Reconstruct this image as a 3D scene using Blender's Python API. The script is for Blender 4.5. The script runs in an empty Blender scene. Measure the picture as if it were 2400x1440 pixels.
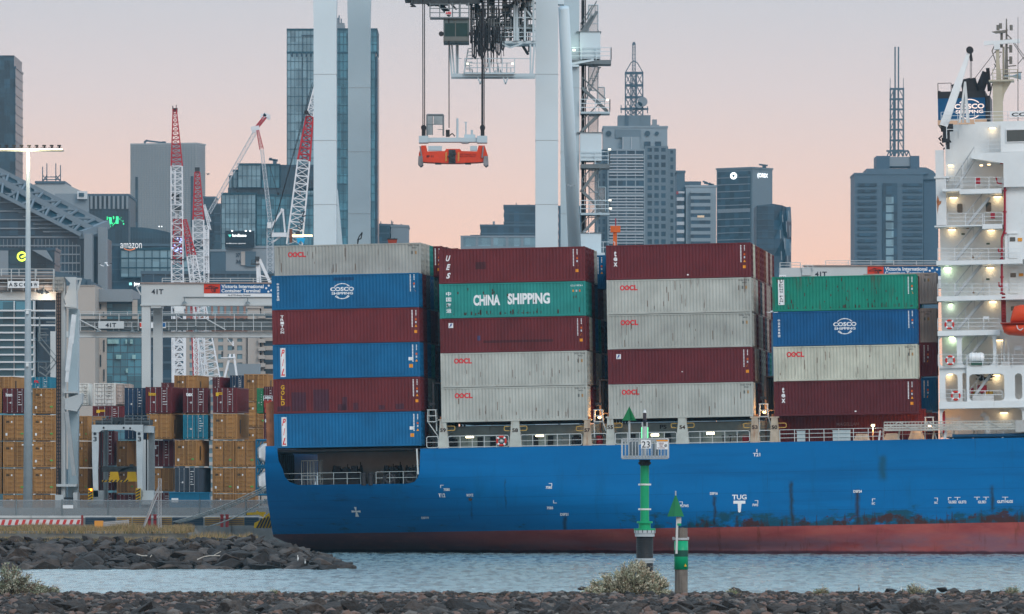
import bpy, bmesh, math, random
from mathutils import Vector, Matrix, noise
C = bpy.context.scene.collection
R = random.Random(11)
rad = math.radians

# ---------------------------------------------------------------- camera
FPX = 14150.0            # focal length in photo pixels (2400 wide)
HOR = 1157.0             # photo row of the horizon
CAMZ = 5.0
cam_d = bpy.data.cameras.new('camera')
cam = bpy.data.objects.new('camera', cam_d); C.objects.link(cam)
cam.location = (0, 0, CAMZ); cam.rotation_euler = (rad(90), 0, 0)
cam_d.sensor_width = 36; cam_d.lens = 36 * FPX / 2400
cam_d.shift_y = (HOR - 720) / 2400
cam_d.clip_start = 1; cam_d.clip_end = 30000
cam_d.dof.use_dof = True; cam_d.dof.focus_distance = 515; cam_d.dof.aperture_fstop = 6.3
bpy.context.scene.camera = cam
sc = bpy.context.scene
sc.render.resolution_x, sc.render.resolution_y = 1024, 614
# ---------------------------------------------------------------- sky: dusk, warm at the horizon
w = bpy.data.worlds.new('World'); sc.world = w; w.use_nodes = True
nt = w.node_tree; nt.nodes.clear()
def N(nt, t, **k):
    n = nt.nodes.new(t)
    for a, v in k.items():
        if a.startswith('i_'): n.inputs[a[2:].replace('_', ' ')].default_value = v
        else: setattr(n, a, v)
    return n
out = N(nt, 'ShaderNodeOutputWorld'); bg = N(nt, 'ShaderNodeBackground')
tc = N(nt, 'ShaderNodeTexCoord'); sep = N(nt, 'ShaderNodeSeparateXYZ'); rp = N(nt, 'ShaderNodeValToRGB')
nt.links.new(tc.outputs['Generated'], sep.inputs[0]); nt.links.new(sep.outputs['Z'], rp.inputs[0])
cr = rp.color_ramp
SKY = [(0.0, (1.16, .52, .30)), (.030, (1.12, .60, .395)), (.050, (.95, .625, .515)), (.066, (.79, .625, .60)), (.084, (.64, .59, .615)),
       (.14, (.60, .68, .76)), (.35, (.64, .83, 1.0)), (1.0, (.64, .84, 1.06))]
while len(cr.elements) > 1: cr.elements.remove(cr.elements[-1])
cr.elements[0].position = SKY[0][0]; cr.elements[0].color = (*SKY[0][1], 1)
for p, c in SKY[1:]:
    e = cr.elements.new(p); e.color = (*c, 1)
# clear dusk air above from the physical sky, added softly
sky = N(nt, 'ShaderNodeTexSky', sky_type='NISHITA', sun_disc=False, sun_elevation=rad(8), sun_rotation=rad(200))
m1 = N(nt, 'ShaderNodeVectorMath', operation='SCALE'); m1.inputs['Scale'].default_value = .012
ad = N(nt, 'ShaderNodeVectorMath', operation='ADD')
nt.links.new(sky.outputs[0], m1.inputs[0]); nt.links.new(m1.outputs[0], ad.inputs[0]); nt.links.new(rp.outputs[0], ad.inputs[1])
nt.links.new(ad.outputs[0], bg.inputs[0]); bg.inputs[1].default_value = 1.11
nt.links.new(bg.outputs[0], out.inputs[0])
# ---------------------------------------------------------------- soft low sun behind the camera
sd = bpy.data.lights.new('sun', 'SUN'); sd.energy = 1.5; sd.angle = rad(25); sd.color = (1, .93, .88)
sun = bpy.data.objects.new('sun', sd); C.objects.link(sun)
sun.rotation_euler = Vector((-.55, 1, -.75)).to_track_quat('-Z', 'Y').to_euler()
sc.view_settings.view_transform = 'Standard'; sc.view_settings.look = 'None'
sc.view_settings.exposure = 0; sc.view_settings.gamma = 1
sc.cycles.volume_bounces = 0; sc.cycles.max_bounces = 6; sc.cycles.transparent_max_bounces = 24
sc.cycles.diffuse_bounces = 3; sc.cycles.glossy_bounces = 3; sc.cycles.volume_max_steps = 64

# ---------------------------------------------------------------- helpers
def W(px, py, D): return Vector(((px - 1200) * D / FPX, D, CAMZ + (HOR - py) * D / FPX))
AY = rad(6.5); TRIM = 0.0175
MS = Matrix.Translation((0, 500, 0)) @ Matrix.Rotation(-AY, 4, 'Z') @ Matrix.Rotation(-TRIM, 4, 'Y')
MSI = MS.inverted()
MQ = Matrix.Translation((0, 500, 0)) @ Matrix.Rotation(-AY, 4, 'Z')
def S(px, py, t=0.0, M=MSI):
    """photo pixel -> (s, z) on the plane t metres inboard of the ship's near side"""
    o = M @ Vector((0, 0, CAMZ)); p = M @ W(px, py, 500); d = p - o
    k = (t - o.y) / d.y; q = o + d * k
    return q.x, q.z
def SV(px, py, t=0.0):
    s, z = S(px, py, t); return Vector((s, t, z))

_m = {}
def mat(name, rgb, rough=.6, metal=0., spec=.25, var=.12, scale=1.5, bump=0., emit=None, es=1., streak=0., alpha=1., dirt=(.06, .045, .035), ovar=0.):
    if name in _m: return _m[name]
    m = bpy.data.materials.new(name); m.use_nodes = True; t = m.node_tree; b = t.nodes['Principled BSDF']
    b.inputs['Roughness'].default_value = rough; b.inputs['Metallic'].default_value = metal
    b.inputs['Specular IOR Level'].default_value = spec
    L = t.links.new
    if var > 0:
        co = N(t, 'ShaderNodeTexCoord'); oi = N(t, 'ShaderNodeObjectInfo')
        of = N(t, 'ShaderNodeVectorMath', operation='SCALE'); of.inputs['Scale'].default_value = 37.
        a2 = N(t, 'ShaderNodeVectorMath', operation='ADD')
        L(oi.outputs['Random'], of.inputs[0]); L(co.outputs['Object'], a2.inputs[0]); L(of.outputs[0], a2.inputs[1])
        nz = N(t, 'ShaderNodeTexNoise'); nz.inputs['Scale'].default_value = scale; nz.inputs['Detail'].default_value = 5
        L(a2.outputs[0], nz.inputs['Vector'])
        mr = N(t, 'ShaderNodeMapRange'); mr.inputs[1].default_value = .25; mr.inputs[2].default_value = .75
        mr.inputs[3].default_value = 1 - var; mr.inputs[4].default_value = 1 + var
        L(nz.outputs[0], mr.inputs[0])
        ml = N(t, 'ShaderNodeVectorMath', operation='SCALE'); ml.inputs[0].default_value = rgb
        L(mr.outputs[0], ml.inputs['Scale']); last = ml.outputs[0]
        if ovar > 0:
            mo_ = N(t, 'ShaderNodeMapRange'); mo_.inputs[3].default_value = 1 - ovar; mo_.inputs[4].default_value = 1 + ovar * .7
            mk = N(t, 'ShaderNodeVectorMath', operation='SCALE'); L(oi.outputs['Random'], mo_.inputs[0]); L(last, mk.inputs[0]); L(mo_.outputs[0], mk.inputs['Scale']); last = mk.outputs[0]
        if streak > 0:
            mp = N(t, 'ShaderNodeMapping'); mp.inputs['Scale'].default_value = (2.6, 2.6, .28)
            n2 = N(t, 'ShaderNodeTexNoise'); n2.inputs['Scale'].default_value = 1.; n2.inputs['Detail'].default_value = 7; n2.inputs['Roughness'].default_value = .7
            L(a2.outputs[0], mp.inputs[0]); L(mp.outputs[0], n2.inputs['Vector'])
            r2 = N(t, 'ShaderNodeMapRange'); r2.inputs[1].default_value = .72 - streak * .22; r2.inputs[2].default_value = .80 - streak * .1
            r2.inputs[3].default_value = 0; r2.inputs[4].default_value = .85
            L(n2.outputs[0], r2.inputs[0])
            mx = N(t, 'ShaderNodeMix', data_type='RGBA'); mx.inputs['B'].default_value = (*dirt, 1)
            L(r2.outputs[0], mx.inputs['Factor']); L(last, mx.inputs['A']); last = mx.outputs['Result']
        L(last, b.inputs['Base Color'])
        if bump > 0:
            bp = N(t, 'ShaderNodeBump'); bp.inputs['Strength'].default_value = bump; bp.inputs['Distance'].default_value = .05
            n3 = N(t, 'ShaderNodeTexNoise'); n3.inputs['Scale'].default_value = scale * 6; n3.inputs['Detail'].default_value = 6
            L(a2.outputs[0], n3.inputs['Vector']); L(n3.outputs[0], bp.inputs['Height']); L(bp.outputs[0], b.inputs['Normal'])
    else: b.inputs['Base Color'].default_value = (*rgb, 1)
    if emit: b.inputs['Emission Color'].default_value = (*emit, 1); b.inputs['Emission Strength'].default_value = es
    if alpha < 1: b.inputs['Alpha'].default_value = alpha
    _m[name] = m; return m

class MB:
    def __init__(s): s.v = []; s.f = []; s.mi = []; s.cur = 0
    def add(s, vs, fs):
        n = len(s.v); s.v += [tuple(v) for v in vs]; s.f += [tuple(i + n for i in f) for f in fs]; s.mi += [s.cur] * len(fs); return s
    def box(s, x0, x1, y0, y1, z0, z1):
        return s.add([(x0,y0,z0),(x1,y0,z0),(x1,y1,z0),(x0,y1,z0),(x0,y0,z1),(x1,y0,z1),(x1,y1,z1),(x0,y1,z1)],
                     [(0,3,2,1),(4,5,6,7),(0,1,5,4),(1,2,6,5),(2,3,7,6),(3,0,4,7)])
    def bar(s, p, q, a, b=None, up=None):
        p, q = Vector(p), Vector(q); b = b or a; d = q - p
        if d.length < 1e-6: return s
        d.normalize(); u = Vector(up) if up else (Vector((0,0,1)) if abs(d.z) < .9 else Vector((0,1,0)))
        x = d.cross(u).normalized() * a / 2; y = d.cross(x).normalized() * b / 2
        return s.add([p-x-y,p+x-y,p+x+y,p-x+y,q-x-y,q+x-y,q+x+y,q-x+y], [(0,3,2,1),(4,5,6,7),(0,1,5,4),(1,2,6,5),(2,3,7,6),(3,0,4,7)])
    def tube(s, p, q, r0, r1=None, n=10, cap=True):
        p, q = Vector(p), Vector(q); r1 = r0 if r1 is None else r1; d = (q - p).normalized()
        u = Vector((0,0,1)) if abs(d.z) < .9 else Vector((0,1,0)); x = d.cross(u).normalized(); y = d.cross(x)
        vs = [c + (x * math.cos(k*2*math.pi/n) + y * math.sin(k*2*math.pi/n)) * r for c, r in ((p, r0), (q, r1)) for k in range(n)]
        fs = [(k, k+n, (k+1)%n+n, (k+1)%n) for k in range(n)]
        if cap: fs += [tuple(range(n)), tuple(range(2*n-1, n-1, -1))]
        return s.add(vs, fs)
    def path(s, pts, r, n=6):
        for a, b in zip(pts, pts[1:]): s.tube(a, b, r, n=n)
        return s
    def prism(s, poly, y0, y1):           # poly in (x,z)
        n = len(poly)
        return s.add([(x,y0,z) for x,z in poly] + [(x,y1,z) for x,z in poly],
                     [tuple(range(n)), tuple(range(2*n-1,n-1,-1))] + [(k,k+n,(k+1)%n+n,(k+1)%n) for k in range(n)])
    def ring(s, c, R0, r, axis='y', n=20, m=8):
        c = Vector(c); vs = []
        for i in range(n):
            a = i*2*math.pi/n
            for j in range(m):
                b = j*2*math.pi/m; rr = R0 + r*math.cos(b); o = r*math.sin(b)
                vs.append(c + (Vector((rr*math.cos(a), o, rr*math.sin(a))) if axis == 'y' else Vector((rr*math.cos(a), rr*math.sin(a), o))))
        return s.add(vs, [(i*m+j, i*m+(j+1)%m, ((i+1)%n)*m+(j+1)%m, ((i+1)%n)*m+j) for i in range(n) for j in range(m)])
    def lattice(s, p, q, w0, w1, n, r, side=Vector((0,1,0)), rr=None):
        p, q = Vector(p), Vector(q); d = (q-p).normalized(); rr = rr or r*.6
        x = d.cross(side).normalized(); y = d.cross(x).normalized()
        def cn(t):
            c = p.lerp(q, t); h = (w0 + (w1-w0)*t)/2; return [c-x*h-y*h, c+x*h-y*h, c+x*h+y*h, c-x*h+y*h]
        pr = cn(0)
        for i in range(n):
            nx = cn((i+1)/n)
            for k in range(4):
                s.bar(pr[k], nx[k], r)
                s.bar(pr[k], nx[(k+1)%4], rr) if (i+k) % 2 else s.bar(pr[(k+1)%4], nx[k], rr)
                s.bar(nx[k], nx[(k+1)%4], rr)
            pr = nx
        return s
    def rail(s, pts, h=1.0, r=.03, step=1.6, rows=3):
        for a, b in zip(pts, pts[1:]):
            a, b = Vector(a), Vector(b); n = max(1, round((b-a).length/step))
            for k in range(n+1): c = a.lerp(b, k/n); s.bar(c, c+Vector((0,0,h)), r*1.2)
            for j in range(rows): o = Vector((0,0,h*(j+1)/rows)); s.bar(a+o, b+o, r)
        return s
    def build(s, name, m, parent=None, smooth=False):
        me = bpy.data.meshes.new(name); me.from_pydata(s.v, [], s.f)
        ms = m if isinstance(m, (list, tuple)) else [m]
        for x in ms: me.materials.append(x)
        if len(ms) > 1: me.polygons.foreach_set('material_index', s.mi)
        if smooth: me.polygons.foreach_set('use_smooth', [True]*len(me.polygons))
        me.update(); return ob(name, me, parent)
def ob(name, me, parent=None):
    o = bpy.data.objects.new(name, me); C.objects.link(o)
    if parent: o.parent = parent
    return o
def tag(o, label, cat=None, group=None):
    o['label'] = label
    if cat: o['category'] = cat
    if group: o['group'] = group
    return o
def thing(name, label, cat, loc=(0,0,0), rz=0, group=None, M=None):
    o = bpy.data.objects.new(name, None); C.objects.link(o); o.empty_display_size = .5
    if M is not None: o.matrix_world = M
    else: o.location = loc; o.rotation_euler = (0,0,rz)
    return tag(o, label, cat, group)
def copy_tree(o, parent=None):
    c = o.copy(); C.objects.link(c)
    if parent: c.parent = parent
    for ch in list(o.children): copy_tree(ch, c)
    return c
def setpos(o, loc, rz=0, s=None):
    o.location = loc; o.rotation_euler = (0,0,rz)
    if s: o.scale = s if isinstance(s, (tuple, list)) else (s,s,s)
    return o

def flat_text(body, off=0., shear=0., sp=1., line=1.):
    cu = bpy.data.curves.new('t', 'FONT'); cu.body = body; cu.offset = off*.6 + .014; cu.shear = shear; cu.space_character = sp
    cu.space_line = line; cu.resolution_u = 3; cu.align_x = 'CENTER'
    o = bpy.data.objects.new('t', cu); me = bpy.data.meshes.new_from_object(o); bpy.data.objects.remove(o); bpy.data.curves.remove(cu); return me
def fill2d(loops):
    cu = bpy.data.curves.new('c', 'CURVE'); cu.dimensions = '2D'; cu.fill_mode = 'BOTH'; cu.extrude = 0
    for L in loops:
        sp = cu.splines.new('POLY'); sp.points.add(len(L)-1)
        for p, q in zip(sp.points, L): p.co = (q[0], q[1], 0, 1)
        sp.use_cyclic_u = True
    o = bpy.data.objects.new('c', cu); me = bpy.data.meshes.new_from_object(o); bpy.data.objects.remove(o); bpy.data.curves.remove(cu)
    bm = bmesh.new(); bm.from_mesh(me); bmesh.ops.remove_doubles(bm, verts=bm.verts, dist=1e-4)
    bmesh.ops.dissolve_degenerate(bm, edges=bm.edges, dist=1e-5)
    bm.to_mesh(me); bm.free(); return me
def place2d(me, name, m, parent, x0, x1, z0, z1, y=0, axis='y', cuts=None, zc=None, f=None, raw=False, thick=0):
    """fit a flat XY mesh into a rectangle of the parent's XZ plane (axis y) or YZ plane (axis x); f(x,z) gives the depth"""
    if not raw and me.vertices:
        xs = [v.co.x for v in me.vertices]; ys = [v.co.y for v in me.vertices]
        a, b, c, d = min(xs), max(xs), min(ys), max(ys); b = max(b, a+1e-6); d = max(d, c+1e-6)
        for v in me.vertices: v.co.x = x0 + (v.co.x-a)/(b-a)*(x1-x0); v.co.y = z0 + (v.co.y-c)/(d-c)*(z1-z0)
    if cuts or zc or thick:
        bm = bmesh.new(); bm.from_mesh(me)
        for no, lst in ((Vector((1,0,0)), cuts or []), (Vector((0,1,0)), zc or [])):
            for c in lst:
                bmesh.ops.bisect_plane(bm, geom=bm.verts[:]+bm.edges[:]+bm.faces[:], plane_co=no*c, plane_no=no, dist=1e-5)
        if thick:
            r = bmesh.ops.extrude_face_region(bm, geom=bm.faces[:])
            for v in [g for g in r['geom'] if isinstance(g, bmesh.types.BMVert)]: v.co.z += thick
            bmesh.ops.recalc_face_normals(bm, faces=bm.faces)
        bm.to_mesh(me); bm.free()
    for v in me.vertices:
        x, z = v.co.x, v.co.y; dd = v.co.z; yy = y + (f(x, z) if f else 0)
        v.co = (x, yy + dd, z) if axis == 'y' else (yy - dd, x, z)
    me.materials.clear()
    me.materials.append(m); me.update(); return ob(name, me, parent)
def text(body, name, m, parent, x0, x1, z0, z1, y=0, off=0., shear=0., sp=1., line=1., **k):
    return place2d(flat_text(body, off, shear, sp, line), name, m, parent, x0, x1, z0, z1, y, **k)
def rrect(x0, x1, z0, z1, r, n=4):
    P = []
    for cx, cz, a0 in ((x1-r, z1-r, 0), (x0+r, z1-r, 90), (x0+r, z0+r, 180), (x1-r, z0+r, 270)):
        for k in range(n+1): a = rad(a0 + 90*k/n); P.append((cx + r*math.cos(a), cz + r*math.sin(a)))
    return P

# ---------------------------------------------------------------- haze: the air over the city
hz = MB().box(-1500, 1500, -60, 5200, -7, 480)
hm = bpy.data.materials.new('haze_air'); hm.use_nodes = True; t = hm.node_tree; t.nodes.clear()
ho = N(t, 'ShaderNodeOutputMaterial'); hv = N(t, 'ShaderNodeVolumePrincipled')
hv.inputs['Color'].default_value = (.28, .60, .80, 1); hv.inputs['Density'].default_value = .00007; hv.inputs['Anisotropy'].default_value = 0
t.links.new(hv.outputs[0], ho.inputs['Volume'])
o = hz.build('haze', hm); o['kind'] = 'stuff'
# ================================================================ SETTING: water, ground, quay, banks
def struct(o, k='structure'): o['kind'] = k; return o
def water_mat():
    m = bpy.data.materials.new('harbour_water'); m.use_nodes = True; t = m.node_tree; b = t.nodes['Principled BSDF']; L = t.links.new
    b.inputs['Base Color'].default_value = (.10, .19, .22, 1); b.inputs['Roughness'].default_value = .22; b.inputs['IOR'].default_value = 1.33
    co = N(t, 'ShaderNodeTexCoord'); mp = N(t, 'ShaderNodeMapping'); mp.inputs['Scale'].default_value = (.8, .09, 1)
    L(co.outputs['Object'], mp.inputs[0])
    a = N(t, 'ShaderNodeTexNoise'); a.inputs['Scale'].default_value = 1.6; a.inputs['Detail'].default_value = 6; a.inputs['Roughness'].default_value = .65
    L(mp.outputs[0], a.inputs['Vector'])
    bp = N(t, 'ShaderNodeBump'); bp.inputs['Strength'].default_value = .9; bp.inputs['Distance'].default_value = .25
    L(a.outputs[0], bp.inputs['Height']); L(bp.outputs[0], b.inputs['Normal'])
    r = N(t, 'ShaderNodeMapRange'); r.inputs[1].default_value = .38; r.inputs[2].default_value = .52; r.inputs[3].default_value = .36; r.inputs[4].default_value = 1.12  # ripple shade: the bump noise also darkens the base colour
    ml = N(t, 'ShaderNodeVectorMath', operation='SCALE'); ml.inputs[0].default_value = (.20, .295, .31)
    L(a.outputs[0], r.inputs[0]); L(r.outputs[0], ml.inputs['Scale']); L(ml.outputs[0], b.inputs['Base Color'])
    return m
wv, wf = [], []
NX, NY = 330, 560
for j in range(NY+1):
    y = 272 + 272 * (j/NY)
    for i in range(NX+1):
        x = -62 + 124*i/NX
        h = .10*noise.noise(Vector((x*.8, y*.35, 0))) + .05*noise.noise(Vector((x*2.1, y*1.1, 4)))
        wv.append((x, y, h))
for j in range(NY):
    for i in range(NX): k = j*(NX+1)+i; wf.append((k, k+1, k+NX+2, k+NX+1))
far = MB(); far.add(wv, wf)
for x0, x1, y0, y1 in ((-1400, -62, 150, 900), (62, 1400, 150, 900), (-62, 62, 150, 272), (-62, 62, 544, 900)):
    far.add([(x0,y0,-.02),(x1,y0,-.02),(x1,y1,-.02),(x0,y1,-.02)], [(0,1,2,3)])
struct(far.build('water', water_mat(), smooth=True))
gm = MB(); gm.add([(-1450,700,1.9),(1450,700,1.9),(1450,5150,1.9),(-1450,5150,1.9)], [(0,1,2,3)])
struct(gm.build('ground', mat('city_ground', (.09,.09,.09))))
q = MB(); q.box(-320, 320, 38.5, 520, -4, 2.8)
for s0 in range(-60, 10, 6): q.box(s0, s0+.25, 38.2, 38.5, -.5, 2.7)
o = struct(q.build('quay_pavement', mat('quay_concrete', (.20,.20,.19), var=.25, streak=.6))); o.matrix_world = MQ
kb = MB(); kb.box(-320, 320, 38.6, 39.0, 2.802, 3.0)
o = struct(kb.build('quay_kerb', mat('kerb_paint', (.5,.5,.48), streak=.5))); o.matrix_world = MQ

def bank_z(y): # near shore rising towards the camera
    pts = [(290, -.5), (285, .22), (270, .42), (240, .66), (200, 1.02), (100, 2.2), (-40, 3.1)]
    for (a, za), (b, zb) in zip(pts, pts[1:]):
        if y >= b: return za + (zb-za)*(a-y)/(a-b) if y < a else za
    return 3.1
bm_ = MB(); ys = [-40, 50, 100, 150] + [170+2.5*k for k in range(49)]
vs = []; nx = 70
for y in ys:
    for i in range(nx+1):
        x = -45 + 90*i/nx + 0; vs.append((x, y, bank_z(y) - .05 + (.10*noise.noise(Vector((x*.5, y*.5, 2))) if y > 160 else 0)))
bm_.add(vs, [(j*(nx+1)+i, j*(nx+1)+i+1, (j+1)*(nx+1)+i+1, (j+1)*(nx+1)+i) for j in range(len(ys)-1) for i in range(nx)])
struct(bm_.build('shore_ground', mat('gravel_soil', (.085,.068,.058), var=.5, scale=3, bump=.6), smooth=True))
# breakwater core, with its grass top
def bw(x, y):
    e = min(1, max(0, (-11.2 - x) / 6.5)); f = min(1, max(0, (y - 398) / 13)); g = min(1, max(0, (452 - y) / 6)) if x < -18 else min(1, max(0, ((420 if x > -16 else 420+32*(-16-x)/2) - y) / 5))
    return 1.9 * min(e, 1) ** .7 * f ** .8 * g ** .7
vs = []; nx, ny = 60, 34
for j in range(ny+1):
    y = 396 + 60*j/ny
    for i in range(nx+1):
        x = -52 + 42*i/nx; vs.append((x, y, bw(x, y) - .45 + (.95 if (y > 415 and x < -23) else .2 if y > 413 and x < -18 else 0)))
o = MB(); o.add(vs, [(j*(nx+1)+i, j*(nx+1)+i+1, (j+1)*(nx+1)+i+1, (j+1)*(nx+1)+i) for j in range(ny) for i in range(nx)])
struct(o.build('breakwater_ground', mat('breakwater_earth', (.09,.075,.055), var=.4, scale=2), smooth=True))

# ================================================================ CONTAINERS
CW = 2.438
PAL = dict(brown=(.125,.017,.020), maroon=(.112,.015,.019), grey=(.375,.385,.35), cream=(.46,.46,.38), blue=(.002,.108,.25), deepblue=(.002,.088,.235),
           teal=(.018,.205,.18), green=(.006,.215,.145), navy=(.015,.04,.085), yellow=(.33,.165,.052), white=(.62,.62,.58), pink=(.40,.33,.29),
           aqua=(.01,.16,.24), slate=(.05,.065,.085), rust=(.17,.045,.022), kelly=(.01,.2,.08))
RUST = dict(grey=.55, cream=.7, green=.75, teal=.45, pink=.6, rust=.5)
def cmat(c): return mat('paint_'+c, PAL[c], rough=.55, var=.2, scale=.55, ovar=.3 if c in ('yellow', 'maroon', 'navy') else .12, streak=RUST.get(c, .32), dirt=(.085,.04,.025) if c in RUST else (.03,.02,.02))
STEEL = mat('galvanised_steel', (.35,.36,.37), rough=.45, metal=.4, var=.1)
DARK = mat('dark_void', (.015,.017,.02), rough=.9, var=0)
WHITEP = mat('white_lettering', (.75,.76,.76), var=.05); REDP = mat('red_lettering', (.62,.02,.03), var=.05)
BLACKP = mat('black_lettering', (.02,.02,.025), var=0); YELP = mat('yellow_lettering', (.70,.42,.02), var=.05); ORP = mat('orange_label', (.75,.28,.02), var=0)
def corr(L, per=.279, d=.042):
    x0 = -L/2 + .16; n = round((L-.32)/per); p = (L-.32)/n; P = []
    for k in range(n):
        a = x0 + k*p; P += [(a, 0), (a+.26*p, 0), (a+.5*p, d), (a+.76*p, d)]
    P.append((x0+n*p, 0)); return P
def corr_f(L):
    P = corr(L)
    def f(x, z=0):
        if x <= P[0][0] or x >= P[-1][0]: return 0
        n = (len(P)-1)//4; p = (P[-1][0]-P[0][0])/n; u = ((x-P[0][0])/p) % 1; d = .042
        return 0 if u < .26 else d*(u-.26)/.24 if u < .5 else d if u < .76 else d*(1-u)/.24
    return f, [a for a, _ in P]
_cm = {}
def body_mesh(L, H, c):
    k = ('b', L, H, c)
    if k in _cm: return _cm[k]
    b = MB(); h = CW/2; zb, zt = .17, H-.11; P = corr(L)
    for sg in (-1, 1):
        vs = [(x, sg*(h-.02-d), z) for x, d in P for z in (zb, zt)]
        b.add(vs, [(2*i, 2*i+2, 2*i+3, 2*i+1) if sg < 0 else (2*i, 2*i+1, 2*i+3, 2*i+2) for i in range(len(P)-1)])
        b.box(-L/2+.16, L/2-.16, sg*h-.06*(sg>0), sg*h+.06*(sg<0), 0.02, zb); b.box(-L/2+.16, L/2-.16, sg*h-.06*(sg>0), sg*h+.06*(sg<0), zt, H-.01)
        for e in (-1, 1):
            x0, x1 = (e*L/2-.16, e*L/2) if e > 0 else (e*L/2, e*L/2+.16); y0, y1 = (h-.16, h) if sg > 0 else (-h, -h+.16)
            b.box(x0+.004, x1-.004, y0+.004, y1-.004, .12, H-.12); b.box(x0, x1, y0, y1, 0, .12); b.box(x0, x1, y0, y1, H-.12, H)
    Q = [(-h+.16+k*(CW-.32)/18, .03*(k//1 % 2)) for k in range(19)]
    b.add([(-L/2+.03+d, y, z) for y, d in Q for z in (.15, H-.12)], [(2*i, 2*i+1, 2*i+3, 2*i+2) for i in range(18)])
    b.box(-L/2, -L/2+.1, -h+.16, h-.16, 0.02, .15); b.box(-L/2, -L/2+.1, -h+.16, h-.16, H-.12, H-.02)
    b.box(L/2-.1, L/2-.006, -h+.16, h-.16, 0.02, .15); b.box(L/2-.1, L/2-.006, -h+.16, h-.16, H-.12, H-.02)
    b.box(-L/2+.1, L/2-.1, -h+.06, h-.06, H-.06, H-.03); b.box(-L/2+.1, L/2-.1, -h+.06, h-.06, .1, .13)
    o = b.build('container_body', cmat(c)); me = o.data; bpy.data.objects.remove(o); _cm[k] = me; return me
def door_mesh(H, c, sg):
    k = ('d', H, c, sg)
    if k in _cm: return _cm[k]
    b = MB(); h = CW/2-.17; y0, y1 = (.008, h) if sg > 0 else (-h, -.008); z0, z1 = .16, H-.13
    b.box(-.05, 0, y0, y1, z0, z1)
    nb = 5; hh = (z1-z0)/nb
    for i in range(nb): b.box(0, .06, y0+.1, y1-.1, z0+i*hh+.22*hh, z0+i*hh+.66*hh)
    o = b.build('door', cmat(c)); me = o.data; bpy.data.objects.remove(o); _cm[k] = me; return me
def bars_mesh(H, sg, c=None):
    k = ('k', H, sg, c)
    if k in _cm: return _cm[k]
    b = MB(); h = CW/2-.17
    for u in (.27, .73):
        y = sg*(h*u); b.tube((.055, y, .1), (.055, y, H-.06), .026, n=6); b.box(.03, .09, y-.05, y+.05, .12, .2); b.box(.03, .09, y-.05, y+.05, H-.2, H-.12)
    b.bar((.07, sg*h*.27, H*.42), (.07, sg*h*.62, H*.42), .035)
    o = b.build('locking_bar', (cmat(c) if c != 'yellow' else mat('bar_ochre', (.45,.26,.10))) if c else STEEL); me = o.data; bpy.data.objects.remove(o); _cm[k] = me; return me
def container(c, L, H, M, label, group, doors=True, name='shipping_container', steel=False):
    t = thing(name, label, 'container', M=M, group=group)
    ob('body', body_mesh(L, H, c), t)
    if doors:
        for sg in (-1, 1):
            d = ob('door', door_mesh(H, c, sg), t); d.location = (L/2-.03, 0, 0); ob('locking_bar', bars_mesh(H, sg, None if steel else c), d)
    return t
def gasket(t, L, H):
    b = MB(); z0, z1, h = .15, H-.12, CW/2-.15
    for y in (-h, 0, h): b.box(0, .012, y-.022, y+.022, z0, z1)
    for z in (z0, z1): b.box(0, .012, -h, h, z-.03, z+.03)
    o = b.build('door_gasket', DARK, t); o.location = (L/2-.03, 0, 0)
def ctext(t, L, body, m, x0, x1, z0, z1, name='lettering', fill=None, **k):
    f, cuts = corr_f(L); cuts = [c for c in cuts if x0-.05 < c < x1+.05]
    if fill is not None: me = fill; raw = True
    else: me = flat_text(body, k.pop('off', 0), k.pop('shear', 0), k.pop('sp', 1), k.pop('line', 1)); raw = False
    return place2d(me, name, m, t, x0, x1, z0, z1, -CW/2+.012, cuts=cuts, f=f, raw=raw)
class Sheet:
    """flat shapes collected in one mesh and then laid onto the corrugated side"""
    def __init__(s): s.v = []; s.f = []
    def mesh(s, me):
        n = len(s.v); s.v += [(v.co.x, v.co.y, 0) for v in me.vertices]; s.f += [tuple(i+n for i in p.vertices) for p in me.polygons]; bpy.data.meshes.remove(me); return s
    def text(s, body, x0, x1, z0, z1, off=0., shear=0.):
        me = flat_text(body, off, shear); xs = [v.co.x for v in me.vertices]; ys = [v.co.y for v in me.vertices]; a, b, c, d = min(xs), max(xs), min(ys), max(ys)
        for v in me.vertices: v.co.x = x0+(v.co.x-a)/(b-a)*(x1-x0); v.co.y = z0+(v.co.y-c)/(d-c)*(z1-z0)
        return s.mesh(me)
    def loops(s, L): return s.mesh(fill2d(L))
    def rect(s, x0, x1, z0, z1):
        n = len(s.v); s.v += [(x0,z0,0),(x1,z0,0),(x1,z1,0),(x0,z1,0)]; s.f.append((n,n+1,n+2,n+3)); return s
    def put(s, t, L, m, name='lettering', off=0.):
        me = bpy.data.meshes.new(name); me.from_pydata(s.v, [], s.f); f, cuts = corr_f(L); a, b = min(v[0] for v in s.v), max(v[0] for v in s.v)
        return place2d(me, name, m, t, 0, 0, 0, 0, -CW/2+.012+off, cuts=[c for c in cuts if a < c < b], f=f, raw=True)
def patch(t, L, x0, x1, z0, z1, m, name='label'):
    return ctext(t, L, None, m, x0, x1, z0, z1, name, fill=fill2d([[(x0,z0),(x1,z0),(x1,z1),(x0,z1)]]))
def arc(cx, cz, rx, rz, a0, a1, wd, n=16):
    o_ = [(cx+rx*math.cos(rad(a0+(a1-a0)*k/n)), cz+rz*math.sin(rad(a0+(a1-a0)*k/n))) for k in range(n+1)]
    i_ = [(cx+(rx-wd)*math.cos(rad(a0+(a1-a0)*k/n)), cz+(rz-wd)*math.sin(rad(a0+(a1-a0)*k/n))) for k in range(n, -1, -1)]
    return o_ + i_
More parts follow.
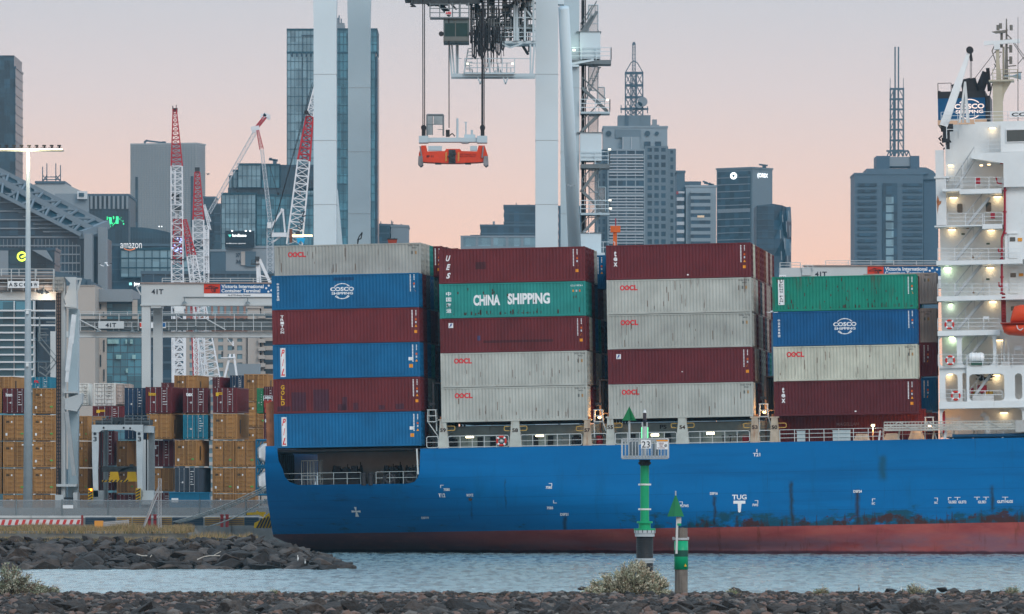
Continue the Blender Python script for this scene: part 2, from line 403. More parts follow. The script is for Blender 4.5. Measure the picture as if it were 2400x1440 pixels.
def globe_loops(cx, cz, r):
    """the two-cap globe outline round the two lines of lettering"""
    L = [arc(cx, cz, r, r*.97, 22, 158, .055*r*1.4), arc(cx, cz, r, r*.97, 202, 338, .055*r*1.4)]
    for a0, a1 in ((40, 140), (220, 320)): L.append(arc(cx, cz, r*.48, r*.94, a0-14, a1+14, .05*r*1.3))
    return L
def marks(t, L, x, ztop, kind, H):
    """the stencilled codes and hazard labels near the right-hand end"""
    m = BLACKP if kind == 'grey' else WHITEP
    if kind == 'grey':
        ctext(t, L, 'OOLU 7 19 42', m, x-.75, x+.15, ztop-.30, ztop-.17, 'stencilled_code'); ctext(t, L, '45G1', m, x-.45, x-.05, ztop-.48, ztop-.36, 'stencilled_code')
        patch(t, L, x-.5, x-.36, ztop-.95, ztop-.7, mat('grey_label', (.12,.13,.12), var=0)); patch(t, L, x-.2, x-.05, ztop-.95, ztop-.7, mat('tan_label', (.35,.2,.08), var=0))
        return
    lp = [[(x-.52, z), (x-.43, z), (x-.43, z+.085), (x-.52, z+.085)] for z in [ztop-.3-.12*k for k in range(12)]]
    lp += [[(x-.20, z), (x-.12, z), (x-.12, z+.075), (x-.20, z+.075)] for z in [ztop-.3-.12*k for k in range(4)]]
    f, cuts = corr_f(L); place2d(fill2d(lp), 'stencilled_code', m, t, 0, 0, 0, 0, -CW/2+.012, cuts=[c for c in cuts if x-.6 < c < x], f=f, raw=True)
    patch(t, L, x-.24, x-.10, ztop-1.06, ztop-.9, mat('red_orange_label', (.6,.12,.02), var=0)); patch(t, L, x-.23, x-.11, ztop-1.3, ztop-1.14, mat('pale_label', (.5,.55,.6), var=0))
    ctext(t, L, None, ORP, 0, 0, 0, 0, 'hazard_triangle', fill=fill2d([[(x-.28, ztop-1.62), (x-.06, ztop-1.62), (x-.17, ztop-1.42)]]))
    if kind == 'sq': patch(t, L, x-.32, x-.07, ztop-2.12, ztop-1.88, ORP)

SHIPC = 'containers stacked on the ship'
L40 = 12.19; TH = 2.876
ordn = ['first','second','third','fourth','fifth','sixth','seventh','eighth','ninth','tenth','eleventh','twelfth']
BAYS = [(643, 988, 1051.5), (1035, 1378, 991), (1427, 1766, 983), (1815, 2153, 976.5)]
def bay_mat(bi, tier, row, H=2.862, dx=0., dz=0., Lc=L40):
    x0, x1, yb = BAYS[bi]; s0, z0 = S(x0, yb); s1, _ = S(x1, yb); s = (s0+s1)/2
    return MS @ Matrix.Translation((s+dx, CW/2 + row*2.5, z0 + tier*TH + dz)) @ Matrix.Diagonal(((s1-s0)/L40, 1, 1, 1))
bayname = ['the stern stack', 'the second stack', 'the third stack', 'the stack beside the deckhouse']
FR = [  # bottom to top, front row
 [('blue','pil'), ('brown','gold'), ('blue','pil'), ('brown','triton'), ('blue','cosco')],
 [('grey','oocl'), ('grey','oocl'), ('brown','florens'), ('teal','china'), ('brown','ues')],
 [('grey','oocl'), ('maroon','florens'), ('grey','oocl'), ('grey','oocl'), ('maroon','tex')],
 [('maroon','tex'), ('cream','oocl'), ('deepblue','cosco'), ('green','dong')]]
tiername = lambda i, n: 'top tier' if i == n-1 else 'bottom tier' if i == 0 else ordn[i] + ' tier up'
desc = dict(pil='blue container with a white panel lettered PIL', gold='brown container with yellow upright letters GOLD', triton='brown container lettered TRITON downwards', cosco='blue COSCO SHIPPING globe container',
 oocl='grey container with red OOCL letters', florens='brown container with a small square emblem', china='teal container lettered CHINA SHIPPING', ues='brown container with slanted letters UES', tex='maroon container lettered tex downwards', dong='green rust-speckled container with a DONG FAN panel')
def decorate(t, kind, H=2.862, tier=0):
    L = L40; x = -L/2; top = H
    SHD = mat('faded_patch', (.035,.02,.03), var=.1)
    if kind == 'pil':
        patch(t, L, x+.62, x+1.05, .18, H-.28, mat('white_panel', (.72,.73,.73), var=.04), 'white_panel')
        sh = Sheet()
        for k, ch in enumerate('PIL'): sh.text(ch, x+.68 + (.09 if ch == 'I' else 0), x+.99 - (.09 if ch == 'I' else 0), H-.98-k*.8, H-.4-k*.8, off=.02, shear=.35)
        sh.put(t, L, REDP, off=-.008)
        marks(t, L, L/2-.12, top, 'plain', H); patch(t, L, L/2-.95, L/2-.55, 1.35, 1.62, mat('white_panel', (.7,.7,.7), var=0)); patch(t, L, L/2-.9, L/2-.6, .75, 1.05, ORP)
    elif kind == 'gold':
        sh = Sheet(); [sh.text(ch, x+.62, x+.92, H-.85-k*.44, H-.5-k*.44, off=.015) for k, ch in enumerate('GOLD')]; sh.put(t, L, YELP); sh = Sheet()
        pts = [(1.5,2.7,1.75),(3.3,4.6,1.95),(5.3,6.0,.7),(5.7,6.1,1.3),(6.6,7.0,.8),(.3,1.4,.6),(8.7,9.2,.55),(10.1,10.8,.65)]
        for a, b2, h in pts: sh.rect(x+a, x+b2, .2, h)
        sh.put(t, L, mat('bleached_shadow_paint', (.062,.018,.030), var=.12), 'paint_ghost')
        marks(t, L, L/2-.12, top, 'sq', H)
    elif kind == 'triton':
        sh = Sheet(); [sh.text(ch, x+.68, x+.98, H-.65-k*.262, H-.44-k*.262, off=.02) for k, ch in enumerate('TRITON')]; sh.put(t, L, WHITEP)
        marks(t, L, L/2-.12, top, 'sq', H)
    elif kind == 'cosco':
        cx = -.25 if tier != 2 else .0; cz = H*.54 - (.1 if tier == 4 else 0); r = .92
        sh = Sheet().text('COSCO', cx-.98, cx+.98, cz+.02, cz+.36, off=.035).text('SHIPPING', cx-.88, cx+.9, cz-.27, cz-.06, off=.03)
        lp = [arc(cx, cz+.02, .82, .66, 38, 142, .07), arc(cx, cz+.02, .82, .66, 222, 318, .07)]
        for s_ in (-1, 1):
            lp.append([(cx+s_*.62, cz+.42), (cx+s_*.30, cz+.62), (cx+s_*.22, cz+.62), (cx+s_*.52, cz+.42)]); lp.append([(cx+s_*.55, cz-.33), (cx+s_*.25, cz-.60), (cx+s_*.17, cz-.60), (cx+s_*.46, cz-.33)])
        for l in lp: sh.loops([l])
        sh.put(t, L, WHITEP, 'logo'); sh = Sheet()
        for k, ch in enumerate('中远海运集团'): sh.text(ch, x+.42, x+.62, H-.82-k*.255, H-.62-k*.255, off=.01)
        sh.put(t, L, WHITEP)
        marks(t, L, L/2-.22, top+.08, 'plain', H)
        if tier == 4: patch(t, L, cx-.7, cx+1.0, H-.52, H-.25, mat('dark_repaint', (.004,.05,.13), var=0), 'paint_patch')
    elif kind == 'oocl':
        X = x+1.12; Z = H-.70 - (.12 if H < 2.7 else 0)
        sh = Sheet()
        for ch, a, b2 in (('O',0,.40),('C',.80,1.17),('L',1.2,1.5)): sh.text(ch, X+a, X+b2, Z-.18, Z+.26, off=.05)
        pet = [(X+.6+.24*math.cos(rad(a))*(1 if k%2==0 else .8), Z+.04+.24*math.sin(rad(a))*(1 if k%2==0 else .8)) for k, a in enumerate(range(90, 450, 36))]
        inn = [(X+.6+.11*math.cos(rad(a)), Z+.04+.11*math.sin(rad(a))) for a in range(0, 360, 45)]
        sh.loops([pet, inn]); sh.put(t, L, REDP, 'logo')
        st = [(X+.6+(.075 if k%2==0 else .03)*math.cos(rad(a)), Z+.04+(.075 if k%2==0 else .03)*math.sin(rad(a))) for k, a in enumerate(range(90, 450, 36))]
        ctext(t, L, None, mat('gold_emblem', (.45,.2,.05), var=0), X+.5, X+.7, 0, 0, 'logo', fill=fill2d([st]))
        marks(t, L, L/2-.3, top, 'grey', H)
    elif kind == 'florens':
        patch(t, L, x+.72, x+1.1, H-.78, H-.38, WHITEP, 'emblem'); o = text('F', 'emblem', mat('emblem_blue', (.01,.06,.25), var=0), t, x+.78, x+1.04, H-.73, H-.43, -CW/2-.004, off=.06, shear=.5)
        marks(t, L, L/2-.25, top, 'sq', H)
        if tier == 2:
            patch(t, L, x+3.6, x+9.4, .78, .98, mat('dark_scuff', (.055,.012,.015), var=.2), 'paint_ghost'); patch(t, L, x+3.1, x+3.35, 1.0, 1.4, mat('blue_scuff', (.06,.06,.14), var=.3), 'paint_patch')
        else: patch(t, L, 0.1, .22, .9, .97, WHITEP)
    elif kind == 'china':
        ctext(t, L, 'CHINA', WHITEP, x+2.82, x+5.05, 1.0, 1.9, off=.045); ctext(t, L, 'SHIPPING', WHITEP, x+5.68, x+9.2, 1.05, 1.97, off=.045)
        sh = Sheet(); [sh.text(ch, x+.55, x+.98, H-1.0-k*.47, H-.66-k*.47, off=.02) for k, ch in enumerate('中国海运')]; sh.put(t, L, WHITEP); sh = Sheet()
        ctext(t, L, 'CCLU 790758 4', WHITEP, L/2-1.25, L/2-.25, H-.42, H-.29, 'stencilled_code')
        for k, m_ in enumerate((ORP, mat('pale_label', (.5,.55,.6), var=0), mat('red_orange_label', (.6,.12,.02), var=0))): patch(t, L, L/2-1.1+k*.27, L/2-.97+k*.27, H-.88, H-.7, m_)
        rr = random.Random(5)
        for k in range(46): 
            a = rr.uniform(.5, 11.6) if k > 26 else rr.uniform(2, 8.5); zz = .22+rr.random()*.1; h = rr.uniform(.05, .42) if k < 34 else .2; z0 = zz if k < 34 else rr.uniform(.5, 2.4)
            sh.rect(x+a, x+a+rr.uniform(.04,.13), z0, z0+h)
        sh.put(t, L, mat('rust_spot', (.06,.03,.02), var=.4), 'rust', off=-.003)
    elif kind == 'ues':
        sh = Sheet(); [sh.text(ch, x+.58, x+.98, H-1.0-k*.72, H-.52-k*.72, off=.045, shear=.35) for k, ch in enumerate('UES')]; sh.put(t, L, WHITEP)
        patch(t, L, x+3.05, x+3.9, 1.15, 1.75, mat('dark_scuff', (.055,.012,.015), var=.2), 'paint_ghost')
        marks(t, L, L/2-.5, top, 'sq', H)
    elif kind == 'tex':
        sh = Sheet(); [sh.text(ch, x+(.62 if ch != 't' else .68), x+(.95 if ch != 't' else .88), H-(.93, 1.31, 1.75)[k], H-(.48, 1.0, 1.42)[k], off=.03) for k, ch in enumerate('tex')]; sh.put(t, L, WHITEP)
        marks(t, L, L/2-.35, top, 'sq', H)
        patch(t, L, x+6.8, x+6.95, .25, .35, WHITEP)
    elif kind == 'dong':
        patch(t, L, x+.5, x+1.02, .55, H-.25, mat('white_panel', (.72,.73,.73), var=.04), 'white_panel')
        sh = Sheet()
        for k, ch in enumerate('东DONG FAN'):
            if ch != ' ': sh.text(ch, x+.62, x+.9, H-.52-k*.195, H-.38-k*.195, off=.02)
        sh.put(t, L, BLACKP, off=-.008); sh = Sheet()
        marks(t, L, L/2-.2, top, 'plain', H)
        rr = random.Random(9)
        for k in range(70):
            a = rr.uniform(.3, 11.8); low = k < 34; z0 = .2 if low else rr.uniform(.4, 2.5)
            sh.rect(x+a, x+a+rr.uniform(.03,.1), z0, z0+rr.uniform(.08,.45 if low else .3))
        sh.put(t, L, mat('rust_spot', (.06,.03,.02), var=.4), 'rust', off=-.003)
    if kind in ('oocl',) :
        rr = random.Random(t.name); sh = Sheet()
        for k in range(12):
            a = rr.uniform(.3, 11.6); z0 = rr.uniform(.2, 2.1)
            sh.rect(x+a, x+a+rr.uniform(.025,.06), z0, min(H-.15, z0+rr.uniform(.15,.8)))
        sh.put(t, L, mat('rust_streak', (.13,.075,.045), var=.4), 'rust', off=-.003)
INNER = ['brown','grey','maroon','grey','blue','brown','cream','navy','maroon','teal','grey','brown']
TOP3 = ['cream','brown','rust','maroon','brown','rust','pink','brown','pink','brown','rust']
SEC3 = ['brown','slate','pink','brown','pink','pink','brown','pink','grey']
for bi, tiers in enumerate(FR):
    for ti, (c, kind) in enumerate(tiers):
        H = 2.862
        t = container(c, L40, H, bay_mat(bi, ti, 0), f'{desc[kind]}, {tiername(ti, len(tiers)+(bi==0))} of {bayname[bi]}', SHIPC)
        decorate(t, kind, H, ti)
        nin = [7, 3 if ti == 4 else 8, 10 if ti >= 3 else 8, 3][bi]
        for r_ in range(1, nin+1):
            if bi == 0 and ti == 4 and r_ == 1: cc = 'maroon'
            elif bi == 2 and ti == 4: cc = TOP3[r_-1]
            elif bi == 2 and ti >= 2: cc = SEC3[(r_+ti*2) % 9]
            elif bi == 0 and ti == 4: cc = ['maroon','slate','blue','teal','slate','brown','blue'][r_-1]
            else: cc = INNER[(r_*5 + ti*3 + bi*7) % 12]
            container(cc, L40, H, bay_mat(bi, ti, r_), f'{cc} container end, {ordn[r_]} row in, {tiername(ti, len(tiers)+(bi==0))} of {bayname[bi]}', SHIPC)
# grey one on top of the stern stack, one row inboard, and its neighbours
t = container('grey', L40, 2.591, bay_mat(0, 5, 1, dx=-.1), 'low grey OOCL container on the very top of the stern stack', SHIPC); decorate(t, 'oocl', 2.591)
for r_, cc, dx in ((2, 'grey', 0), (3, 'teal', 0), (4, 'brown', .75), (5, 'maroon', .9), (6, 'brown', 1.5)):
    t = container(cc, L40, 2.591, bay_mat(0, 5, r_, dx=dx), f'{cc} container end, {ordn[r_]} row inboard, topmost level of {bayname[0]}', SHIPC)
    if r_ == 4: marks(t, L40, L40/2-.1, 2.6, 'sq', 2.591)
for r_, cc, dx in ((4, 'blue', .65),):
    t = container(cc, L40, 2.862, bay_mat(1, 4, r_, dx=dx, dz=-.35), 'blue container end with code marks in the gap beside the second stack', SHIPC); marks(t, L40, L40/2-.1, 2.9, 'plain', 2.862)
# 20-foot ones that stick out between the last stack and the deckhouse
for ti, (cc, y0, lab) in enumerate([('deepblue', 965, 'blue'), ('maroon', 882, 'dark maroon'), ('pink', 803, 'weathered beige'), ('pink', 712, 'greyish pink')]):
    s0, z0 = S(2196, y0, 5.2); t = container(cc, 6.06, 2.591 if cc == 'pink' and ti == 3 else 2.862, MS @ Matrix.Translation((s0-3.03, 5.2+CW/2, z0)), f'{lab} short container against the deckhouse, {["lowest","second lowest","second highest","highest"][ti]} of its stack', SHIPC)
    marks(t, 6.06, 6.06/2-.55, 2.8, 'grey' if cc == 'pink' else 'plain', 2.9)
s0, z0 = S(2196, 1048, 5.2)
container('maroon', 6.06, 2.862, MS @ Matrix.Translation((s0-3.03, 5.2+CW/2, z0)), 'maroon short container at deck level behind the gangway', SHIPC)
# recessed dark one under the fourth stack
s0, z0 = S(1826, 1046, 3.2); t = container('maroon', L40, 2.862, MS @ Matrix.Translation((s0+L40/2, 3.2+CW/2, z0)), 'dark maroon container in the shade at deck level, faintly lettered MAGELLAN', SHIPC)
ctext(t, L40, 'MAGELLAN', mat('faint_lettering', (.22,.15,.17), var=0), -1.3, .55, 1.58, 1.86)

# ================================================================ SHIP
ship = thing('container_ship', 'long blue container ship with red boot-top moored stern to the left', 'ship', M=MS)
DK = S(1200, 1048)[1]          # main deck level
def hull_mat():
    m = bpy.data.materials.new('hull_paint'); m.use_nodes = True; t = m.node_tree; b = t.nodes['Principled BSDF']; L = t.links.new
    b.inputs['Roughness'].default_value = .5; b.inputs['Specular IOR Level'].default_value = .1
    co = N(t, 'ShaderNodeTexCoord'); sp = N(t, 'ShaderNodeSeparateXYZ'); L(co.outputs['Object'], sp.inputs[0])
    def math_(op, a, c=None, clamp=False):
        n = N(t, 'ShaderNodeMath', operation=op, use_clamp=clamp)
        for i, v in enumerate((a, c)):
            if v is None: continue
            if isinstance(v, (int, float)): n.inputs[i].default_value = v
            else: L(v, n.inputs[i])
        return n.outputs[0]
    def noise_(sx, sz, det=6, ro=.6, off=0):
        mp = N(t, 'ShaderNodeMapping'); mp.inputs['Scale'].default_value = (sx, .3, sz); mp.inputs['Location'].default_value = (off, off, off)
        L(co.outputs['Object'], mp.inputs[0]); n = N(t, 'ShaderNodeTexNoise'); n.inputs['Scale'].default_value = 1; n.inputs['Detail'].default_value = det; n.inputs['Roughness'].default_value = ro
        L(mp.outputs[0], n.inputs['Vector']); return n.outputs[0]
    def step(v, a, c, lo=0., hi=1.):
        n = N(t, 'ShaderNodeMapRange'); n.inputs[1].default_value = a; n.inputs[2].default_value = c; n.inputs[3].default_value = lo; n.inputs[4].default_value = hi
        L(v, n.inputs[0]); return n.outputs[0]
    def mix(f, a, c):
        n = N(t, 'ShaderNodeMix', data_type='RGBA'); L(f, n.inputs['Factor'])
        for k, v in (('A', a), ('B', c)):
            if isinstance(v, tuple): n.inputs[k].default_value = (*v, 1)
            else: L(v, n.inputs[k])
        return n.outputs['Result']
    X, Z = sp.outputs['X'], sp.outputs['Z']
    ZL = PAINTZ
    blue = mix(step(noise_(.12, .5), .3, .7), (.001,.118,.315), (.001,.142,.37))
    blue = mix(step(noise_(.05, .9, 4), .50, .62, 0, .35), blue, (.002,.075,.20))
    blue = mix(step(noise_(.9, .12, 6, .7, 44), .56, .70, 0, .4), blue, (.004,.085,.17))
    red = mix(step(noise_(.25, .8), .35, .7), (.24,.045,.045), (.36,.085,.07))
    low_ = math_('MULTIPLY', step(Z, ZL-.6, ZL-1.3), step(noise_(.16, .5, 5, .6, 9), .38, .55, 0, .85))
    red = mix(low_, red, (.19,.095,.12)); red = mix(step(X, 4, -10, 0, .8), red, (.085,.05,.06))
    red = mix(step(noise_(.6, 2.2, 6, .7, 14), .52, .66, 0, .4), red, (.30,.10,.08))
    # scraped band and rust just above the boot-top, mostly amidships
    band = math_('MULTIPLY', step(Z, ZL+1.7, ZL+.15), step(X, 9, 20, .12, 1.))
    pat = step(math_('ADD', noise_(.35, .9, 8, .7, 3), math_('MULTIPLY', band, .22)), .60, .68)
    pat = math_('MULTIPLY', pat, step(Z, ZL+1.9, ZL+1.2))
    blue = mix(math_('MULTIPLY', pat, .8), blue, (.010,.055,.062))
    strk = step(math_('ADD', noise_(2.2, .22, 8, .75, 5), math_('MULTIPLY', band, .17)), .66, .72)
    strk = math_('MULTIPLY', strk, step(Z, ZL+4.5, ZL+1.0))
    blue = mix(math_('MULTIPLY', strk, .75), blue, (.035,.022,.018))
    core = math_('MULTIPLY', step(math_('ADD', noise_(.5, .7, 8, .7, 12), math_('MULTIPLY', band, .19)), .67, .73), step(Z, ZL+1.7, ZL+.9))
    blue = mix(math_('MULTIPLY', core, .9), blue, (.06,.02,.014))
    drip = math_('MULTIPLY', step(math_('ADD', noise_(3.5, .10, 6, .6, 61), math_('MULTIPLY', step(X, 6, 22), .05)), .66, .72), step(noise_(.3, .4, 3, .5, 71), .42, .6))
    blue = mix(math_('MULTIPLY', drip, .5), blue, (.012,.06,.11))
    # old scuffs under the mooring opening
    sc_ = math_('MULTIPLY', step(noise_(.22, 1.6, 8, .72, 21), .56, .66), math_('MULTIPLY', step(X, -2, -6), math_('MULTIPLY', step(Z, 4.2, 4.7), step(Z, 6.6, 5.8))))
    blue = mix(math_('MULTIPLY', sc_, .65), blue, (.008,.03,.05))
    for (px, y0, y1, wd, col) in ((1854,1130,1222,.28,(.02,.03,.03)), (1674,1162,1235,.22,(.02,.02,.02)), (2009,1150,1232,.30,(.03,.018,.015)), (1320,1210,1248,.26,(.012,.02,.035)),
                               (2068,1068,1125,.5,(.01,.075,.13)), (1183,1125,1190,.12,(.008,.035,.06)), (1100,1172,1215,.12,(.008,.035,.06)), (2325,1140,1200,.25,(.02,.03,.03))):
        s_, zt = S(px, y0); _, zb = S(px, y1)
        e = math_('ADD', math_('ABSOLUTE', math_('SUBTRACT', math_('ADD', X, math_('MULTIPLY', math_('SUBTRACT', noise_(.8, 1.5), .5), .5)), s_)), math_('MULTIPLY', noise_(5, 1.2, 6, .7, 3), .35))
        f = math_('MULTIPLY', step(e, wd+.17, wd*.3+.10), math_('MULTIPLY', step(Z, zt+.2, zt-.2), step(Z, zb-.3, zb+.3)))
        blue = mix(math_('MULTIPLY', f, .85), blue, col)
    rs = math_('MULTIPLY', step(noise_(1.5, .25, 8, .75, 31), .55, .66), step(X, 6, 18, .1, 1))
    red = mix(math_('MULTIPLY', rs, .6), red, (.12,.03,.012))
    wet = step(Z, WLZ+1.0, WLZ+.4)
    isred = step(math_('ADD', Z, math_('MULTIPLY', noise_(1, 1), .04)), ZL+.03, ZL-.0)
    col = mix(isred, blue, red)
    # weed line at the water, level with the sea (world z)
    ge = N(t, 'ShaderNodeNewGeometry'); s2 = N(t, 'ShaderNodeSeparateXYZ'); L(ge.outputs['Position'], s2.inputs[0])
    wz = math_('ADD', s2.outputs['Z'], math_('MULTIPLY', noise_(.6, .6, 6), .35))
    col = mix(step(wz, .50, .36, 0, .85), col, (.03,.012,.02))
    # plate seams
    for zz in (4.7, 6.4, 3.2):
        col = mix(step(math_('ABSOLUTE', math_('SUBTRACT', Z, zz)), .035, .01, 0, .35), col, (.003,.045,.11))
    L(col, b.inputs['Base Color'])
    bp = N(t, 'ShaderNodeBump'); bp.inputs['Strength'].default_value = .25; bp.inputs['Distance'].default_value = .12
    L(noise_(.5, .5, 2), bp.inputs['Height']); L(bp.outputs[0], b.inputs['Normal'])
    return m
PAINTZ = S(1400, 1241)[1]; WLZ = 0
HULL = hull_mat()
prof = [S(p, y, t_) for p, y, t_ in ((622,1046,0),(622,1062,0),(624,1140,2.4),(631,1200,5.4),(643,1258,10.3),(690,1280,12),(745,1296,13.5))] + [(S(830,1345,14)[0], -2.6)]
prof_z = sorted([(z, s) for s, z in prof])
def s_stern(z):
    if z <= prof_z[0][0]: return prof_z[0][1]
    for (a, sa), (b, sb) in zip(prof_z, prof_z[1:]):
        if z <= b: return sa + (sb-sa)*(z-a)/(b-a)
    return prof_z[-1][1]
def lerp_t(z, T):
    if z <= T[0][0]: return T[0][1]
    for (a, va), (b, vb) in zip(T, T[1:]):
        if z <= b: return va + (vb-va)*(z-a)/(b-a)
    return T[-1][1]
def hull_t(s, z):
    q_ = min(1, max(0, 1-z/9)); Wd = 14*q_**1.7; Ln = 62*q_**.9+1
    u = min(1, max(0, (s - s_stern(z))/Ln)); return Wd*(1-math.sin(u*math.pi/2))**1.35
SE = S(2560, 1000)[0]
def z_at(px, py): return S(px, py)[1]
nt_ = [S(p, y) for p, y in ((650,1052),(652,1080),(660,1100),(663,1118),(672,1130),(692,1137),(955,1134),(970,1130),(979,1119),(983,1105),(985,1049))]
outer = list(prof) + [(SE, -2.6), (SE, DK), (S(1200,1048)[0], DK)] + [(nt_[-1][0], DK)] + nt_[::-1][1:] + [(S(650,1046)[0], S(650,1046)[1])]
me = fill2d([outer])
smin = prof[0][0]-.01
cx = [smin + k*1.1 for k in range(1, 62)]; cz = [-2 + .4*k for k in range(1, 28)]
def side_f(x, z): return hull_t(x, z)
hull_o = place2d(me, 'hull', HULL, ship, 0, 0, 0, 0, 0, cuts=cx, zc=cz, f=side_f, raw=True)
for p_ in hull_o.data.polygons: p_.use_smooth = True
# transom, far side, deck and the insides of the mooring space
tr = MB(); zs = [z for z, _ in prof_z]; zz = [zs[0] + (zs[-1]-zs[0])*k/24 for k in range(25)]
vs = []
for z in zz:
    s_ = s_stern(z); a = hull_t(s_, z); vs += [(s_, a, z), (s_-.6*(1-(z<0)), 16, z), (s_, 32-a, z)]
tr.add(vs, [(3*k+j, 3*k+3+j, 3*k+4+j, 3*k+1+j) for k in range(24) for j in (0, 1)])
tr.box(-18, SE, 31.9, 32, -2.6, DK)
tr.build('transom', HULL, ship)
dk = MB(); sA = nt_[-1][0]; dk.box(sA+.05, SE, .02, 31.8, DK-.25, DK-.01)
GREYD = mat('deck_grey', (.20,.23,.24), var=.2, streak=.5)
dk.build('deck', GREYD, ship)
mo = MB(); z0 = S(800, 1139)[1]; zc_ = S(800, 1062)[1]; sL = nt_[0][0]-.7
mo.box(sL+1.5, sA+2, 3.0, 14, z0-.3, z0-.05)
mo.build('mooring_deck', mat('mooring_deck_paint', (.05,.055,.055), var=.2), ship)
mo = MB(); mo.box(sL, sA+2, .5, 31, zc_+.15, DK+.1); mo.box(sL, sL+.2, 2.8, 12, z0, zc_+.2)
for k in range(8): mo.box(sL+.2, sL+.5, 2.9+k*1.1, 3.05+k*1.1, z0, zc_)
mo.build('mooring_ceiling', mat('dark_paint', (.03,.03,.032), var=.2), ship)  # shade of the recess painted into the ceiling and end wall
mo = MB(); a = S(745, 1100, 10)[0]; mo.box(a, sA+2, 10, 10.2, z0, zc_+.3); mo.box(S(843,1100,10)[0], S(843,1100,10)[0]+.06, 9.95, 10, z0, zc_)
mo.box(sA+.2, sA+.4, .5, 10, z0, zc_+.3)
mo.build('bulkhead', mat('bulkhead_grey', (.50,.53,.55), var=.1), ship)
def wx(px, t=0): return S(px, 1100, t)[0]
# winches and fairleads in the opening
BLK = mat('black_machinery', (.025,.025,.028), rough=.6, var=.2)
for (p0, p1, y0) in ((785, 845, 1093), (905, 938, 1092), (955, 980, 1094)):
    m_ = MB(); s0, s1 = wx(p0, 5), wx(p1, 5); zt = S(p0, y0, 5)[1]
    m_.tube((s0, 5, z0+.7), (s1, 5, z0+.7), (zt-z0)*.42, n=16); m_.tube((s0-.1, 5, z0+.7), (s0, 5, z0+.7), (zt-z0)*.62, n=16); m_.tube((s1, 5, z0+.7), (s1+.1, 5, z0+.7), (zt-z0)*.62, n=16)
    m_.box(s0, s1, 4.2, 5.8, z0, z0+.45)
    for k in range(3): m_.box(s0+(s1-s0)*k/3, s0+(s1-s0)*(k+.7)/3, 4.4, 5.2, z0+.4, zt-.1*(k%2)); m_.bar((s0+(s1-s0)*k/2, 4.4, z0+.4), (s0+(s1-s0)*k/2+.1, 4.4, zt+.15*(k%3)), .07)
    m_.build('winch', BLK, ship)
for p0 in (912, 960):
    m_ = MB(); s0 = wx(p0, .8); m_.ring((s0, .8, z0+.5), .34, .13); m_.box(s0-.5, s0+.5, .9, 1.2, z0, z0+.15); m_.box(s0-.5, s0-.4, .7, 1.1, z0, z0+.9); m_.box(s0+.4, s0+.5, .7, 1.1, z0, z0+.9)
    m_.build('fairlead', BLK, ship)
for p0 in (852, 868):
    m_ = MB(); s0 = wx(p0, .8); m_.tube((s0, .8, z0), (s0, .8, z0+.95), .2, n=12); m_.tube((s0, .8, z0+.95), (s0, .8, z0+1.05), .27, n=12); m_.build('bollard', BLK, ship)
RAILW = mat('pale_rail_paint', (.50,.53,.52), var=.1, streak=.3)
ht_ = lambda p_: hull_t(wx(p_), z0)+.08
m_ = MB(); m_.rail([(wx(664, ht_(664)), ht_(664), z0+.1), (wx(750, ht_(750)), ht_(750), z0+.1), (wx(845, ht_(845)), ht_(845), z0+.1)], 1.0, .045, 1.3, 2); m_.rail([(wx(878), ht_(878), z0+.1), (wx(975), ht_(975), z0+.1)], 1.0, .045, 1.2, 2)
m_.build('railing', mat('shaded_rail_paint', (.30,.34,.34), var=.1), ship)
m_ = MB(); s0, s1 = wx(707, 3), wx(750, 3); zt = S(720, 1080, 1.5)[1]
for s_ in (s0, s0+.5, (s0+s1)/2, s1-.5, s1):
    for t_ in (3.0, 4.2): m_.bar((s_, t_, z0), (s_, t_, zt), .06)
for z_ in (z0+.9, zt):
    for t_ in (3.0, 4.2): m_.bar((s0, t_, z_), (s1, t_, z_), .07)
    m_.bar((s0, 3.0, z_), (s0, 4.2, z_), .07); m_.bar((s1, 3.0, z_), (s1, 4.2, z_), .07)
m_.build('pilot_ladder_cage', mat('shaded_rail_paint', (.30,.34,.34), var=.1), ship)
m_ = MB(); m_.bar(SV(977, 1052, .1), SV(980, 1112, .1), .12); m_.build('stanchion', RAILW, ship)

# hull lettering and draught marks
def htext(body, px0, px1, py0, py1, name='hull_mark', m=WHITEP, loops=None, **k):
    s0, z1 = S(px0, py0); s1, z0_ = S(px1, py1); s1 = S(px1, py1)[0]
    # follow the curved plating
    ff = lambda x, z: hull_t(x, z) - .03
    if loops is not None:
        me = fill2d([[S(a, b) for a, b in l] for l in loops]); return place2d(me, name, m, ship, 0, 0, 0, 0, 0, f=ff, raw=True)
    return place2d(flat_text(body, **k), name, m, ship, s0, s1, z0_, z1, 0, f=ff)
for b_, x0, x1, y0, y1 in (('T12',1025,1041,1157,1166),('7SBS',1038,1053,1145,1151),('ROYZ',1092,1108,1158,1164),('DSF19',977,995,1212,1217),('7SBS',1279,1294,1140,1146),('7SBS',1280,1295,1188,1194),
      ('DSF21',1311,1330,1203,1209),('DSF16',1664,1682,1154,1160),('FWS',1764,1777,1181,1187),('PS FWS',1594,1614,1183,1189),('DSF24',2000,2020,1149,1155),('SC',2043,2051,1178,1183),('SC',2190,2198,1176,1181),
      ('GLSE2',2223,2242,1174,1180),('GLST2',2246,2265,1174,1180),('GLSE1',2292,2311,1174,1180),('GLST1NLGS',2337,2374,1173,1179)):
    htext(b_, x0, x1, y0, y1, off=.03)
htext('T21', 1765, 1782, 1062, 1070, off=.02); htext('TUG', 1716, 1750, 1160, 1171, off=.02)
htext('', 0,0,0,0, loops=[[(1773,1053),(1775,1053),(1775,1060),(1773,1060)]])
htext('', 0,0,0,0, loops=[[(1719,1174),(1747,1174),(1747,1181),(1738,1181),(1736,1200),(1733,1202),(1730,1200),(1729,1181),(1719,1181)]])
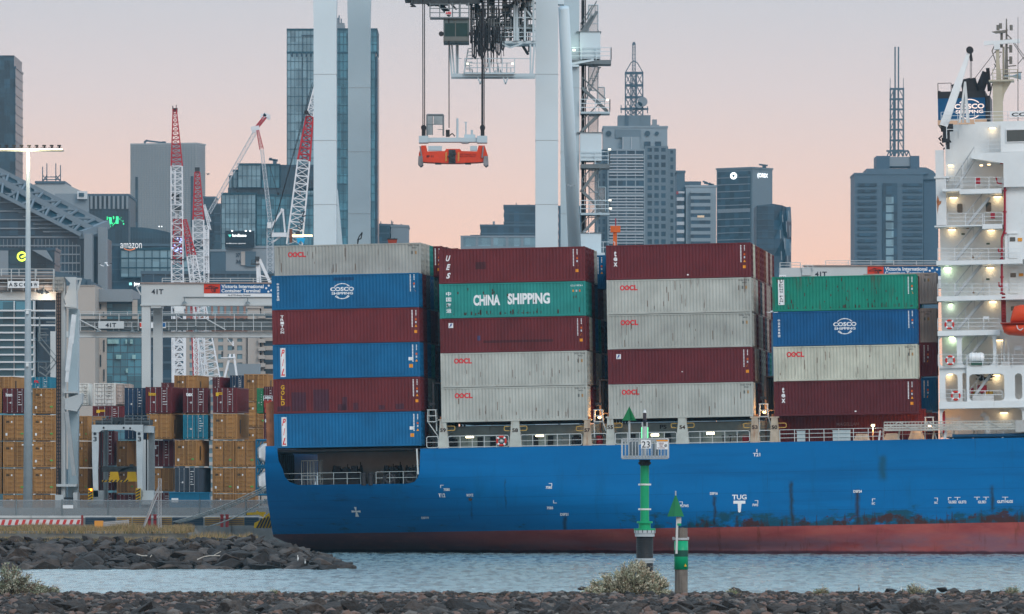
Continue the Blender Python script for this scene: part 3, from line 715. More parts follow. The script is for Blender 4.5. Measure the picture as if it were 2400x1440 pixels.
htext('', 0,0,0,0, loops=[[(818,1189),(824,1189),(822,1198),(832,1197),(832,1202),(823,1201),(826,1212),(817,1212),(820,1201),(810,1202),(810,1197),(820,1198)]])
for px, py, dx, dy in ((1031,1137,1,1),(1294,1133,-1,1),(1296,1180,1,-1),(1777,1173,-1,1),(2044,1169,1,1),(2198,1167,-1,1),(2222,1166,1,1),(1600,1176,-1,1)):
    htext('', 0,0,0,0, loops=[[(px,py),(px+8*dx,py),(px+8*dx,py+1.3*dy),(px+1.5*dx,py+1.3*dy),(px+1.5*dx,py+7*dy),(px,py+7*dy)]])
for px, py in ((2244,1165.5),(2290,1165),(2311,1165),(2356,1165)):
    htext('', 0,0,0,0, loops=[[(px-7,py),(px+7,py),(px+7,py+1.2),(px+.8,py+1.2),(px+.8,py+7),(px-.8,py+7),(px-.8,py+1.2),(px-7,py+1.2)]])
m_ = MB(); s_, z_ = S(1100, 1170); m_.tube((s_, hull_t(s_, z_)-.04, z_), (s_, hull_t(s_, z_)+.3, z_), .16, n=14); m_.build('discharge_port', BLK, ship)

# coaming wall, stanchions with frame numbers, walkway rails and lamps along the deck edge
COAM = mat('coaming_paint', (.20,.26,.27), var=.15, streak=.45, dirt=(.08,.05,.035)); PED = mat('pedestal_paint', (.42,.44,.40), var=.15, streak=.75, dirt=(.22,.085,.03))
RUSTY = mat('rusty_pedestal_paint', (.40,.33,.25), var=.3, streak=.95, dirt=(.25,.09,.025)); WARM = mat('lamp_glow', (1,.75,.45), var=0, emit=(1,.72,.38), es=9)
LAMPW = mat('lamp_white', (1,.85,.6), var=0, emit=(1,.85,.55), es=6)
m_ = MB(); s0, s1 = wx(1015, 2.5), wx(1815, 2.5); zt = S(1400, 996, 2.5)[1]
m_.box(s0, s1, 2.5, 2.8, DK, zt); m_.box(s0, s1, 2.3, 2.5, DK+1.0, DK+1.12)
for k in range(30): s_ = s0+(s1-s0)*k/29; m_.box(s_, s_+.1, 2.42, 2.5, DK, DK+1.0)
m_.build('hatch_coaming', COAM, ship)
m_ = MB(); m_.box(s0, s1, 2.9, 30, zt-.1, zt+.08); m_.build('hatch_cover', GREYD, ship)
m_ = MB()
for p0 in (1120, 1150, 1250, 1285, 1345, 1478, 1560): MB().box(wx(p0, 2.3), wx(p0, 2.3)+.45, 2.36, 2.42, DK+.05, DK+.9).build('access_opening', DARK, ship)
text('7AS', 'frame_mark', BLACKP, ship, wx(1148,2.4), wx(1170,2.4), S(1,1007,2.4)[1]-.15, S(1,1007,2.4)[1]+.22, 2.46, off=.02); text('PS', 'frame_mark', BLACKP, ship, wx(1548,2.4), wx(1564,2.4), S(1555,1000,2.4)[1]-.2, S(1555,1000,2.4)[1]+.14, 2.46, off=.02)
for px, num, wdx, ru in ((1038,'59',1,0),(1207,'58',1.25,0),(1376,'57',.9,1),(1430,'55',.9,0),(1599,'54',1.3,0),(1769,'53',1.0,1),(1815,'50',1.0,1)):
    s_, _ = S(px, 1000); zt = S(px, 986 if px < 1400 else 980)[1]; a = .26*wdx; b_ = .42*wdx
    m_ = MB(); m_.prism([(s_-b_, DK), (s_+b_, DK), (s_+a+.03, zt-.5), (s_+a, zt), (s_-a, zt), (s_-a-.03, zt-.5)], .05, .75)
    m_.box(s_-a-.12, s_+a+.12, .02, .85, zt, zt+.12); p = m_.build('container_pedestal', RUSTY if ru else PED, ship)
    m_ = MB(); m_.box(s_-a*.9, s_-a*.25, .1, .6, zt+.121, zt+.32); m_.box(s_+a*.25, s_+a*.9, .1, .6, zt+.121, zt+.32); m_.build('twistlock_seat', mat('rust_orange', (.30,.10,.03), var=.4), p)
    zn = S(px, 1009 if px < 1400 else 1002)[1]; text(num, 'frame_number', mat('frame_number_paint', (.03,.015,.012), var=0), p, s_-.24, s_+.24, zn-.15, zn+.17, .03, off=.03)
    m_ = MB(); L_ = rrect(s_+.15, s_+.95, zn-.02, zn+.34, .1, 2); 
    if num in ('58','54','59','55','50'): m_.path([(x, .4, z) for x, z in L_+L_[:1]], .035, 5)
    L_ = rrect(s_-.95, s_-.15, zn-.02, zn+.34, .1, 2)
    if num in ('58','54','57','53'): m_.path([(x, .4, z) for x, z in L_+L_[:1]], .035, 5)
    m_.build('hand_hold', mat('yellow_rail', (.55,.36,.10), var=.2), p)
for p0, p1 in ((1000,1027),(1050,1192),(1220,1364),(1385,1422),(1442,1586),(1612,1757),(1778,1808)):
    y_ = 1048; s0, s1 = S(p0, y_)[0], S(p1, y_)[0]; L_ = rrect(s0, s1, DK+.06, DK+.98, .15, 3)
    m_ = MB(); m_.path([(x, .08, z) for x, z in L_+L_[:1]], .035, 5); n = max(1, round((s1-s0)/1.0))
    for k in range(1, n): m_.bar((s0+(s1-s0)*k/n, .08, DK), (s0+(s1-s0)*k/n, .08, DK+.98), .05)
    m_.bar((s0, .08, DK+.5), (s1, .08, DK+.5), .035); m_.build('railing', RAILW, ship)
s0, s1 = S(1828,1046)[0], S(2070,1046)[0]
m_ = MB(); m_.rail([(s0,.08,DK),(s1,.08,DK)], 1.0, .045, 1.2, 3); m_.build('railing', RAILW, ship)
for p0, p1, y0 in ((1868,1887,1018),(1952,1993,1017)):
    s0, s1 = S(p0,1045)[0], S(p1,1045)[0]; m_ = MB(); m_.box(s0, s1, .15, .55, DK+.02, DK+.85); m_.box(s0-.03, s1+.03, .12, .58, DK+.85, DK+.9); m_.build('deck_locker', mat('locker_paint', (.38,.46,.48), streak=.3), ship)
for px, py in ((1101,1024),(1265,1021),(1535,1020),(1665,1016)):
    m_ = MB(); v = SV(px, py, 1.6); m_.tube(v-Vector((.32,0,0)), v+Vector((.32,0,0)), .1, n=8); m_.build('strip_lamp', LAMPW, ship)
    m_ = MB(); m_.box(v.x-.36, v.x+.36, v.y-.12, v.y+.9, v.z+.11, v.z+.16); m_.build('lamp_bracket', COAM, ship)
for px in (1060, 1352, 1060):
    m_ = MB(); v = SV(px, 1036, 1.4); m_.ring(v, .28, .1); m_.box(v.x-.42, v.x+.42, v.y+.1, v.y+.3, DK, DK+.75); m_.build('fairlead', BLK, ship)
for px in (1405, 1748):
    m_ = MB(); v = SV(px, 1030, 1.5); m_.tube(v-Vector((0,0,.4)), v+Vector((0,0,.3)), .28, n=12); m_.build('hose_drum', mat('red_paint', (.30,.02,.025)), ship)
for px in (1695, 1712, 1728, 1200):
    m_ = MB(); v = SV(px, 1046, 1.9); m_.tube(v, v+Vector((0,0,.75)), .05, n=6); m_.tube(v+Vector((0,0,.75)), v+Vector((0,0,.9)), .12, n=8); m_.build('vent_pipe', BLK, ship)
# floodlight cages between the stacks
for k, (px, y0, y1) in enumerate(((1013,961,989),(1403,961,989),(1790,947,977),(2178,978,1010))):
    m_ = MB(); a = SV(px-10, y1, .6); b_ = SV(px+10, y0, .6)
    for x in (a.x, b_.x):
        for t_ in (.3, 1.1): m_.bar((x, t_, a.z), (x*.85+(a.x+b_.x)/2*.15, t_, b_.z), .06)
    for z in (a.z, (a.z+b_.z)/2, b_.z):
        for t_ in (.3, 1.1): m_.bar((a.x, t_, z), (b_.x, t_, z), .06)
        m_.bar((a.x, .3, z), (a.x, 1.1, z), .06); m_.bar((b_.x, .3, z), (b_.x, 1.1, z), .06)
    m_.box(a.x, b_.x, .3, 1.1, a.z-.05, a.z); m_.bar((a.x, .5, a.z), (a.x+(.9 if k == 0 else 0), .5, a.z-1.3), .08); m_.bar((b_.x, .5, a.z), (b_.x+(0 if k == 0 else .25), .5, a.z-.8), .1)
    cg = m_.build('lookout_cage', RAILW, ship)
    m_ = MB(); c = (a.x+b_.x)/2; m_.bar((c, .7, b_.z), (c, .7, b_.z+.35), .07); m_.box(c-.26, c+.26, .5, .8, b_.z+.35, b_.z+.6); m_.box(c-.22, c+.22, .46, .5, b_.z+.38, b_.z+.57); m_.build('floodlight', BLK, cg)
    if k:
        m_ = MB(); m_.box(c-.12, c+.12, 1.3, 1.4, a.z+.3, a.z+.42); m_.build('sodium_lamp', WARM, cg)
        pl = bpy.data.lights.new('sodium_light', 'POINT'); pl.energy = 160; pl.color = (1, .42, .12); pl.shadow_soft_size = .15
        lo = bpy.data.objects.new('sodium_light', pl); C.objects.link(lo); lo.parent = cg; lo.location = (c, 1.1, a.z+.55)
# lashing bridges standing in the gaps
for p0 in (1002, 1394, 1783):
    m_ = MB()
    for t_ in [1.8 + 2.5*k for k in range(7)]:
        for dx in (.25, 1.0): x = S(p0, 900)[0] + dx; m_.bar((x, t_, DK), (x, t_, DK+ 5.5), .16)
    for z in (2.6, 5.4): x = S(p0, 900)[0]; m_.box(x+.15, x+1.1, 1.8, 17, DK+z, DK+z+.1)
    m_.build('lashing_bridge', mat('lashing_steel', (.08,.07,.07), var=.3), ship)
# rust brown stern post with the flag staff and crew basket
m_ = MB(); a = SV(624, 1047, .6); b_ = SV(642, 945, .6)
m_.box(a.x+.05, a.x+.4, .5, .9, a.z, b_.z); m_.box(b_.x-.35, b_.x-.02, .5, .9, a.z, b_.z+.1)
for k in range(7): z = a.z + (b_.z-a.z)*k/6; m_.box(a.x+.4, b_.x-.35, .55, .85, z-.05, z+.05)
m_.box(a.x+.05, b_.x-.02, .9, 1.0, a.z, b_.z); m_.build('lashing_post', mat('rust_brown_steel', (.26,.10,.045), var=.35, streak=.6), ship)
# ================================================================ DECKHOUSE (parts of the ship, all in ship coordinates)
HW = mat('deckhouse_white', (.66,.69,.69), rough=.5, var=.08, scale=.6, streak=.42, dirt=(.44,.42,.38)); WR = mat('white_rail_paint', (.62,.65,.66), var=.05)
WALL_T, EDGE_T = 3.4, .35
def Sz(py, t=EDGE_T, px=2300): return S(px, py, t)[1]
def Ss(px, t=EDGE_T, py=700): return S(px, py, t)[0]
house = MB(); T = WALL_T
def hb(mb, px0, px1, py0, py1, t0, t1): mb.box(Ss(px0, t0), Ss(px1, t0), t0, t1, Sz(py1, t0), Sz(py0, t0)); return mb
# main block wall set back, upper block, bridge block
hb(house, 2206, 2600, 440, 1024, T, 28); hb(house, 2222, 2292, 291, 441, T, 28); hb(house, 2292, 2600, 286, 440, T+.01, 28)
hs = house.build('deckhouse_wall', HW, ship)
pl_ = MB()
# balconies (white plates) at each deck, from the top down
for px0, px1, py0, py1, t0 in ((2213,2257,441,447,.8),(2253,2352,443,454,.5),(2193,2306,527,530,.35),(2305,2352,526,537,.35),(2196,2398,610,620,.3),(2196,2600,693,704,.3),(2196,2343,774,786,.3)):
    m_ = MB(); hb(m_, px0, px1, py0, py1, t0, T+.2); m_.build('deck_plate', HW, ship)
m_ = MB(); hb(m_, 2357, 2600, 440, 610, .9, T); m_.build('cabin_block', HW, ship)
# bridge wing with its slanted underside
m_ = MB(); P = [(Ss(2282), Sz(359)), (Ss(2600), Sz(357)), (Ss(2600), Sz(440)), (Ss(2357), Sz(440)), (Ss(2357), Sz(384)), (Ss(2282), Sz(371))]
m_.prism(P, .35, T+.3); m_.build('bridge_wing', HW, ship)
m_ = MB(); hb(m_, 2352, 2600, 286, 358, 1.0, T); wh = m_.build('wheelhouse', HW, ship)
gl = mat('dark_glass', (.02,.05,.06), rough=.12, var=0, spec=.6)
m_ = MB(); hb(m_, 2366, 2600, 307, 334, .94, 1.02); f_ = m_.build('window', gl, wh)
m_ = MB(); hb(m_, 2366, 2600, 304.5, 307, .9, 1.02); hb(m_, 2366, 2600, 334, 336, .9, 1.02); hb(m_, 2364, 2366, 304.5, 336, .9, 1.02); m_.build('window_frame', WR, f_)
m_ = MB(); hb(m_, 2374, 2470, 263, 277, .9, 1.0); sg = m_.build('name_board', mat('board_white', (.72,.74,.74), var=0), ship)
text('COSCO', 'name_lettering', BLACKP, sg, Ss(2378), Ss(2462), Sz(274), Sz(265.5), .88, off=.02)
# fluted pieces: window pair, doors, vents
for px, py0, py1 in ((2247,477,498),(2314,475,497)):
    s0, s1 = Ss(px, T), Ss(px+13, T); o_ = place2d(fill2d([rrect(s0, s1, Sz(py1, T), Sz(py0, T), .12)]), 'window', gl, ship, 0, 0, 0, 0, T-.03, raw=True)
    place2d(fill2d([rrect(s0-.06, s1+.06, Sz(py1, T)-.06, Sz(py0, T)+.06, .15), rrect(s0, s1, Sz(py1, T), Sz(py0, T), .12)]), 'window_frame', WR, o_, 0, 0, 0, 0, T-.05, raw=True)
for py0, py1, tt in ((550,607,.9),(634,690,T),(712,770,T)):
    m_ = MB(); hb(m_, 2366, 2386, py0, py1, tt-.08, tt); d_ = m_.build('door', HW, ship)
    m_ = MB(); hb(m_, 2369, 2382, py0+8, py0+18, tt-.1, tt-.07); m_.build('window', gl, d_)
    m_ = MB(); hb(m_, 2364, 2388, py0-2, py0, tt-.16, tt); m_.build('door_hood', HW, d_)
for px0, px1, py0, py1, tt in ((2388,2398,560,568,.87),(2389,2399,643,650,T-.03),(2229,2238,1e3,1e3,T)):
    if py0 < 999: m_ = MB(); hb(m_, px0, px1, py0, py1, tt-.03, tt); m_.build('orange_notice', mat('notice_orange', (.68,.28,.03), var=0), ship)
for px, py in ((2318,572),(2316,655),(2260,548)):
    m_ = MB(); hb(m_, px-4, px+4, py-2, py+2, T-.04, T-.01); m_.build('notice', mat('notice_green', (.05,.10,.07), var=0), ship)
for px, py in ((2268,534),(2280,602),(2281,685)):
    m_ = MB(); c_ = SV(px, py, T-.03); m_.prism([(c_.x-.13, c_.z-.1), (c_.x+.13, c_.z-.1), (c_.x, c_.z+.13)], T-.04, T-.01); m_.build('warning_triangle', mat('notice_brown', (.22,.12,.05), var=0), ship)
# round ended arcade plates on the lower decks
def arcade(px0, px1, py0, py1, holes, t, name='arcade_plate', th=.25):
    lp = [[(Ss(px0,t), Sz(py1,t)), (Ss(px1,t), Sz(py1,t)), (Ss(px1,t), Sz(py0,t)), (Ss(px0,t), Sz(py0,t))]]
    for a, b, c, d, r in holes: lp.append(rrect(Ss(a,t), Ss(b,t), Sz(d,t), Sz(c,t), r))
    place2d(fill2d(lp), name, HW, ship, 0, 0, 0, 0, t+th, raw=True, thick=th)
arcade(2197, 2345, 786.2, 859.8, [(2199,2240,788,857,.35),(2252,2325,786.5,857,.4),(2333,2344,788,857,.15)], .35)
arcade(2198, 2262, 860, 943, [(2212,2241,875,941,.35),(2252,2260.5,874,941,.12)], .6)
arcade(2262, 2600, 859, 943, [(2268,2350,877,940,.32),(2375,2392,877,938,.29),(2410,2470,877,938,.29)], .3)
arcade(2197, 2600, 943.2, 1024, [(2203,2391,958,1022,.45),(2420,2590,958,1022,.45)], .5)
for px0, px1, py0, py1, t0 in ((2198,2600,858,862,.62),(2196,2600,941,957,.28)):
    m_ = MB(); hb(m_, px0, px1, py0, py1, t0, T+.2); m_.build('deck_plate', HW, ship)
# stairs, rails, lamps
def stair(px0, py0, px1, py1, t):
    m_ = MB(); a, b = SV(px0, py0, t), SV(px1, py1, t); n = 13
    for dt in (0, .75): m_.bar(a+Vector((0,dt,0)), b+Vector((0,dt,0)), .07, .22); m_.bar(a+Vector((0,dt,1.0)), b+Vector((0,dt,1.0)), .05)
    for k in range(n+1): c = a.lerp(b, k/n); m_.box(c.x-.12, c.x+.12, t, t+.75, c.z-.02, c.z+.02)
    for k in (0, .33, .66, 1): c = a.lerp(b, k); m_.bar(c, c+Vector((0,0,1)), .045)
    m_.build('stairway', mat('stair_grey', (.40,.43,.44), var=.1), ship)  # white stairs; the shadow that sets them off is put into this grey
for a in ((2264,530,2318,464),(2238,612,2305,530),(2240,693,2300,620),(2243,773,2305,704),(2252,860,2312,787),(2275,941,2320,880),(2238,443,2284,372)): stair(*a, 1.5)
def railp(pts, t=.4, h=.95, step=1.3):
    m_ = MB(); m_.rail([SV(p, q_, t) for p, q_ in pts], h, .035, step, 3); m_.build('railing', WR, ship)
railp([(2222,527.5),(2303,527.5)]); railp([(2307,526),(2350,526)]); railp([(2198,610),(2397,610)], step=1.4); railp([(2198,693),(2400,693)], step=1.4); railp([(2198,774),(2342,774)], step=1.2)
railp([(2199,858),(2265,858)]); railp([(2268,859),(2480,859)]); railp([(2200,941),(2262,941)]); railp([(2255,443),(2350,443)], .6); railp([(2215,441),(2252,441)], .9); railp([(2284,359),(2350,357)], .5, 1.0, 1.0); railp([(2206,289),(2480,286)], 1.2, .9)
m_ = MB(); m_.rail([SV(2269, 925, .9)+Vector((0,0,-.3)), SV(2349, 925, .9)+Vector((0,0,-.3))], .6, .05, 1.5, 2); m_.build('railing', WR, ship)
def lamp(px, py, t, e=45, col=(1,.70,.36), wd=.30):
    m_ = MB(); c = SV(px, py, t); m_.box(c.x-wd, c.x+wd, t-.16, t-.02, c.z-.06, c.z+.03)
    o_ = m_.build('wall_lamp', mat('lamp_warm' if col[2] < .5 else 'lamp_green', (1,.8,.5), var=0, emit=col, es=3.5), ship)
    m_ = MB(); m_.box(c.x-wd-.04, c.x+wd+.04, t-.2, t, c.z+.03, c.z+.09); m_.build('lamp_hood', WR, o_)
    pl = bpy.data.lights.new('lamp_light', 'POINT'); pl.energy = e*.22; pl.color = col; pl.shadow_soft_size = .2
    lo = bpy.data.objects.new('lamp_light', pl); C.objects.link(lo); lo.parent = ship; lo.location = c + Vector((0,-.35,-.25))
lamp(2235,464,T); lamp(2338,462,T); lamp(2231,539,T); lamp(2323,540,T); lamp(2221,629,T,60,(.75,1,.62)); lamp(2321,628,T); lamp(2228,714,T,40,(.8,1,.7),.15); lamp(2327,708,T)
lamp(2233,791,T,70,(.75,1,.6)); lamp(2343,798,T,25); lamp(2224,878,T); lamp(2335,880,T,60); lamp(2353,968,T,40); lamp(2326,301,T,30,wd=.25); lamp(2318,386,1.4,20,wd=.12); lamp(2300,388,1.4,20,wd=.12); lamp(2228,388,T,25,wd=.2)
# red fire main with its valves
RP = mat('fire_main_red', (.30,.015,.03), var=.1)
m_ = MB(); pts = [(2344,382),(2353,383),(2355,395),(2355,540),(2348,558),(2348,690)]; m_.path([SV(a, b, .75) for a, b in pts], .09, 8)
for py in (447,497,547,590,607,650,688): c = SV(2355 if py < 548 else 2348, py, .75); m_.tube(c-Vector((0,0,.06)), c+Vector((0,0,.06)), .15, n=8)
m_.path([SV(2348,590,.75), SV(2341,592,.75), SV(2340,582,.75)], .07, 6); m_.path([SV(2348,672,.75), SV(2342,672,.75), SV(2341,662,.75)], .07, 6); m_.path([SV(2355,432,.75), SV(2338,430,.75), SV(2334,415,.75)], .06, 6)
m_.build('fire_main', RP, ship)
for px, py in ((2297,424),(2330,506),(2194+10,1e4)):
    if py < 999: m_ = MB(); hb(m_, px-5, px+5, py-7, py+7, 1.6, 2.0); m_.build('hose_cabinet', RP, ship)
for px, py, w_, h_ in ((2359,587,6,6),(2358,672,6,7),(2310,747,7,5),(2384,820,9,8)):
    m_ = MB(); hb(m_, px-w_, px+w_, py-h_, py+h_*.3, 1.0, 1.4); hb(m_, px-w_, px-w_+1.5, py+h_*.3, py+h_*1.6, 1.0, 1.2); hb(m_, px+w_-1.5, px+w_, py+h_*.3, py+h_*1.6, 1.0, 1.2); m_.build('equipment_box', WR, ship)
# inside of the lower gallery: machinery seen through the openings
m_ = MB(); c = SV(2301, 912, 2.2); m_.tube(c-Vector((0,0,.3)), c+Vector((0,0,.3)), .42, n=14); m_.tube(c-Vector((.9,0,.35)), c-Vector((.9,0,-.1)), .22, n=10); m_.bar(c-Vector((0,0,1.4)), c, .16); m_.build('foam_monitor', RP, ship)
m_ = MB(); hb(m_, 2275, 2325, 927, 941, 1.4, 2.2); m_.build('equipment_box', WR, ship)
m_ = MB()
for px in (2280, 2312, 2322): c = SV(px, 920, 2.4); m_.tube(c-Vector((0,0,.25)), c+Vector((0,0,.1)), .18, n=8)
m_.build('yellow_valve', mat('valve_yellow', (.5,.30,.03), var=.1), ship)
m_ = MB(); c = SV(2306, 884, 2.4); rr = random.Random(3)
for k in range(16): m_.bar(c+Vector((rr.uniform(-.9,.9),0,rr.uniform(-.35,.5))), c+Vector((rr.uniform(-.9,.9),.3,rr.uniform(-.35,.5))), .1)
m_.build('cable_gear', BLK, ship)
m_ = MB(); P_ = [SV(2300,970,2.2), SV(2310,975,2.2), SV(2314,990,2.2), SV(2314,1022,2.2)]; m_.path(P_, .26, 10); m_.build('ventilation_duct', HW, ship)
m_ = MB(); m_.rail([SV(2215,985,1.5), SV(2248,985,1.5)], .1, .1, 1.1, 1); m_.bar(SV(2215,1022,1.5), SV(2215,975,1.5), .14); m_.bar(SV(2248,1022,1.5), SV(2248,975,1.5), .12); m_.bar(SV(2232,1022,1.5), SV(2232,975,1.5), .08); m_.build('davit_frame', WR, ship)
m_ = MB(); hb(m_, 2204, 2210, 962, 1022, 1.2, 1.5); m_.build('fire_main', RP, ship)
# provision crane standing at the edge
CRW = mat('crane_white', (.60,.62,.62), var=.08, streak=.35, dirt=(.30,.22,.17))
t0 = 1.6; m_ = MB(); m_.box(Ss(2198,t0), Ss(2222,t0), t0-.0, t0+1.5, Sz(526,t0), Sz(412,t0)); m_.box(Ss(2194,t0), Ss(2230,t0), t0-.1, t0+1.6, Sz(416,t0), Sz(412,t0)); m_.box(Ss(2198,t0), Ss(2217,t0), t0, t0+1.0, Sz(412,t0), Sz(350,t0))
cr_ = m_.build('crane_pedestal', CRW, ship)
rs_ = mat('rust_stain', (.36,.13,.05), var=.5, scale=4, streak=.9, dirt=(.6,.55,.5))
place2d(fill2d([[(Ss(2199,t0),Sz(470,t0)),(Ss(2202,t0),Sz(456,t0)),(Ss(2206,t0),Sz(470,t0)),(Ss(2211,t0),Sz(469,t0)),(Ss(2209,t0),Sz(476,t0)),(Ss(2204,t0),Sz(480,t0)),(Ss(2201,t0),Sz(500,t0)),(Ss(2200,t0),Sz(478,t0))]]), 'rust_stain', rs_, cr_, 0,0,0,0, t0-.02, raw=True)
m_ = MB(); a, b = SV(2212,296,1.9), SV(2272,120,1.9)
d_ = (b-a).normalized(); n_ = Vector((d_.z,0,-d_.x)); vs = []
for c, hw in ((a,.34),(a.lerp(b,.5),.30),(b,.13)):
    for sx, sy in ((-1,-1),(1,-1),(1,1),(-1,1)): vs.append(c + n_*hw*sx + Vector((0,.3*sy*(hw/.34+.3),0)))
m_.add(vs, [(4*j+k,4*j+(k+1)%4,4*j+4+(k+1)%4,4*j+4+k) for j in (0,1) for k in range(4)] + [(3,2,1,0),(8,9,10,11)]); m_.build('crane_boom', mat('boom_white', (.72,.74,.74), var=.05), ship)
m_ = MB(); a = SV(2273,118,1.9); m_.tube(a-Vector((0,.3,0)), a+Vector((0,.3,0)), .3, n=12); m_.bar(a, a+Vector((.12,0,-.9)), .25); m_.build('boom_head', BLK, ship)
m_ = MB(); c = SV(2214,300,1.9); m_.tube(c-Vector((.3,0,.0)), c+Vector((.7,0,0)), .32, n=12); m_.box(c.x-.15, c.x+.4, 1.6, 2.4, c.z-1.2, c.z); m_.bar(SV(2221,300,1.9), SV(2222,350,1.9), .28)
for k in range(12): p_ = c+Vector((rr.uniform(-.5,.4),rr.uniform(-.3,.3),rr.uniform(-1.8,.1))); m_.bar(p_, p_+Vector((rr.uniform(-.3,.3),.2,rr.uniform(-.4,.4))), .09)
m_.build('slewing_gear', BLK, ship)
m_ = MB(); m_.rail([SV(2219,325,1.2), SV(2246,325,1.2), SV(2246,325,2.6)], 1.5, .05, .7, 2); m_.build('railing', WR, ship)
m_ = MB(); m_.rail([SV(2221,410,1.3), SV(2257,408,1.3)], 1.0, .05, .6, 2); m_.build('railing', WR, ship)
m_ = MB(); P = SV(2262,192,2.6)
for px, t_ in ((2249,2.3),(2257,3.2),(2267,2.3),(2271,3.2)): m_.bar(P, SV(px, 288, t_), .16)
m_.build('boom_rest', CRW, ship)
m_ = MB(); m_.tube(SV(2274,128,1.9), SV(2274,200,2.4), .025, n=5); m_.tube(SV(2277,128,1.9), SV(2277,215,2.4), .025, n=5); m_.build('hoist_wire', BLK, ship)
# funnel
t0 = 9.; FB = mat('funnel_blue', (.003,.07,.17), var=.1); m_ = MB(); m_.box(Ss(2206,t0), Ss(2317,t0), t0, t0+6, Sz(280,t0), Sz(229,t0)); fn = m_.build('funnel', FB, ship)
m_ = MB(); m_.box(Ss(2206,t0)-.01, Ss(2317,t0)+.01, t0-.01, t0+6.01, Sz(229,t0), Sz(213,t0)); m_.box(Ss(2206,t0), Ss(2213,t0), t0, t0+.05, Sz(222,t0), Sz(211,t0)); m_.build('funnel_top', BLK, fn)
m_ = MB(); m_.box(Ss(2205,t0), Ss(2320,t0), t0-.1, t0+6.1, Sz(291,t0), Sz(280,t0)); m_.build('funnel_base', mat('funnel_base_tan', (.55,.36,.24), var=.1), fn)
m_ = MB(); m_.box(Ss(2317,t0)+.02, Ss(2328,t0), t0+.5, t0+6, Sz(287,t0), Sz(224,t0)); m_.build('funnel_duct', mat('duct_grey', (.10,.10,.11), var=.2), fn)
cx_, cz_ = S(2272, 256, t0); lps = [arc(cx_, cz_, 1.35*.8, .85, 40, 140, .09), arc(cx_, cz_, 1.35*.8, .85, 222, 318, .09)]
sh = Sheet().text('COSCO', cx_-1.25, cx_+1.25, cz_+.02, cz_+.44, off=.04).text('SHIPPING', cx_-1.15, cx_+1.15, cz_-.36, cz_-.08, off=.03)
for l in lps: sh.loops([l])
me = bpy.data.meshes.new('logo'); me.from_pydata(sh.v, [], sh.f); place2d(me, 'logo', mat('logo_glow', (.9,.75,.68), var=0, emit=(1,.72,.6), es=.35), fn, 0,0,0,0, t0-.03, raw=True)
m_ = MB(); z_ = Sz(213,t0)
for a, b, r_ in (((2290,214),(2312,170),.42),((2272,214),(2262,186),.5),((2284,214),(2275,185),.5),((2300,214),(2292,200),.45),((2241,214),(2236,198),.25)):
    p, q_ = SV(a[0], a[1], t0+2), SV(b[0], b[1], t0+2); m_.tube(p-Vector((0,0,.5)), q_, r_, r_*.85, n=12)
m_.prism([(Ss(2262,t0),z_),(Ss(2262,t0),z_+.8),(Ss(2275,t0),z_+1.05),(Ss(2292,t0),z_+.6),(Ss(2298,t0),z_)], t0+1, t0+4); m_.bar(SV(2315,160,t0+2), SV(2319,214,t0+2), .3)
m_.build('exhaust_pipe', BLK, fn)
m_ = MB(); m_.rail([(Ss(2207,t0),t0,z_),(Ss(2238,t0),t0,z_)], .7, .05, .8, 1); m_.path([SV(2320,225,t0), SV(2326,196,t0), SV(2329,200,t0), SV(2329,290,t0)], .05, 5); m_.build('funnel_ladder', BLK, fn)
# main mast
MT = 8.; MC = mat('mast_buff', (.42,.38,.29), var=.1, streak=.3); MG = mat('mast_grey', (.16,.15,.13), var=.2)
def mv(px, py, dt=0): return SV(px, py, MT+dt)
m_ = MB(); m_.box(Ss(2335,MT), Ss(2358,MT), MT, MT+.9, Sz(288,MT), Sz(192,MT)); m_.prism([(Ss(2358,MT),Sz(192,MT)),(Ss(2378,MT),Sz(194,MT)),(Ss(2362,MT),Sz(220,MT)),(Ss(2358,MT),Sz(240,MT))], MT+.2, MT+.7)
m_.box(Ss(2327,MT), Ss(2385,MT), MT-.5, MT+1.4, Sz(193,MT), Sz(189,MT)); m_.box(Ss(2344,MT), Ss(2352,MT), MT+.2, MT+.6, Sz(190,MT), Sz(112,MT)); m_.bar(mv(2345,190,.3), mv(2340,130,.3), .1); m_.tube(mv(2352,190,.6), mv(2352,110,.6), .09, n=6)
ma = m_.build('mast', MC, ship)
m_ = MB(); m_.rail([mv(2327,190,-.5), mv(2385,190,-.5)], .95, .05, .6, 3); m_.build('railing', MC, ma)
m_ = MB(); m_.tube(mv(2359,190,.4), mv(2359,44,.4), .16, .05, n=8); m_.tube(mv(2346,112,.4), mv(2346,78,.4), .06, n=6); m_.tube(mv(2349,112,.4), mv(2349,78,.4), .06, n=6)
m_.prism([(Ss(2335,MT),Sz(75,MT)),(Ss(2374,MT),Sz(71,MT)),(Ss(2366,MT),Sz(78,MT)),(Ss(2344,MT),Sz(79,MT))], MT+.1, MT+.6)
for px, py in ((2339,66),(2345,62),(2370,66),(2369,113),(2369,118),(2369,140),(2369,145)): c = mv(px, py, .3); m_.tube(c-Vector((0,0,.2)), c+Vector((0,0,.25)), .13, n=8)
for a, b in (((2359,112),(2370,113)),((2359,142),(2371,142)),((2331,123),(2348,123)),((2359,80),(2371,92)),((2344,96),(2372,92)),((2332,105),(2325,120)),((2325,120),(2335,150)),((2335,158),(2330,150)),((2382,154),(2362,156)),((2395,170),(2360,172))): m_.bar(mv(*a,.3), mv(*b,.3), .09)
m_.build('mast_head', MG, ma)
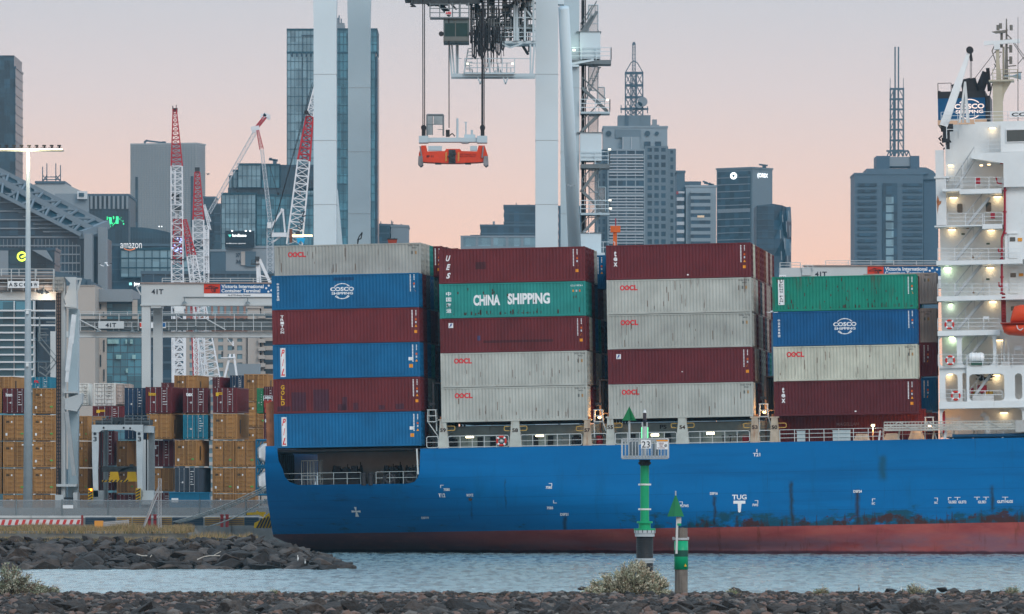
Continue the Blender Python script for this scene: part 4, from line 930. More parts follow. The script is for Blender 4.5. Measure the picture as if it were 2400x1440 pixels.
m_ = MB(); a, b = mv(2306,102,.2), mv(2391,96,.2); m_.bar(a, b, .28, .32); m_.box(Ss(2340,MT), Ss(2354,MT), MT, MT+.6, Sz(117,MT), Sz(105,MT)); m_.tube(mv(2347,105,.3), mv(2347,100,.3), .1, n=8); m_.build('radar_scanner', HW, ma)
m_ = MB(); c = mv(2393,179,-.2); m_.tube(c-Vector((.7,0,0)), c, .08, .3, n=12); m_.tube(c-Vector((1.4,0,0)), c-Vector((.7,0,0)), .08, n=8); m_.build('fog_horn', mat('horn_blue_grey', (.30,.38,.42)), ma)
m_ = MB()
for a, b, da, db in (((2343,108),(2283,186),.3,2),((2345,130),(2322,178),.3,1),((2374,100),(2420,170),.2,1),((2377,100),(2425,165),.2,1),((2386,150),(2430,100),.2,1)): m_.tube(mv(*a,da), mv(*b,db), .028, n=4)
m_.tube(mv(2386,285,-1), mv(2386,40,-1), .035, .02, n=5); m_.build('mast_stay', BLK, ma)
# gangway stowed along the rail, its box, the deck lamp
GW = mat('gangway_metal', (.42,.42,.38), var=.12, streak=.4)
m_ = MB(); t_ = -.35
for z0_, z1_ in ((991,1008),):
    for dt in (0, .7):
        a, b = SV(2072, 990, t_+dt), SV(2386, 987, t_+dt); c, d = SV(2072, 1009, t_+dt), SV(2386, 1005, t_+dt)
        m_.bar(a, b, .08); m_.bar(c, d, .13)
        if dt == 0:
            m_.bar(a.lerp(c,.38), b.lerp(d,.38), .05, .14); m_.bar(a.lerp(c,.68), b.lerp(d,.68), .05, .14)
            for k in range(44): m_.bar(a.lerp(b,k/43), c.lerp(d,k/43), .045)
            for k in range(9): u, v = k/9, (k+1)/9; m_.bar(a.lerp(b,u)-Vector((0,.05,0)), c.lerp(d,v)-Vector((0,.05,0)), .07) if k % 2 else m_.bar(c.lerp(d,u)-Vector((0,.05,0)), a.lerp(b,v)-Vector((0,.05,0)), .07)
for k in range(28): a = SV(2072+k*11.6, 1008, t_); m_.bar(a, a+Vector((0,.7,0)), .06)
m_.build('gangway', GW, ship)
m_ = MB(); a, b = SV(2380,1013,-.45), SV(2440,984,-.45); m_.box(a.x, b.x, -.45, .5, a.z, b.z); m_.build('gangway_winch_box', mat('box_grey_rusty', (.40,.40,.38), var=.1, streak=.8, dirt=(.22,.10,.05)), ship)
for k, px in enumerate((2060,2105,2186,2214,2233,2280,2349)):
    m_ = MB(); a, b = SV(px, 1032, .2), SV(px, 1010, .1); m_.bar(a, b+Vector((.12,0,0)), .14 if k != 3 else .22); m_.build('rail_post', [WR, PED, RUSTY][k % 3], ship)
m_ = MB(); s0, s1 = Ss(2232,.1,1028), Ss(2600,.1,1028); m_.tube((s0,.12,DK+.22), (s1,.12,DK+.22), .16, n=10); m_.build('fender_roll', mat('rail_blue', (.004,.06,.14)), ship)
s0, s1 = Ss(2072,.6,1028), Ss(2600,.6,1028); m_ = MB(); m_.rail([(s0,.5,DK),(s1,.5,DK)], .9, .035, 1.5, 2); m_.build('railing', RAILW, ship)
m_ = MB(); a = SV(2046,1045,.3); b = SV(2046,996,.3); m_.tube(a, b, .05, n=6); m_.tube(b, b+Vector((0,0,.1)), .22, .12, n=10); dl = m_.build('deck_lamp', mat('lamp_post_tan', (.45,.33,.22)), ship)
m_ = MB(); m_.tube(b-Vector((0,0,.12)), b-Vector((0,0,.01)), .15, n=10); m_.build('lamp_glow', WARM, dl)
pl = bpy.data.lights.new('deck_lamp_light', 'POINT'); pl.energy = 120; pl.color = (1,.45,.15); pl.shadow_soft_size = .15; lo = bpy.data.objects.new('deck_lamp_light', pl); C.objects.link(lo); lo.parent = ship; lo.location = b+Vector((0,-.1,-.3))
m_ = MB()
for px, y0 in ((2020,1012),(2090,1012),(2148,1008)): s_ = Ss(px,2,1030); m_.prism([(s_-.7,DK),(s_+.7,DK),(s_+.45,Sz(y0,2)),(s_-.45,Sz(y0,2))], 2, 2.4)
m_.build('hatch_support', PED, ship)

# ---------------- things carried by the ship
o_ = thing('lifeboat', 'orange enclosed lifeboat hanging beside the white deckhouse', 'lifeboat', M=MS@Matrix.Translation(SV(2430,786,-.2)))
OR = mat('lifeboat_orange', (.62,.06,.012), rough=.4, var=.05)
sx = lambda px: Ss(px, -.2, 760) - Ss(2430, -.2, 786); sz_ = lambda py: Sz(py, -.2) - Sz(786, -.2)
def loft(secs, n=14):
    b = MB(); vs = []
    for x, z0_, z1_, hw, e in secs:
        for k in range(n): a = 2*math.pi*k/n; c, s_ = math.cos(a), math.sin(a); vs.append((x, hw*math.copysign(abs(c)**e, c), (z0_+z1_)/2+(z1_-z0_)/2*math.copysign(abs(s_)**e, s_)))
    b.add(vs, [(j*n+k, j*n+(k+1)%n, (j+1)*n+(k+1)%n, (j+1)*n+k) for j in range(len(secs)-1) for k in range(n)] + [tuple(range(n-1,-1,-1)), tuple(range((len(secs)-1)*n, len(secs)*n))]); return b
loft([(sx(2348),sz_(762),sz_(757),.3,.8),(sx(2353),sz_(779),sz_(757),.9,.7),(sx(2365),sz_(785),sz_(757),1.25,.7),(sx(2400),sz_(788),sz_(757),1.4,.7),(sx(2480),sz_(788),sz_(757),1.4,.7),(sx(2520),sz_(770),sz_(757),.5,.8)]).build('hull', OR, o_, smooth=True)
loft([(sx(2369),sz_(757),sz_(748),.95,.6),(sx(2374),sz_(757),sz_(728),1.0,.6),(sx(2379),sz_(757),sz_(717),1.05,.6),(sx(2395),sz_(757),sz_(714),1.05,.6),(sx(2470),sz_(757),sz_(718),1.05,.6),(sx(2500),sz_(757),sz_(748),.8,.6)]).build('canopy', OR, o_, smooth=True)
m_ = MB(); m_.box(sx(2346), sx(2500), -1.45, 1.45, sz_(758.5), sz_(756.5)); m_.build('gunwale', mat('dark_orange', (.35,.03,.01)), o_)
m_ = MB(); P = [(sx(2384),-1.46,sz_(763)),(sx(2387),-1.5,sz_(772)),(sx(2393),-1.5,sz_(775)),(sx(2399),-1.5,sz_(770))]; m_.path([Vector(p) for p in P], .04, 5); m_.build('grab_line', mat('rope_white', (.5,.5,.5)), o_)
DV = mat('davit_red', (.26,.02,.02), var=.15); m_ = MB(); m_.box(Ss(2346,1), Ss(2357,1), 1, 1.5, Sz(757,1), Sz(693,1)); m_.bar(SV(2352,692,1.2), SV(2352,700,.3), .3)
for k in range(8): z_ = Sz(700+k*7, 1); m_.ring((Ss(2351.5,1), .95, z_), .14, .05, n=10, m=5)
m_.build('lifeboat_davit', DV, ship)
m_ = MB(); m_.box(Ss(2349,1.2), Ss(2353,1.2), 1.2, 1.5, Sz(858,1.2), Sz(790,1.2)); m_.box(Ss(2359,1.2), Ss(2363,1.2), 1.2, 1.5, Sz(858,1.2), Sz(790,1.2)); m_.box(Ss(2346,1.2), Ss(2364,1.2), 1.1, 1.6, Sz(858,1.2), Sz(849,1.2)); m_.build('davit_leg', HW, ship)
def lifebuoy(px, py, t, lab, r=.33, red=True):
    o_ = thing('lifebuoy', lab, 'lifebuoy', M=MS@Matrix.Translation(SV(px, py, t)), group='lifebuoys on the ship')
    a = MB(); a.ring((0,0,0), r, .085, n=24); a.build('ring', mat('buoy_red', (.55,.03,.02) if red else (.6,.08,.02)), o_, smooth=True)
    for k in range(4):
        b = MB(); an = math.pi/4+k*math.pi/2; c = Vector((math.cos(an)*r, 0, math.sin(an)*r)); tn = Vector((-math.sin(an), 0, math.cos(an))); b.tube(c-tn*.07, c+tn*.07, .098, n=8); b.build('reflective_band', mat('buoy_white', (.75,.75,.75)), o_)
    b = MB(); b.bar((-r*.6,.05,0), (r*.6,.05,0), .04); b.box(-.1,.1,.1,.2,-.1,.14); b.build('bracket', HW, o_)
lifebuoy(2225,761,.3,'red and white lifebuoy on the rail left of the orange lifeboat'); lifebuoy(2227,845,.3,'red and white lifebuoy on the rail left of the white raft canister'); lifebuoy(2240,928,.45,'red and white lifebuoy on the lowest gallery rail of the deckhouse'); lifebuoy(1175,1034,.0,'orange lifebuoy on the deck rail under the second container stack',.36)
o_ = thing('life_raft', 'white life raft canister lashed on a cradle behind the deckhouse rail', 'life raft', M=MS@Matrix.Translation(SV(2289,856,.7)))
m_ = MB(); a = .65; n = 16; prof_ = [(-a,.22),(-a+.08,.36),(-a+.2,.40),(a-.2,.40),(a-.08,.36),(a,.22)]
m_.add([(x, r_*math.cos(2*math.pi*k/n), .62+r_*math.sin(2*math.pi*k/n)) for x, r_ in prof_ for k in range(n)], [(j*n+k, j*n+(k+1)%n, (j+1)*n+(k+1)%n, (j+1)*n+k) for j in range(5) for k in range(n)]+[tuple(range(n-1,-1,-1)), tuple(range(5*n,6*n))])
for x in (-.35,0,.35): m_.tube((x-.04,0,.62),(x+.04,0,.62),.43,n=16)
m_.build('canister', mat('raft_white', (.78,.8,.8), rough=.35), o_, smooth=True)
m_ = MB(); m_.box(-.45,.45,-.3,.3,.0,.24); m_.build('cradle', mat('cradle_green', (.03,.09,.06)), o_)
# ================================================================ PORT: quay crane, yard cranes, yard stacks, carrier, mast, fence
CG = mat('crane_grey', (.56,.66,.70), rough=.5, var=.04, scale=.3, streak=.05); CG2 = mat('crane_blue_grey', (.42,.52,.56), rough=.5, var=.06, scale=.3)
DKM = mat('dark_machinery', (.045,.055,.06), rough=.6, var=.3); MIDM = mat('mid_steel', (.16,.19,.20), rough=.6, var=.2)
class Fr:
    """local frame of a thing that stands at a pixel and a distance"""
    def __init__(s, px, py, D, z=None): s.D = D; s.o = W(px, py, D); s.o.z = s.o.z if z is None else z
    def __call__(s, px, py, dy=0): v = W(px, py, s.D) - s.o; v.y = dy; return v
    def box(s, mb, px0, px1, py0, py1, d0, d1): a, b = s(px0, py1), s(px1, py0); return mb.box(a.x, b.x, d0, d1, a.z, b.z)
    def bars(s, mb, L, w_, dy=0): 
        for a, b in zip(L, L[1:]): mb.bar(s(a[0], a[1], dy), s(b[0], b[1], dy), w_)
        return mb
def rootF(name, label, cat, px, py, D, z=None, group=None):
    F = Fr(px, py, D, z); return thing(name, label, cat, loc=F.o, group=group), F
# ---------------------------------------------------------------- ship-to-shore crane
t, F = rootF('quay_crane', 'tall pale grey quay crane straddling the view behind the ship', 'quay crane', 1030, 1200, 545, 2.8)
for a, b, d0, d1, m in ((735,788,0,2.6,CG),(803,856,18,20.5,CG2),(1255,1308,0,2.6,CG),(1318,1363,18,20.5,CG2)):
    m_ = MB(); p0, p1 = F(a,1212), F(b,1212); zt = F(0,-250).z; cx0 = (p0.x+p1.x)/2
    x0, x1 = p0.x, p1.x
    ze = F(0,45).z; fl = .0 if a > 1000 else .28
    m_.prism([(x0,0),(x1,0),(x1,ze),(x1+(fl if a in (735,803) else 0),zt),(x0-fl,zt),(x0,ze)], d0, d1)
    lg = m_.build('leg', m, t)
    m_ = MB()
    for py in (175, 330, 480): z_ = F(0,py).z; m_.box(x0-.02, x1+.02, d0-.02, d1+.02, z_, z_+.05)
    m_.build('weld_seam', mat('seam_grey', (.36,.41,.43), var=0), lg)
m_ = MB(); m_.tube(F(1322,10,4), F(1353,600,16), .5, .62, n=18); m_.build('diagonal_brace', CG, t, smooth=True)
m_ = MB(); m_.prism([(F(1308,0).x,F(0,8).z),(F(1322,0).x,F(0,8).z),(F(1326,0).x,F(0,-60).z),(F(1308,0).x,F(0,-60).z)], 1, 3); m_.prism([(F(776,0).x,F(0,576).z),(F(800,0).x,F(0,576).z),(F(788,0).x,F(0,440).z)], 2.7, 5); m_.build('gusset', CG, t)
m_ = MB(); F.box(m_, 735, 1365, -260, -180, 0, 3); F.box(m_, 735, 1365, 1180, 1212, 0, 3); m_.build('portal_beam', CG, t)
# stair tower and machinery rooms on the landside leg
m_ = MB(); rr = random.Random(4)
F.bars(m_, [(1372,-40),(1372,575)], .3, 19); F.bars(m_, [(1378,-40),(1378,575)], .1, 18.6)
m_.build('lift_mast', mat('lift_black', (.03,.035,.04)), t)
flights = [((1368,112),(1410,62)),((1366,60),(1405,-10)),((1368,230),(1412,160-35)),((1370,175),(1430,230)),((1368,280),(1415,235)),((1368,425),(1412,365)),((1370,425),(1428,480)),((1368,530),(1410,485)),((1366,45),(1395,0))]
for (a, b) in flights:
    m_ = MB(); p, q_ = F(*a,18), F(*b,18)
    for dy in (0, 1.0): m_.bar(p+Vector((0,dy,0)), q_+Vector((0,dy,0)), .1, .25); m_.bar(p+Vector((0,dy,1.0)), q_+Vector((0,dy,1.0)), .07)
    for k in range(11): c = p.lerp(q_, k/10); m_.box(c.x-.13, c.x+.13, 18, 19, c.z-.03, c.z+.03); m_.bar(c, c+Vector((0,0,1)), .045) if k % 3 == 0 else 0
    m_.build('stair_flight', MIDM, t)
for px0, px1, py in ((1331,1440,108),(1366,1437,233),(1366,1436,360),(1366,1436,478)):
    m_ = MB(); F.box(m_, px0, px1, py, py+(10 if px0 < 1350 or py == 360 else 5), 17.6, 20.5); m_.build('landing', MIDM if py in (108,360) else CG2, t)
    m_ = MB(); m_.rail([F(px0 if px0>1350 else 1331,py,17.6), F(px1,py,17.6), F(px1,py,20.4)], 1.15, .06, 1.2, 3); m_.build('railing', CG, t)
m_ = MB()
for py0, py1, px0, px1 in ((120,178,1386,1409),(-30,38,1386,1409),(170,205,1409,1425),(240,283,1386,1409),(372,478,1387,1410),(413,475,1410,1427),(486,527,1386,1408)):
    m_.path([F(px0,py0,20), F(px1,py0,20), F(px1,py1,20), F(px0,py1,20), F(px0,py0,20)], .045, 4)
    n = max(1, int((py1-py0)/22))
    for k in range(1, n+1): m_.bar(F(px0,py0+(py1-py0)*k/n,20), F(px1,py0+(py1-py0)*k/n,20), .05)
m_.build('safety_mesh_frame', CG2, t)
gm_ = bpy.data.materials.new('wire_mesh'); gm_.use_nodes = True; b_ = gm_.node_tree.nodes['Principled BSDF']; b_.inputs['Base Color'].default_value = (.45,.45,.45,1); b_.inputs['Alpha'].default_value = .28
m_ = MB()
for py0, py1, px0, px1 in ((120,178,1386,1409),(-30,38,1386,1409),(170,205,1409,1425),(240,283,1386,1409),(372,478,1387,1410),(413,475,1410,1427)): m_ = MB(); F.box(m_, px0, px1, py0, py1, 20.05, 20.08); m_.build('safety_mesh', gm_, t)
for px0, px1, py0, py1 in ((1364,1414,40,105),(1365,1417,284,352),(1362,1416,527,576)):
    m_ = MB(); F.box(m_, px0, px1, py0, py1, 17.8, 20.6); c_ = m_.build('machinery_house', CG, t)
    m_ = MB(); F.box(m_, px0-8, px1+2, py0-1.5, py0, 17.7, 20.7); m_.build('house_roof', MIDM, c_)
for px, py in ((1350,85),(1431,205),(1436,325),(1437,448),(1438,468)):
    m_ = MB(); c = F(px, py, 17.4); m_.box(c.x-.13, c.x+.13, 17.2, 17.4, c.z-.08, c.z+.08); m_.build('work_lamp', mat('work_lamp_glow', (1,.95,.8), var=0, emit=(1,.9,.7), es=1.2), t)
pl = bpy.data.lights.new('crane_lamp_light', 'POINT'); pl.energy = 22; pl.color = (.8,1,.72); pl.shadow_soft_size = .3; lo = bpy.data.objects.new('crane_lamp_light', pl); C.objects.link(lo); lo.parent = t; lo.location = F(1346,80,16.9)
m_ = MB(); m_.bar(F(1331,120,17.6), F(1398,108,17.6), .2); m_.bar(F(1331,122,17.6), F(1362,122,17.6), .2); m_.build('platform_strut', CG, t)
m_ = MB(); F.box(m_, 1364, 1424, 576, 596, 16, 21); m_.rail([F(1364,576,16), F(1448,576,16)], 1.0, .05, 1.2, 2); m_.build('landing', CG, t)
m_ = MB(); m_.rail([F(1455,576,16), F(1556,574,16)], .4, .06, .9, 2); m_.rail([F(1455,576,18), F(1556,574,18)], .4, .06, .9, 2); m_.build('railing', CG, t)
# trolley, cab and festoon hanging from the boom above the frame
m_ = MB(); F.box(m_, 950, 1260, -60, -18, -7, -1); m_.build('boom_girder', CG2, t)
m_ = MB(); F.box(m_, 951, 990, 2, 12, -6, -2); F.box(m_, 966, 1125, 10, 22, -6, -5.6); F.box(m_, 1060, 1250, -10, 6, -6, -2)
for k in range(46):
    x = rr.uniform(955,1245); y = rr.uniform(-15,24) if x < 1120 else rr.uniform(-10,60); L_ = rr.uniform(8,34)
    a = (x, y); b = (x+L_*rr.choice((1,.2,.7)), y+rr.choice((0,0,-L_*.6,L_*.7))); m_.bar(F(*a, rr.uniform(-6,-1)), F(*b, rr.uniform(-6,-1)), rr.uniform(.1,.35))
for k in range(16): x = rr.uniform(960,1110); F.box(m_, x, x+rr.uniform(8,26), rr.uniform(-12,0), rr.uniform(6,22), -5, -3)
tr_ = m_.build('trolley_frame', DKM, t)
m_ = MB(); m_.rail([F(951,10,-6.2), F(985,10,-6.2)], 1.1, .06, .8, 3); m_.rail([F(1010,53,-6.2), F(1100,53,-6.2)], 1.15, .07, .8, 3); m_.box(F(1010,0).x, F(1100,0).x, -6.3, -4.5, F(0,56).z, F(0,53).z)
for p in (1010,1062,1080,1100): m_.bar(F(p,54,-6.2), F(p,20,-6.2), .1)
m_.build('trolley_platform', MIDM, t)
m_ = MB(); F.box(m_, 1041, 1100, 56, 111, -6, -2.4); cb = m_.build('operator_cab', mat('cab_grey', (.10,.13,.13), var=.15), t)
m_ = MB(); F.box(m_, 1045, 1097, 67, 99, -6.06, -6.0); m_.build('window', mat('cab_glass', (.012,.045,.045), rough=.15, var=0), cb)
m_ = MB(); F.box(m_, 1041, 1100, 98, 108, -6.1, -6.0); F.box(m_, 1068, 1070, 57, 98, -6.1, -6.06); m_.build('window_frame', mat('cab_frame', (.13,.14,.13), var=.1), cb)
m_ = MB(); c = F(1036,92,-6.2); m_.tube(c-Vector((0,.15,0)), c+Vector((0,.15,0)), .22, n=12); m_.bar(c, F(1042,90,-6.2), .08); m_.build('searchlight', BLK, cb); m_ = MB(); c = F(1106,92,-6.2); m_.tube(c-Vector((0,.15,0)), c+Vector((0,.15,0)), .22, n=12); m_.build('searchlight', BLK, cb)
m_ = MB(); c = F(971,24,-6); m_.tube(c, c-Vector((0,0,.2)), .1, .3, n=10); m_.bar(c, c+Vector((0,0,.5)), .06); m_.build('searchlight', BLK, tr_)
m_ = MB(); F.box(m_, 1045, 1060, 40, 48, -6.35, -6.3); bd = m_.build('maker_board', mat('board_white', (.72,.74,.74), var=0), t); v0, v1 = F(1046,47), F(1059,41); text('ABB', 'board_lettering', REDP, bd, v0.x, v1.x, v0.z, v1.z, -6.38, off=.04)
m_ = MB()
for k in range(26):
    x = 1104 + k*3.0 + rr.uniform(-2,2); y0 = rr.uniform(40,110); y1 = rr.uniform(120,175) - (25 if x < 1125 else 0); m_.bar(F(x,y0,rr.uniform(-5,-3)), F(x+rr.uniform(-3,3),y1,rr.uniform(-5,-3)), .06, .1)
for k in range(16):
    x = 1110+k*4.6; d = rr.uniform(-5,-3.4); yb = 130+abs(k-9)*-1+rr.uniform(-4,26); m_.path([F(x-2,70,d), F(x-2.5,yb-8,d), F(x,yb,d), F(x+2.5,yb-8,d), F(x+2,70,d)], .06, 4)
m_.build('festoon_cable', mat('cable_black', (.05,.055,.06), rough=.8, var=0), t)
m_ = MB()
for k in range(34):
    x = rr.uniform(1100,1250); y = rr.uniform(10,108); m_.bar(F(x,y,rr.uniform(-4,0)), F(x+rr.choice((0,0,20,-14)),y+rr.choice((0,30,40)),rr.uniform(-4,0)), rr.uniform(.08,.2))
for k in range(11): m_.bar(F(1104+k*13,0,-3), F(1104+k*13,108,-3), .12); 
for y in (28,52,78,104): m_.bar(F(1102,y,-3), F(1255,y,-3), .1)
m_.build('festoon_frame', DKM, t)
for k in range(30):
    x = rr.uniform(1106,1240); y = rr.uniform(-10,88); m_ = MB(); F.box(m_, x, x+rr.uniform(6,22), y, y+rr.uniform(5,20), rr.uniform(-3.2,-2), rr.uniform(-1.5,0)); m_.build('winch_housing', (MIDM, DKM, CG2, mat('housing_grey_green', (.09,.12,.12), var=.3))[k % 4], t)
m_ = MB()
for k in range(24): x = 1100+k*6.5; m_.bar(F(x,rr.uniform(-5,30),-3.8), F(x,rr.uniform(70,112),-3.8), rr.choice((.06,.1,.16)))
for y in (14,22,40,62,70,88,96): m_.bar(F(1108,y,-3.8), F(rr.uniform(1190,1252),y,-3.8), .08)
m_.build('trolley_grating', MIDM, t)
m_ = MB(); F.box(m_, 1176, 1255, 104, 110, -4, 0); m_.rail([F(1176,104,-4), F(1255,104,-4)], 1.15, .07, 1.3, 3)
for p in (1206,1212,1230,1250): m_.bar(F(p,104,-4.1), F(p,-30,-4.1), .2)
m_.bar(F(1210,0,-4.2), F(1245,48,-4.2), .15); m_.bar(F(1206,50,-4.1), F(1250,50,-4.1), .1)
for p, q_ in ((1054,1060),(1060,1066),(1071,1071),(1074,1074),(1243,1243),(1252,1247)): m_.bar(F(p,112,-4), F(q_,184,-4), .16)
m_.bar(F(1058,184,-4), F(1254,184,-4), .22, .3); m_.bar(F(1058,184,-1.5), F(1254,184,-1.5), .22, .3); F.box(m_, 1090, 1206, 178, 182, -4.4, -1); 
for p in (1126,1185): m_.bar(F(p-6,187,-4), F(p,205,-4), .12); m_.bar(F(p+6,187,-4), F(p,205,-4), .12)
m_.rail([F(1090,178,-4.4), F(1206,178,-4.4)], 1.25, .07, 1.1, 3); m_.bar(F(1177,110,-4), F(1195,120,-4), .14); m_.bar(F(1195,120,-4), F(1224,110,-4), .14)
m_.bar(F(1243,145,-4), F(1200,145,-4), .06); m_.bar(F(1088,182,-4), F(1098,124,-4), .12); m_.bar(F(1070,145,-4), F(1083,145,-4), .06)
for k in range(8): m_.bar(F(1092+k*.7,178-k*8,-4.2), F(1107+k*.3,178-k*8,-4.2), .08)
m_.bar(F(1143,120,-3.6), F(1150,182,-3.6), .09); m_.bar(F(1150,150,-3.6), F(1135,182,-3.6), .08)
for k in range(14): x = rr.uniform(1092,1204); m_.bar(F(x,182,rr.uniform(-4,-1)), F(x+rr.uniform(-6,6),rr.uniform(145,172),rr.uniform(-4,-1)), .09)
m_.build('service_gantry', CG2, t)
for px in (1097, 1201): m_ = MB(); c = F(px, 158, -4.5); m_.box(c.x-.1, c.x+.1, -4.6, -4.4, c.z-.08, c.z+.08); m_.build('work_lamp', mat('work_lamp_glow', (1,.95,.8)), t)
# ---------------------------------------------------------------- spreader with its ropes
t, F = rootF('spreader', 'orange container spreader hanging on wire ropes under the crane trolley', 'spreader', 1063, 390, 539)
m_ = MB()
for px, py0, dy in ((991,20,-.6),(994.5,20,.6),(1132,185,-.6),(1129.5,40,.6),(1135,120,.2),(1052,110,0)): m_.tube(F(px,-30,dy), F(px+(1 if px<1100 else -1)*.5,300,dy), .045, n=6)
m_.build('hoist_rope', BLK, t)
m_ = MB(); F.box(m_, 983, 1142, 324, 334, -.7, .7); F.box(m_, 982, 1004, 320, 336, -.9, .9); F.box(m_, 1118, 1142, 320, 336, -.9, .9); m_.prism([(F(1078,0).x,F(0,334).z),(F(1102,0).x,F(0,334).z),(F(1096,0).x,F(0,337).z),(F(1084,0).x,F(0,337).z)], -.6, .6)
F.box(m_, 1088, 1114, 316, 324, -.3, .3); m_.tube(F(1072,324,0), F(1072,278,0), .1, n=8); m_.tube(F(1092,318,0), F(1092,287,0), .06, n=6); m_.bar(F(1088,287), F(1095,287), .08); m_.tube(F(1106,320,0), F(1106,305,0), .1, n=8); m_.build('head_block', CG2, t)
m_ = MB()
for px in (993, 1131): F.box(m_, px-4.5, px+4.5, 296, 322, -.5, .5); m_.tube(F(px,300,-.55), F(px,300,.55), .24, n=12)
F.box(m_, 1045, 1054, 305, 321, -.3, .3); m_.path([F(1054,318), F(1060,313), F(1066,320)], .05, 5); m_.build('rope_sheave', BLK, t)
m_ = MB(); m_.path([F(1001,318,-.6), F(1001,270,-.6), F(1039,270,-.6), F(1039,318,-.6)], .07, 6); m_.bar(F(1014,270,-.6), F(1014,318,-.6), .07); m_.bar(F(1001,293,-.6), F(1039,293,-.6), .07); m_.bar(F(1026,305,-.6), F(1039,305,-.6), .05); m_.path([F(1001,318,.6), F(1001,270,.6), F(1039,270,.6), F(1039,318,.6)], .07, 6)
m_.build('access_cage', MIDM, t)
m_ = MB(); F.box(m_, 1002, 1014, 272, 316, .3, .35); F.box(m_, 1016, 1037, 272, 292, .3, .35); m_.build('cage_panel', mat('panel_grey', (.32,.36,.37)), t)
OS = mat('spreader_orange', (.60,.055,.02), var=.12, streak=.3)
m_ = MB(); m_.prism([(F(988,0).x,F(0,343).z),(F(999,0).x,F(0,343).z),(F(1002,0).x,F(0,357).z),(F(1043,0).x,F(0,356).z),(F(1046,0).x,F(0,351).z),(F(1078,0).x,F(0,351).z),(F(1082,0).x,F(0,356).z),(F(1118,0).x,F(0,357).z),(F(1122,0).x,F(0,343).z),(F(1136,0).x,F(0,343).z),(F(1144,0).x,F(0,368).z),(F(1144,0).x,F(0,380).z),(F(1122,0).x,F(0,382).z),(F(1078,0).x,F(0,384).z),(F(1046,0).x,F(0,384).z),(F(1000,0).x,F(0,382).z),(F(983,0).x,F(0,380).z),(F(982,0).x,F(0,362).z)], -1.1, 1.1)
m_.build('spreader_beam', OS, t)
m_ = MB(); F.box(m_, 1052, 1068, 353, 386, -1.2, -1.1)
for k in range(9): m_.bar(F(rr.uniform(1050,1070),355+k*3,-1.2), F(rr.uniform(1050,1070),358+k*3,-1.3), .1)
F.box(m_, 1020, 1034, 382, 385, -1, 1); F.box(m_, 1090, 1104, 382, 385, -1, 1); m_.build('hydraulic_unit', DKM, t)
for px in (986, 1139):
    m_ = MB(); m_.prism([(F(px-5,0).x,F(0,368).z),(F(px+5,0).x,F(0,368).z),(F(px+6,0).x,F(0,388).z),(F(px,0).x,F(0,392).z),(F(px-6,0).x,F(0,386).z)], -1.3, 1.3); m_.bar(F(px-1 if px<1e3 else px-6,345,-1.2), F(px+3 if px<1e3 else px-9,372,-1.2), .12); m_.build('corner_flipper', mat('flipper_grey', (.20,.20,.21), var=.3), t)
for px0, px1 in ((1004,1036),(1102,1118)): m_ = MB(); F.box(m_, px0, px1, 344, 355, -1.0, -.4); m_.build('electrical_box', CG2, t)
hzm = mat('hazard_yellow', (.60,.42,.10), var=0)
m_ = MB()
for px in (1044,1073):
    for k in range(7): m_.bar(F(px,362+k*3,-1.13), F(px+4,359+k*3,-1.13), .045)
m_.build('hazard_stripe', hzm, t)
a, b = F(1000,371), F(1010,366); text('SP 11', 'lettering', BLACKP, t, a.x, F(1016,0).x, a.z, b.z, -1.13, off=.03)
a, b = F(1078,370), F(1116,362); text('SAFE WORKING LOAD\nMAX LOAD TWIN LIFT', 'lettering', mat('dull_lettering', (.25,.02,.015), var=0), t, a.x, b.x, a.z, b.z, -1.13)
# small top gear on the stacks behind the crane legs
t, F = rootF('ladder_rack', 'dark folding rack against the base of the second crane leg', 'rack', 845, 575, 555); m_ = MB(); F.bars(m_, [(838,575),(841,556),(849,545),(846,560),(838,562)], .1); m_.bar(F(838,575,.6), F(838,560,.6), .1); m_.build('frame', BLK, t)
t, F = rootF('twistlock_bin', 'small orange-red bin on top of the stern container stack', 'bin', 920, 573, 512); m_ = MB(); m_.prism([(F(908,0).x,F(0,561).z),(F(931,0).x,F(0,561).z),(F(929,0).x,F(0,572).z),(F(911,0).x,F(0,572).z)], -.4, .4); b_ = m_.build('bin_body', mat('bin_red', (.28,.04,.02)), t); m_ = MB(); m_.bar(F(907,561,-.4), F(932,561,-.4), .08); m_.bar(F(912,561,0), F(912,557,0), .07); m_.bar(F(924,561,0), F(924,558,0), .07); m_.build('rim', BLK, t)
t, F = rootF('orange_post', 'orange crane post with square head behind the third container stack', 'post', 1442, 600, 590); ORm = mat('post_orange', (.62,.12,.02)); m_ = MB(); F.box(m_, 1437, 1446, 545, 600, 0, .4); m_.build('post', ORm, t); m_ = MB(); F.box(m_, 1431, 1454, 530, 545, -.2, .6); F.box(m_, 1438, 1446, 545, 552, -.05, .45); m_.build('head', ORm, t); m_ = MB(); m_.bar(F(1443,530), F(1443,512), .1); m_.build('antenna', mat('antenna_red', (.35,.03,.05)), t)

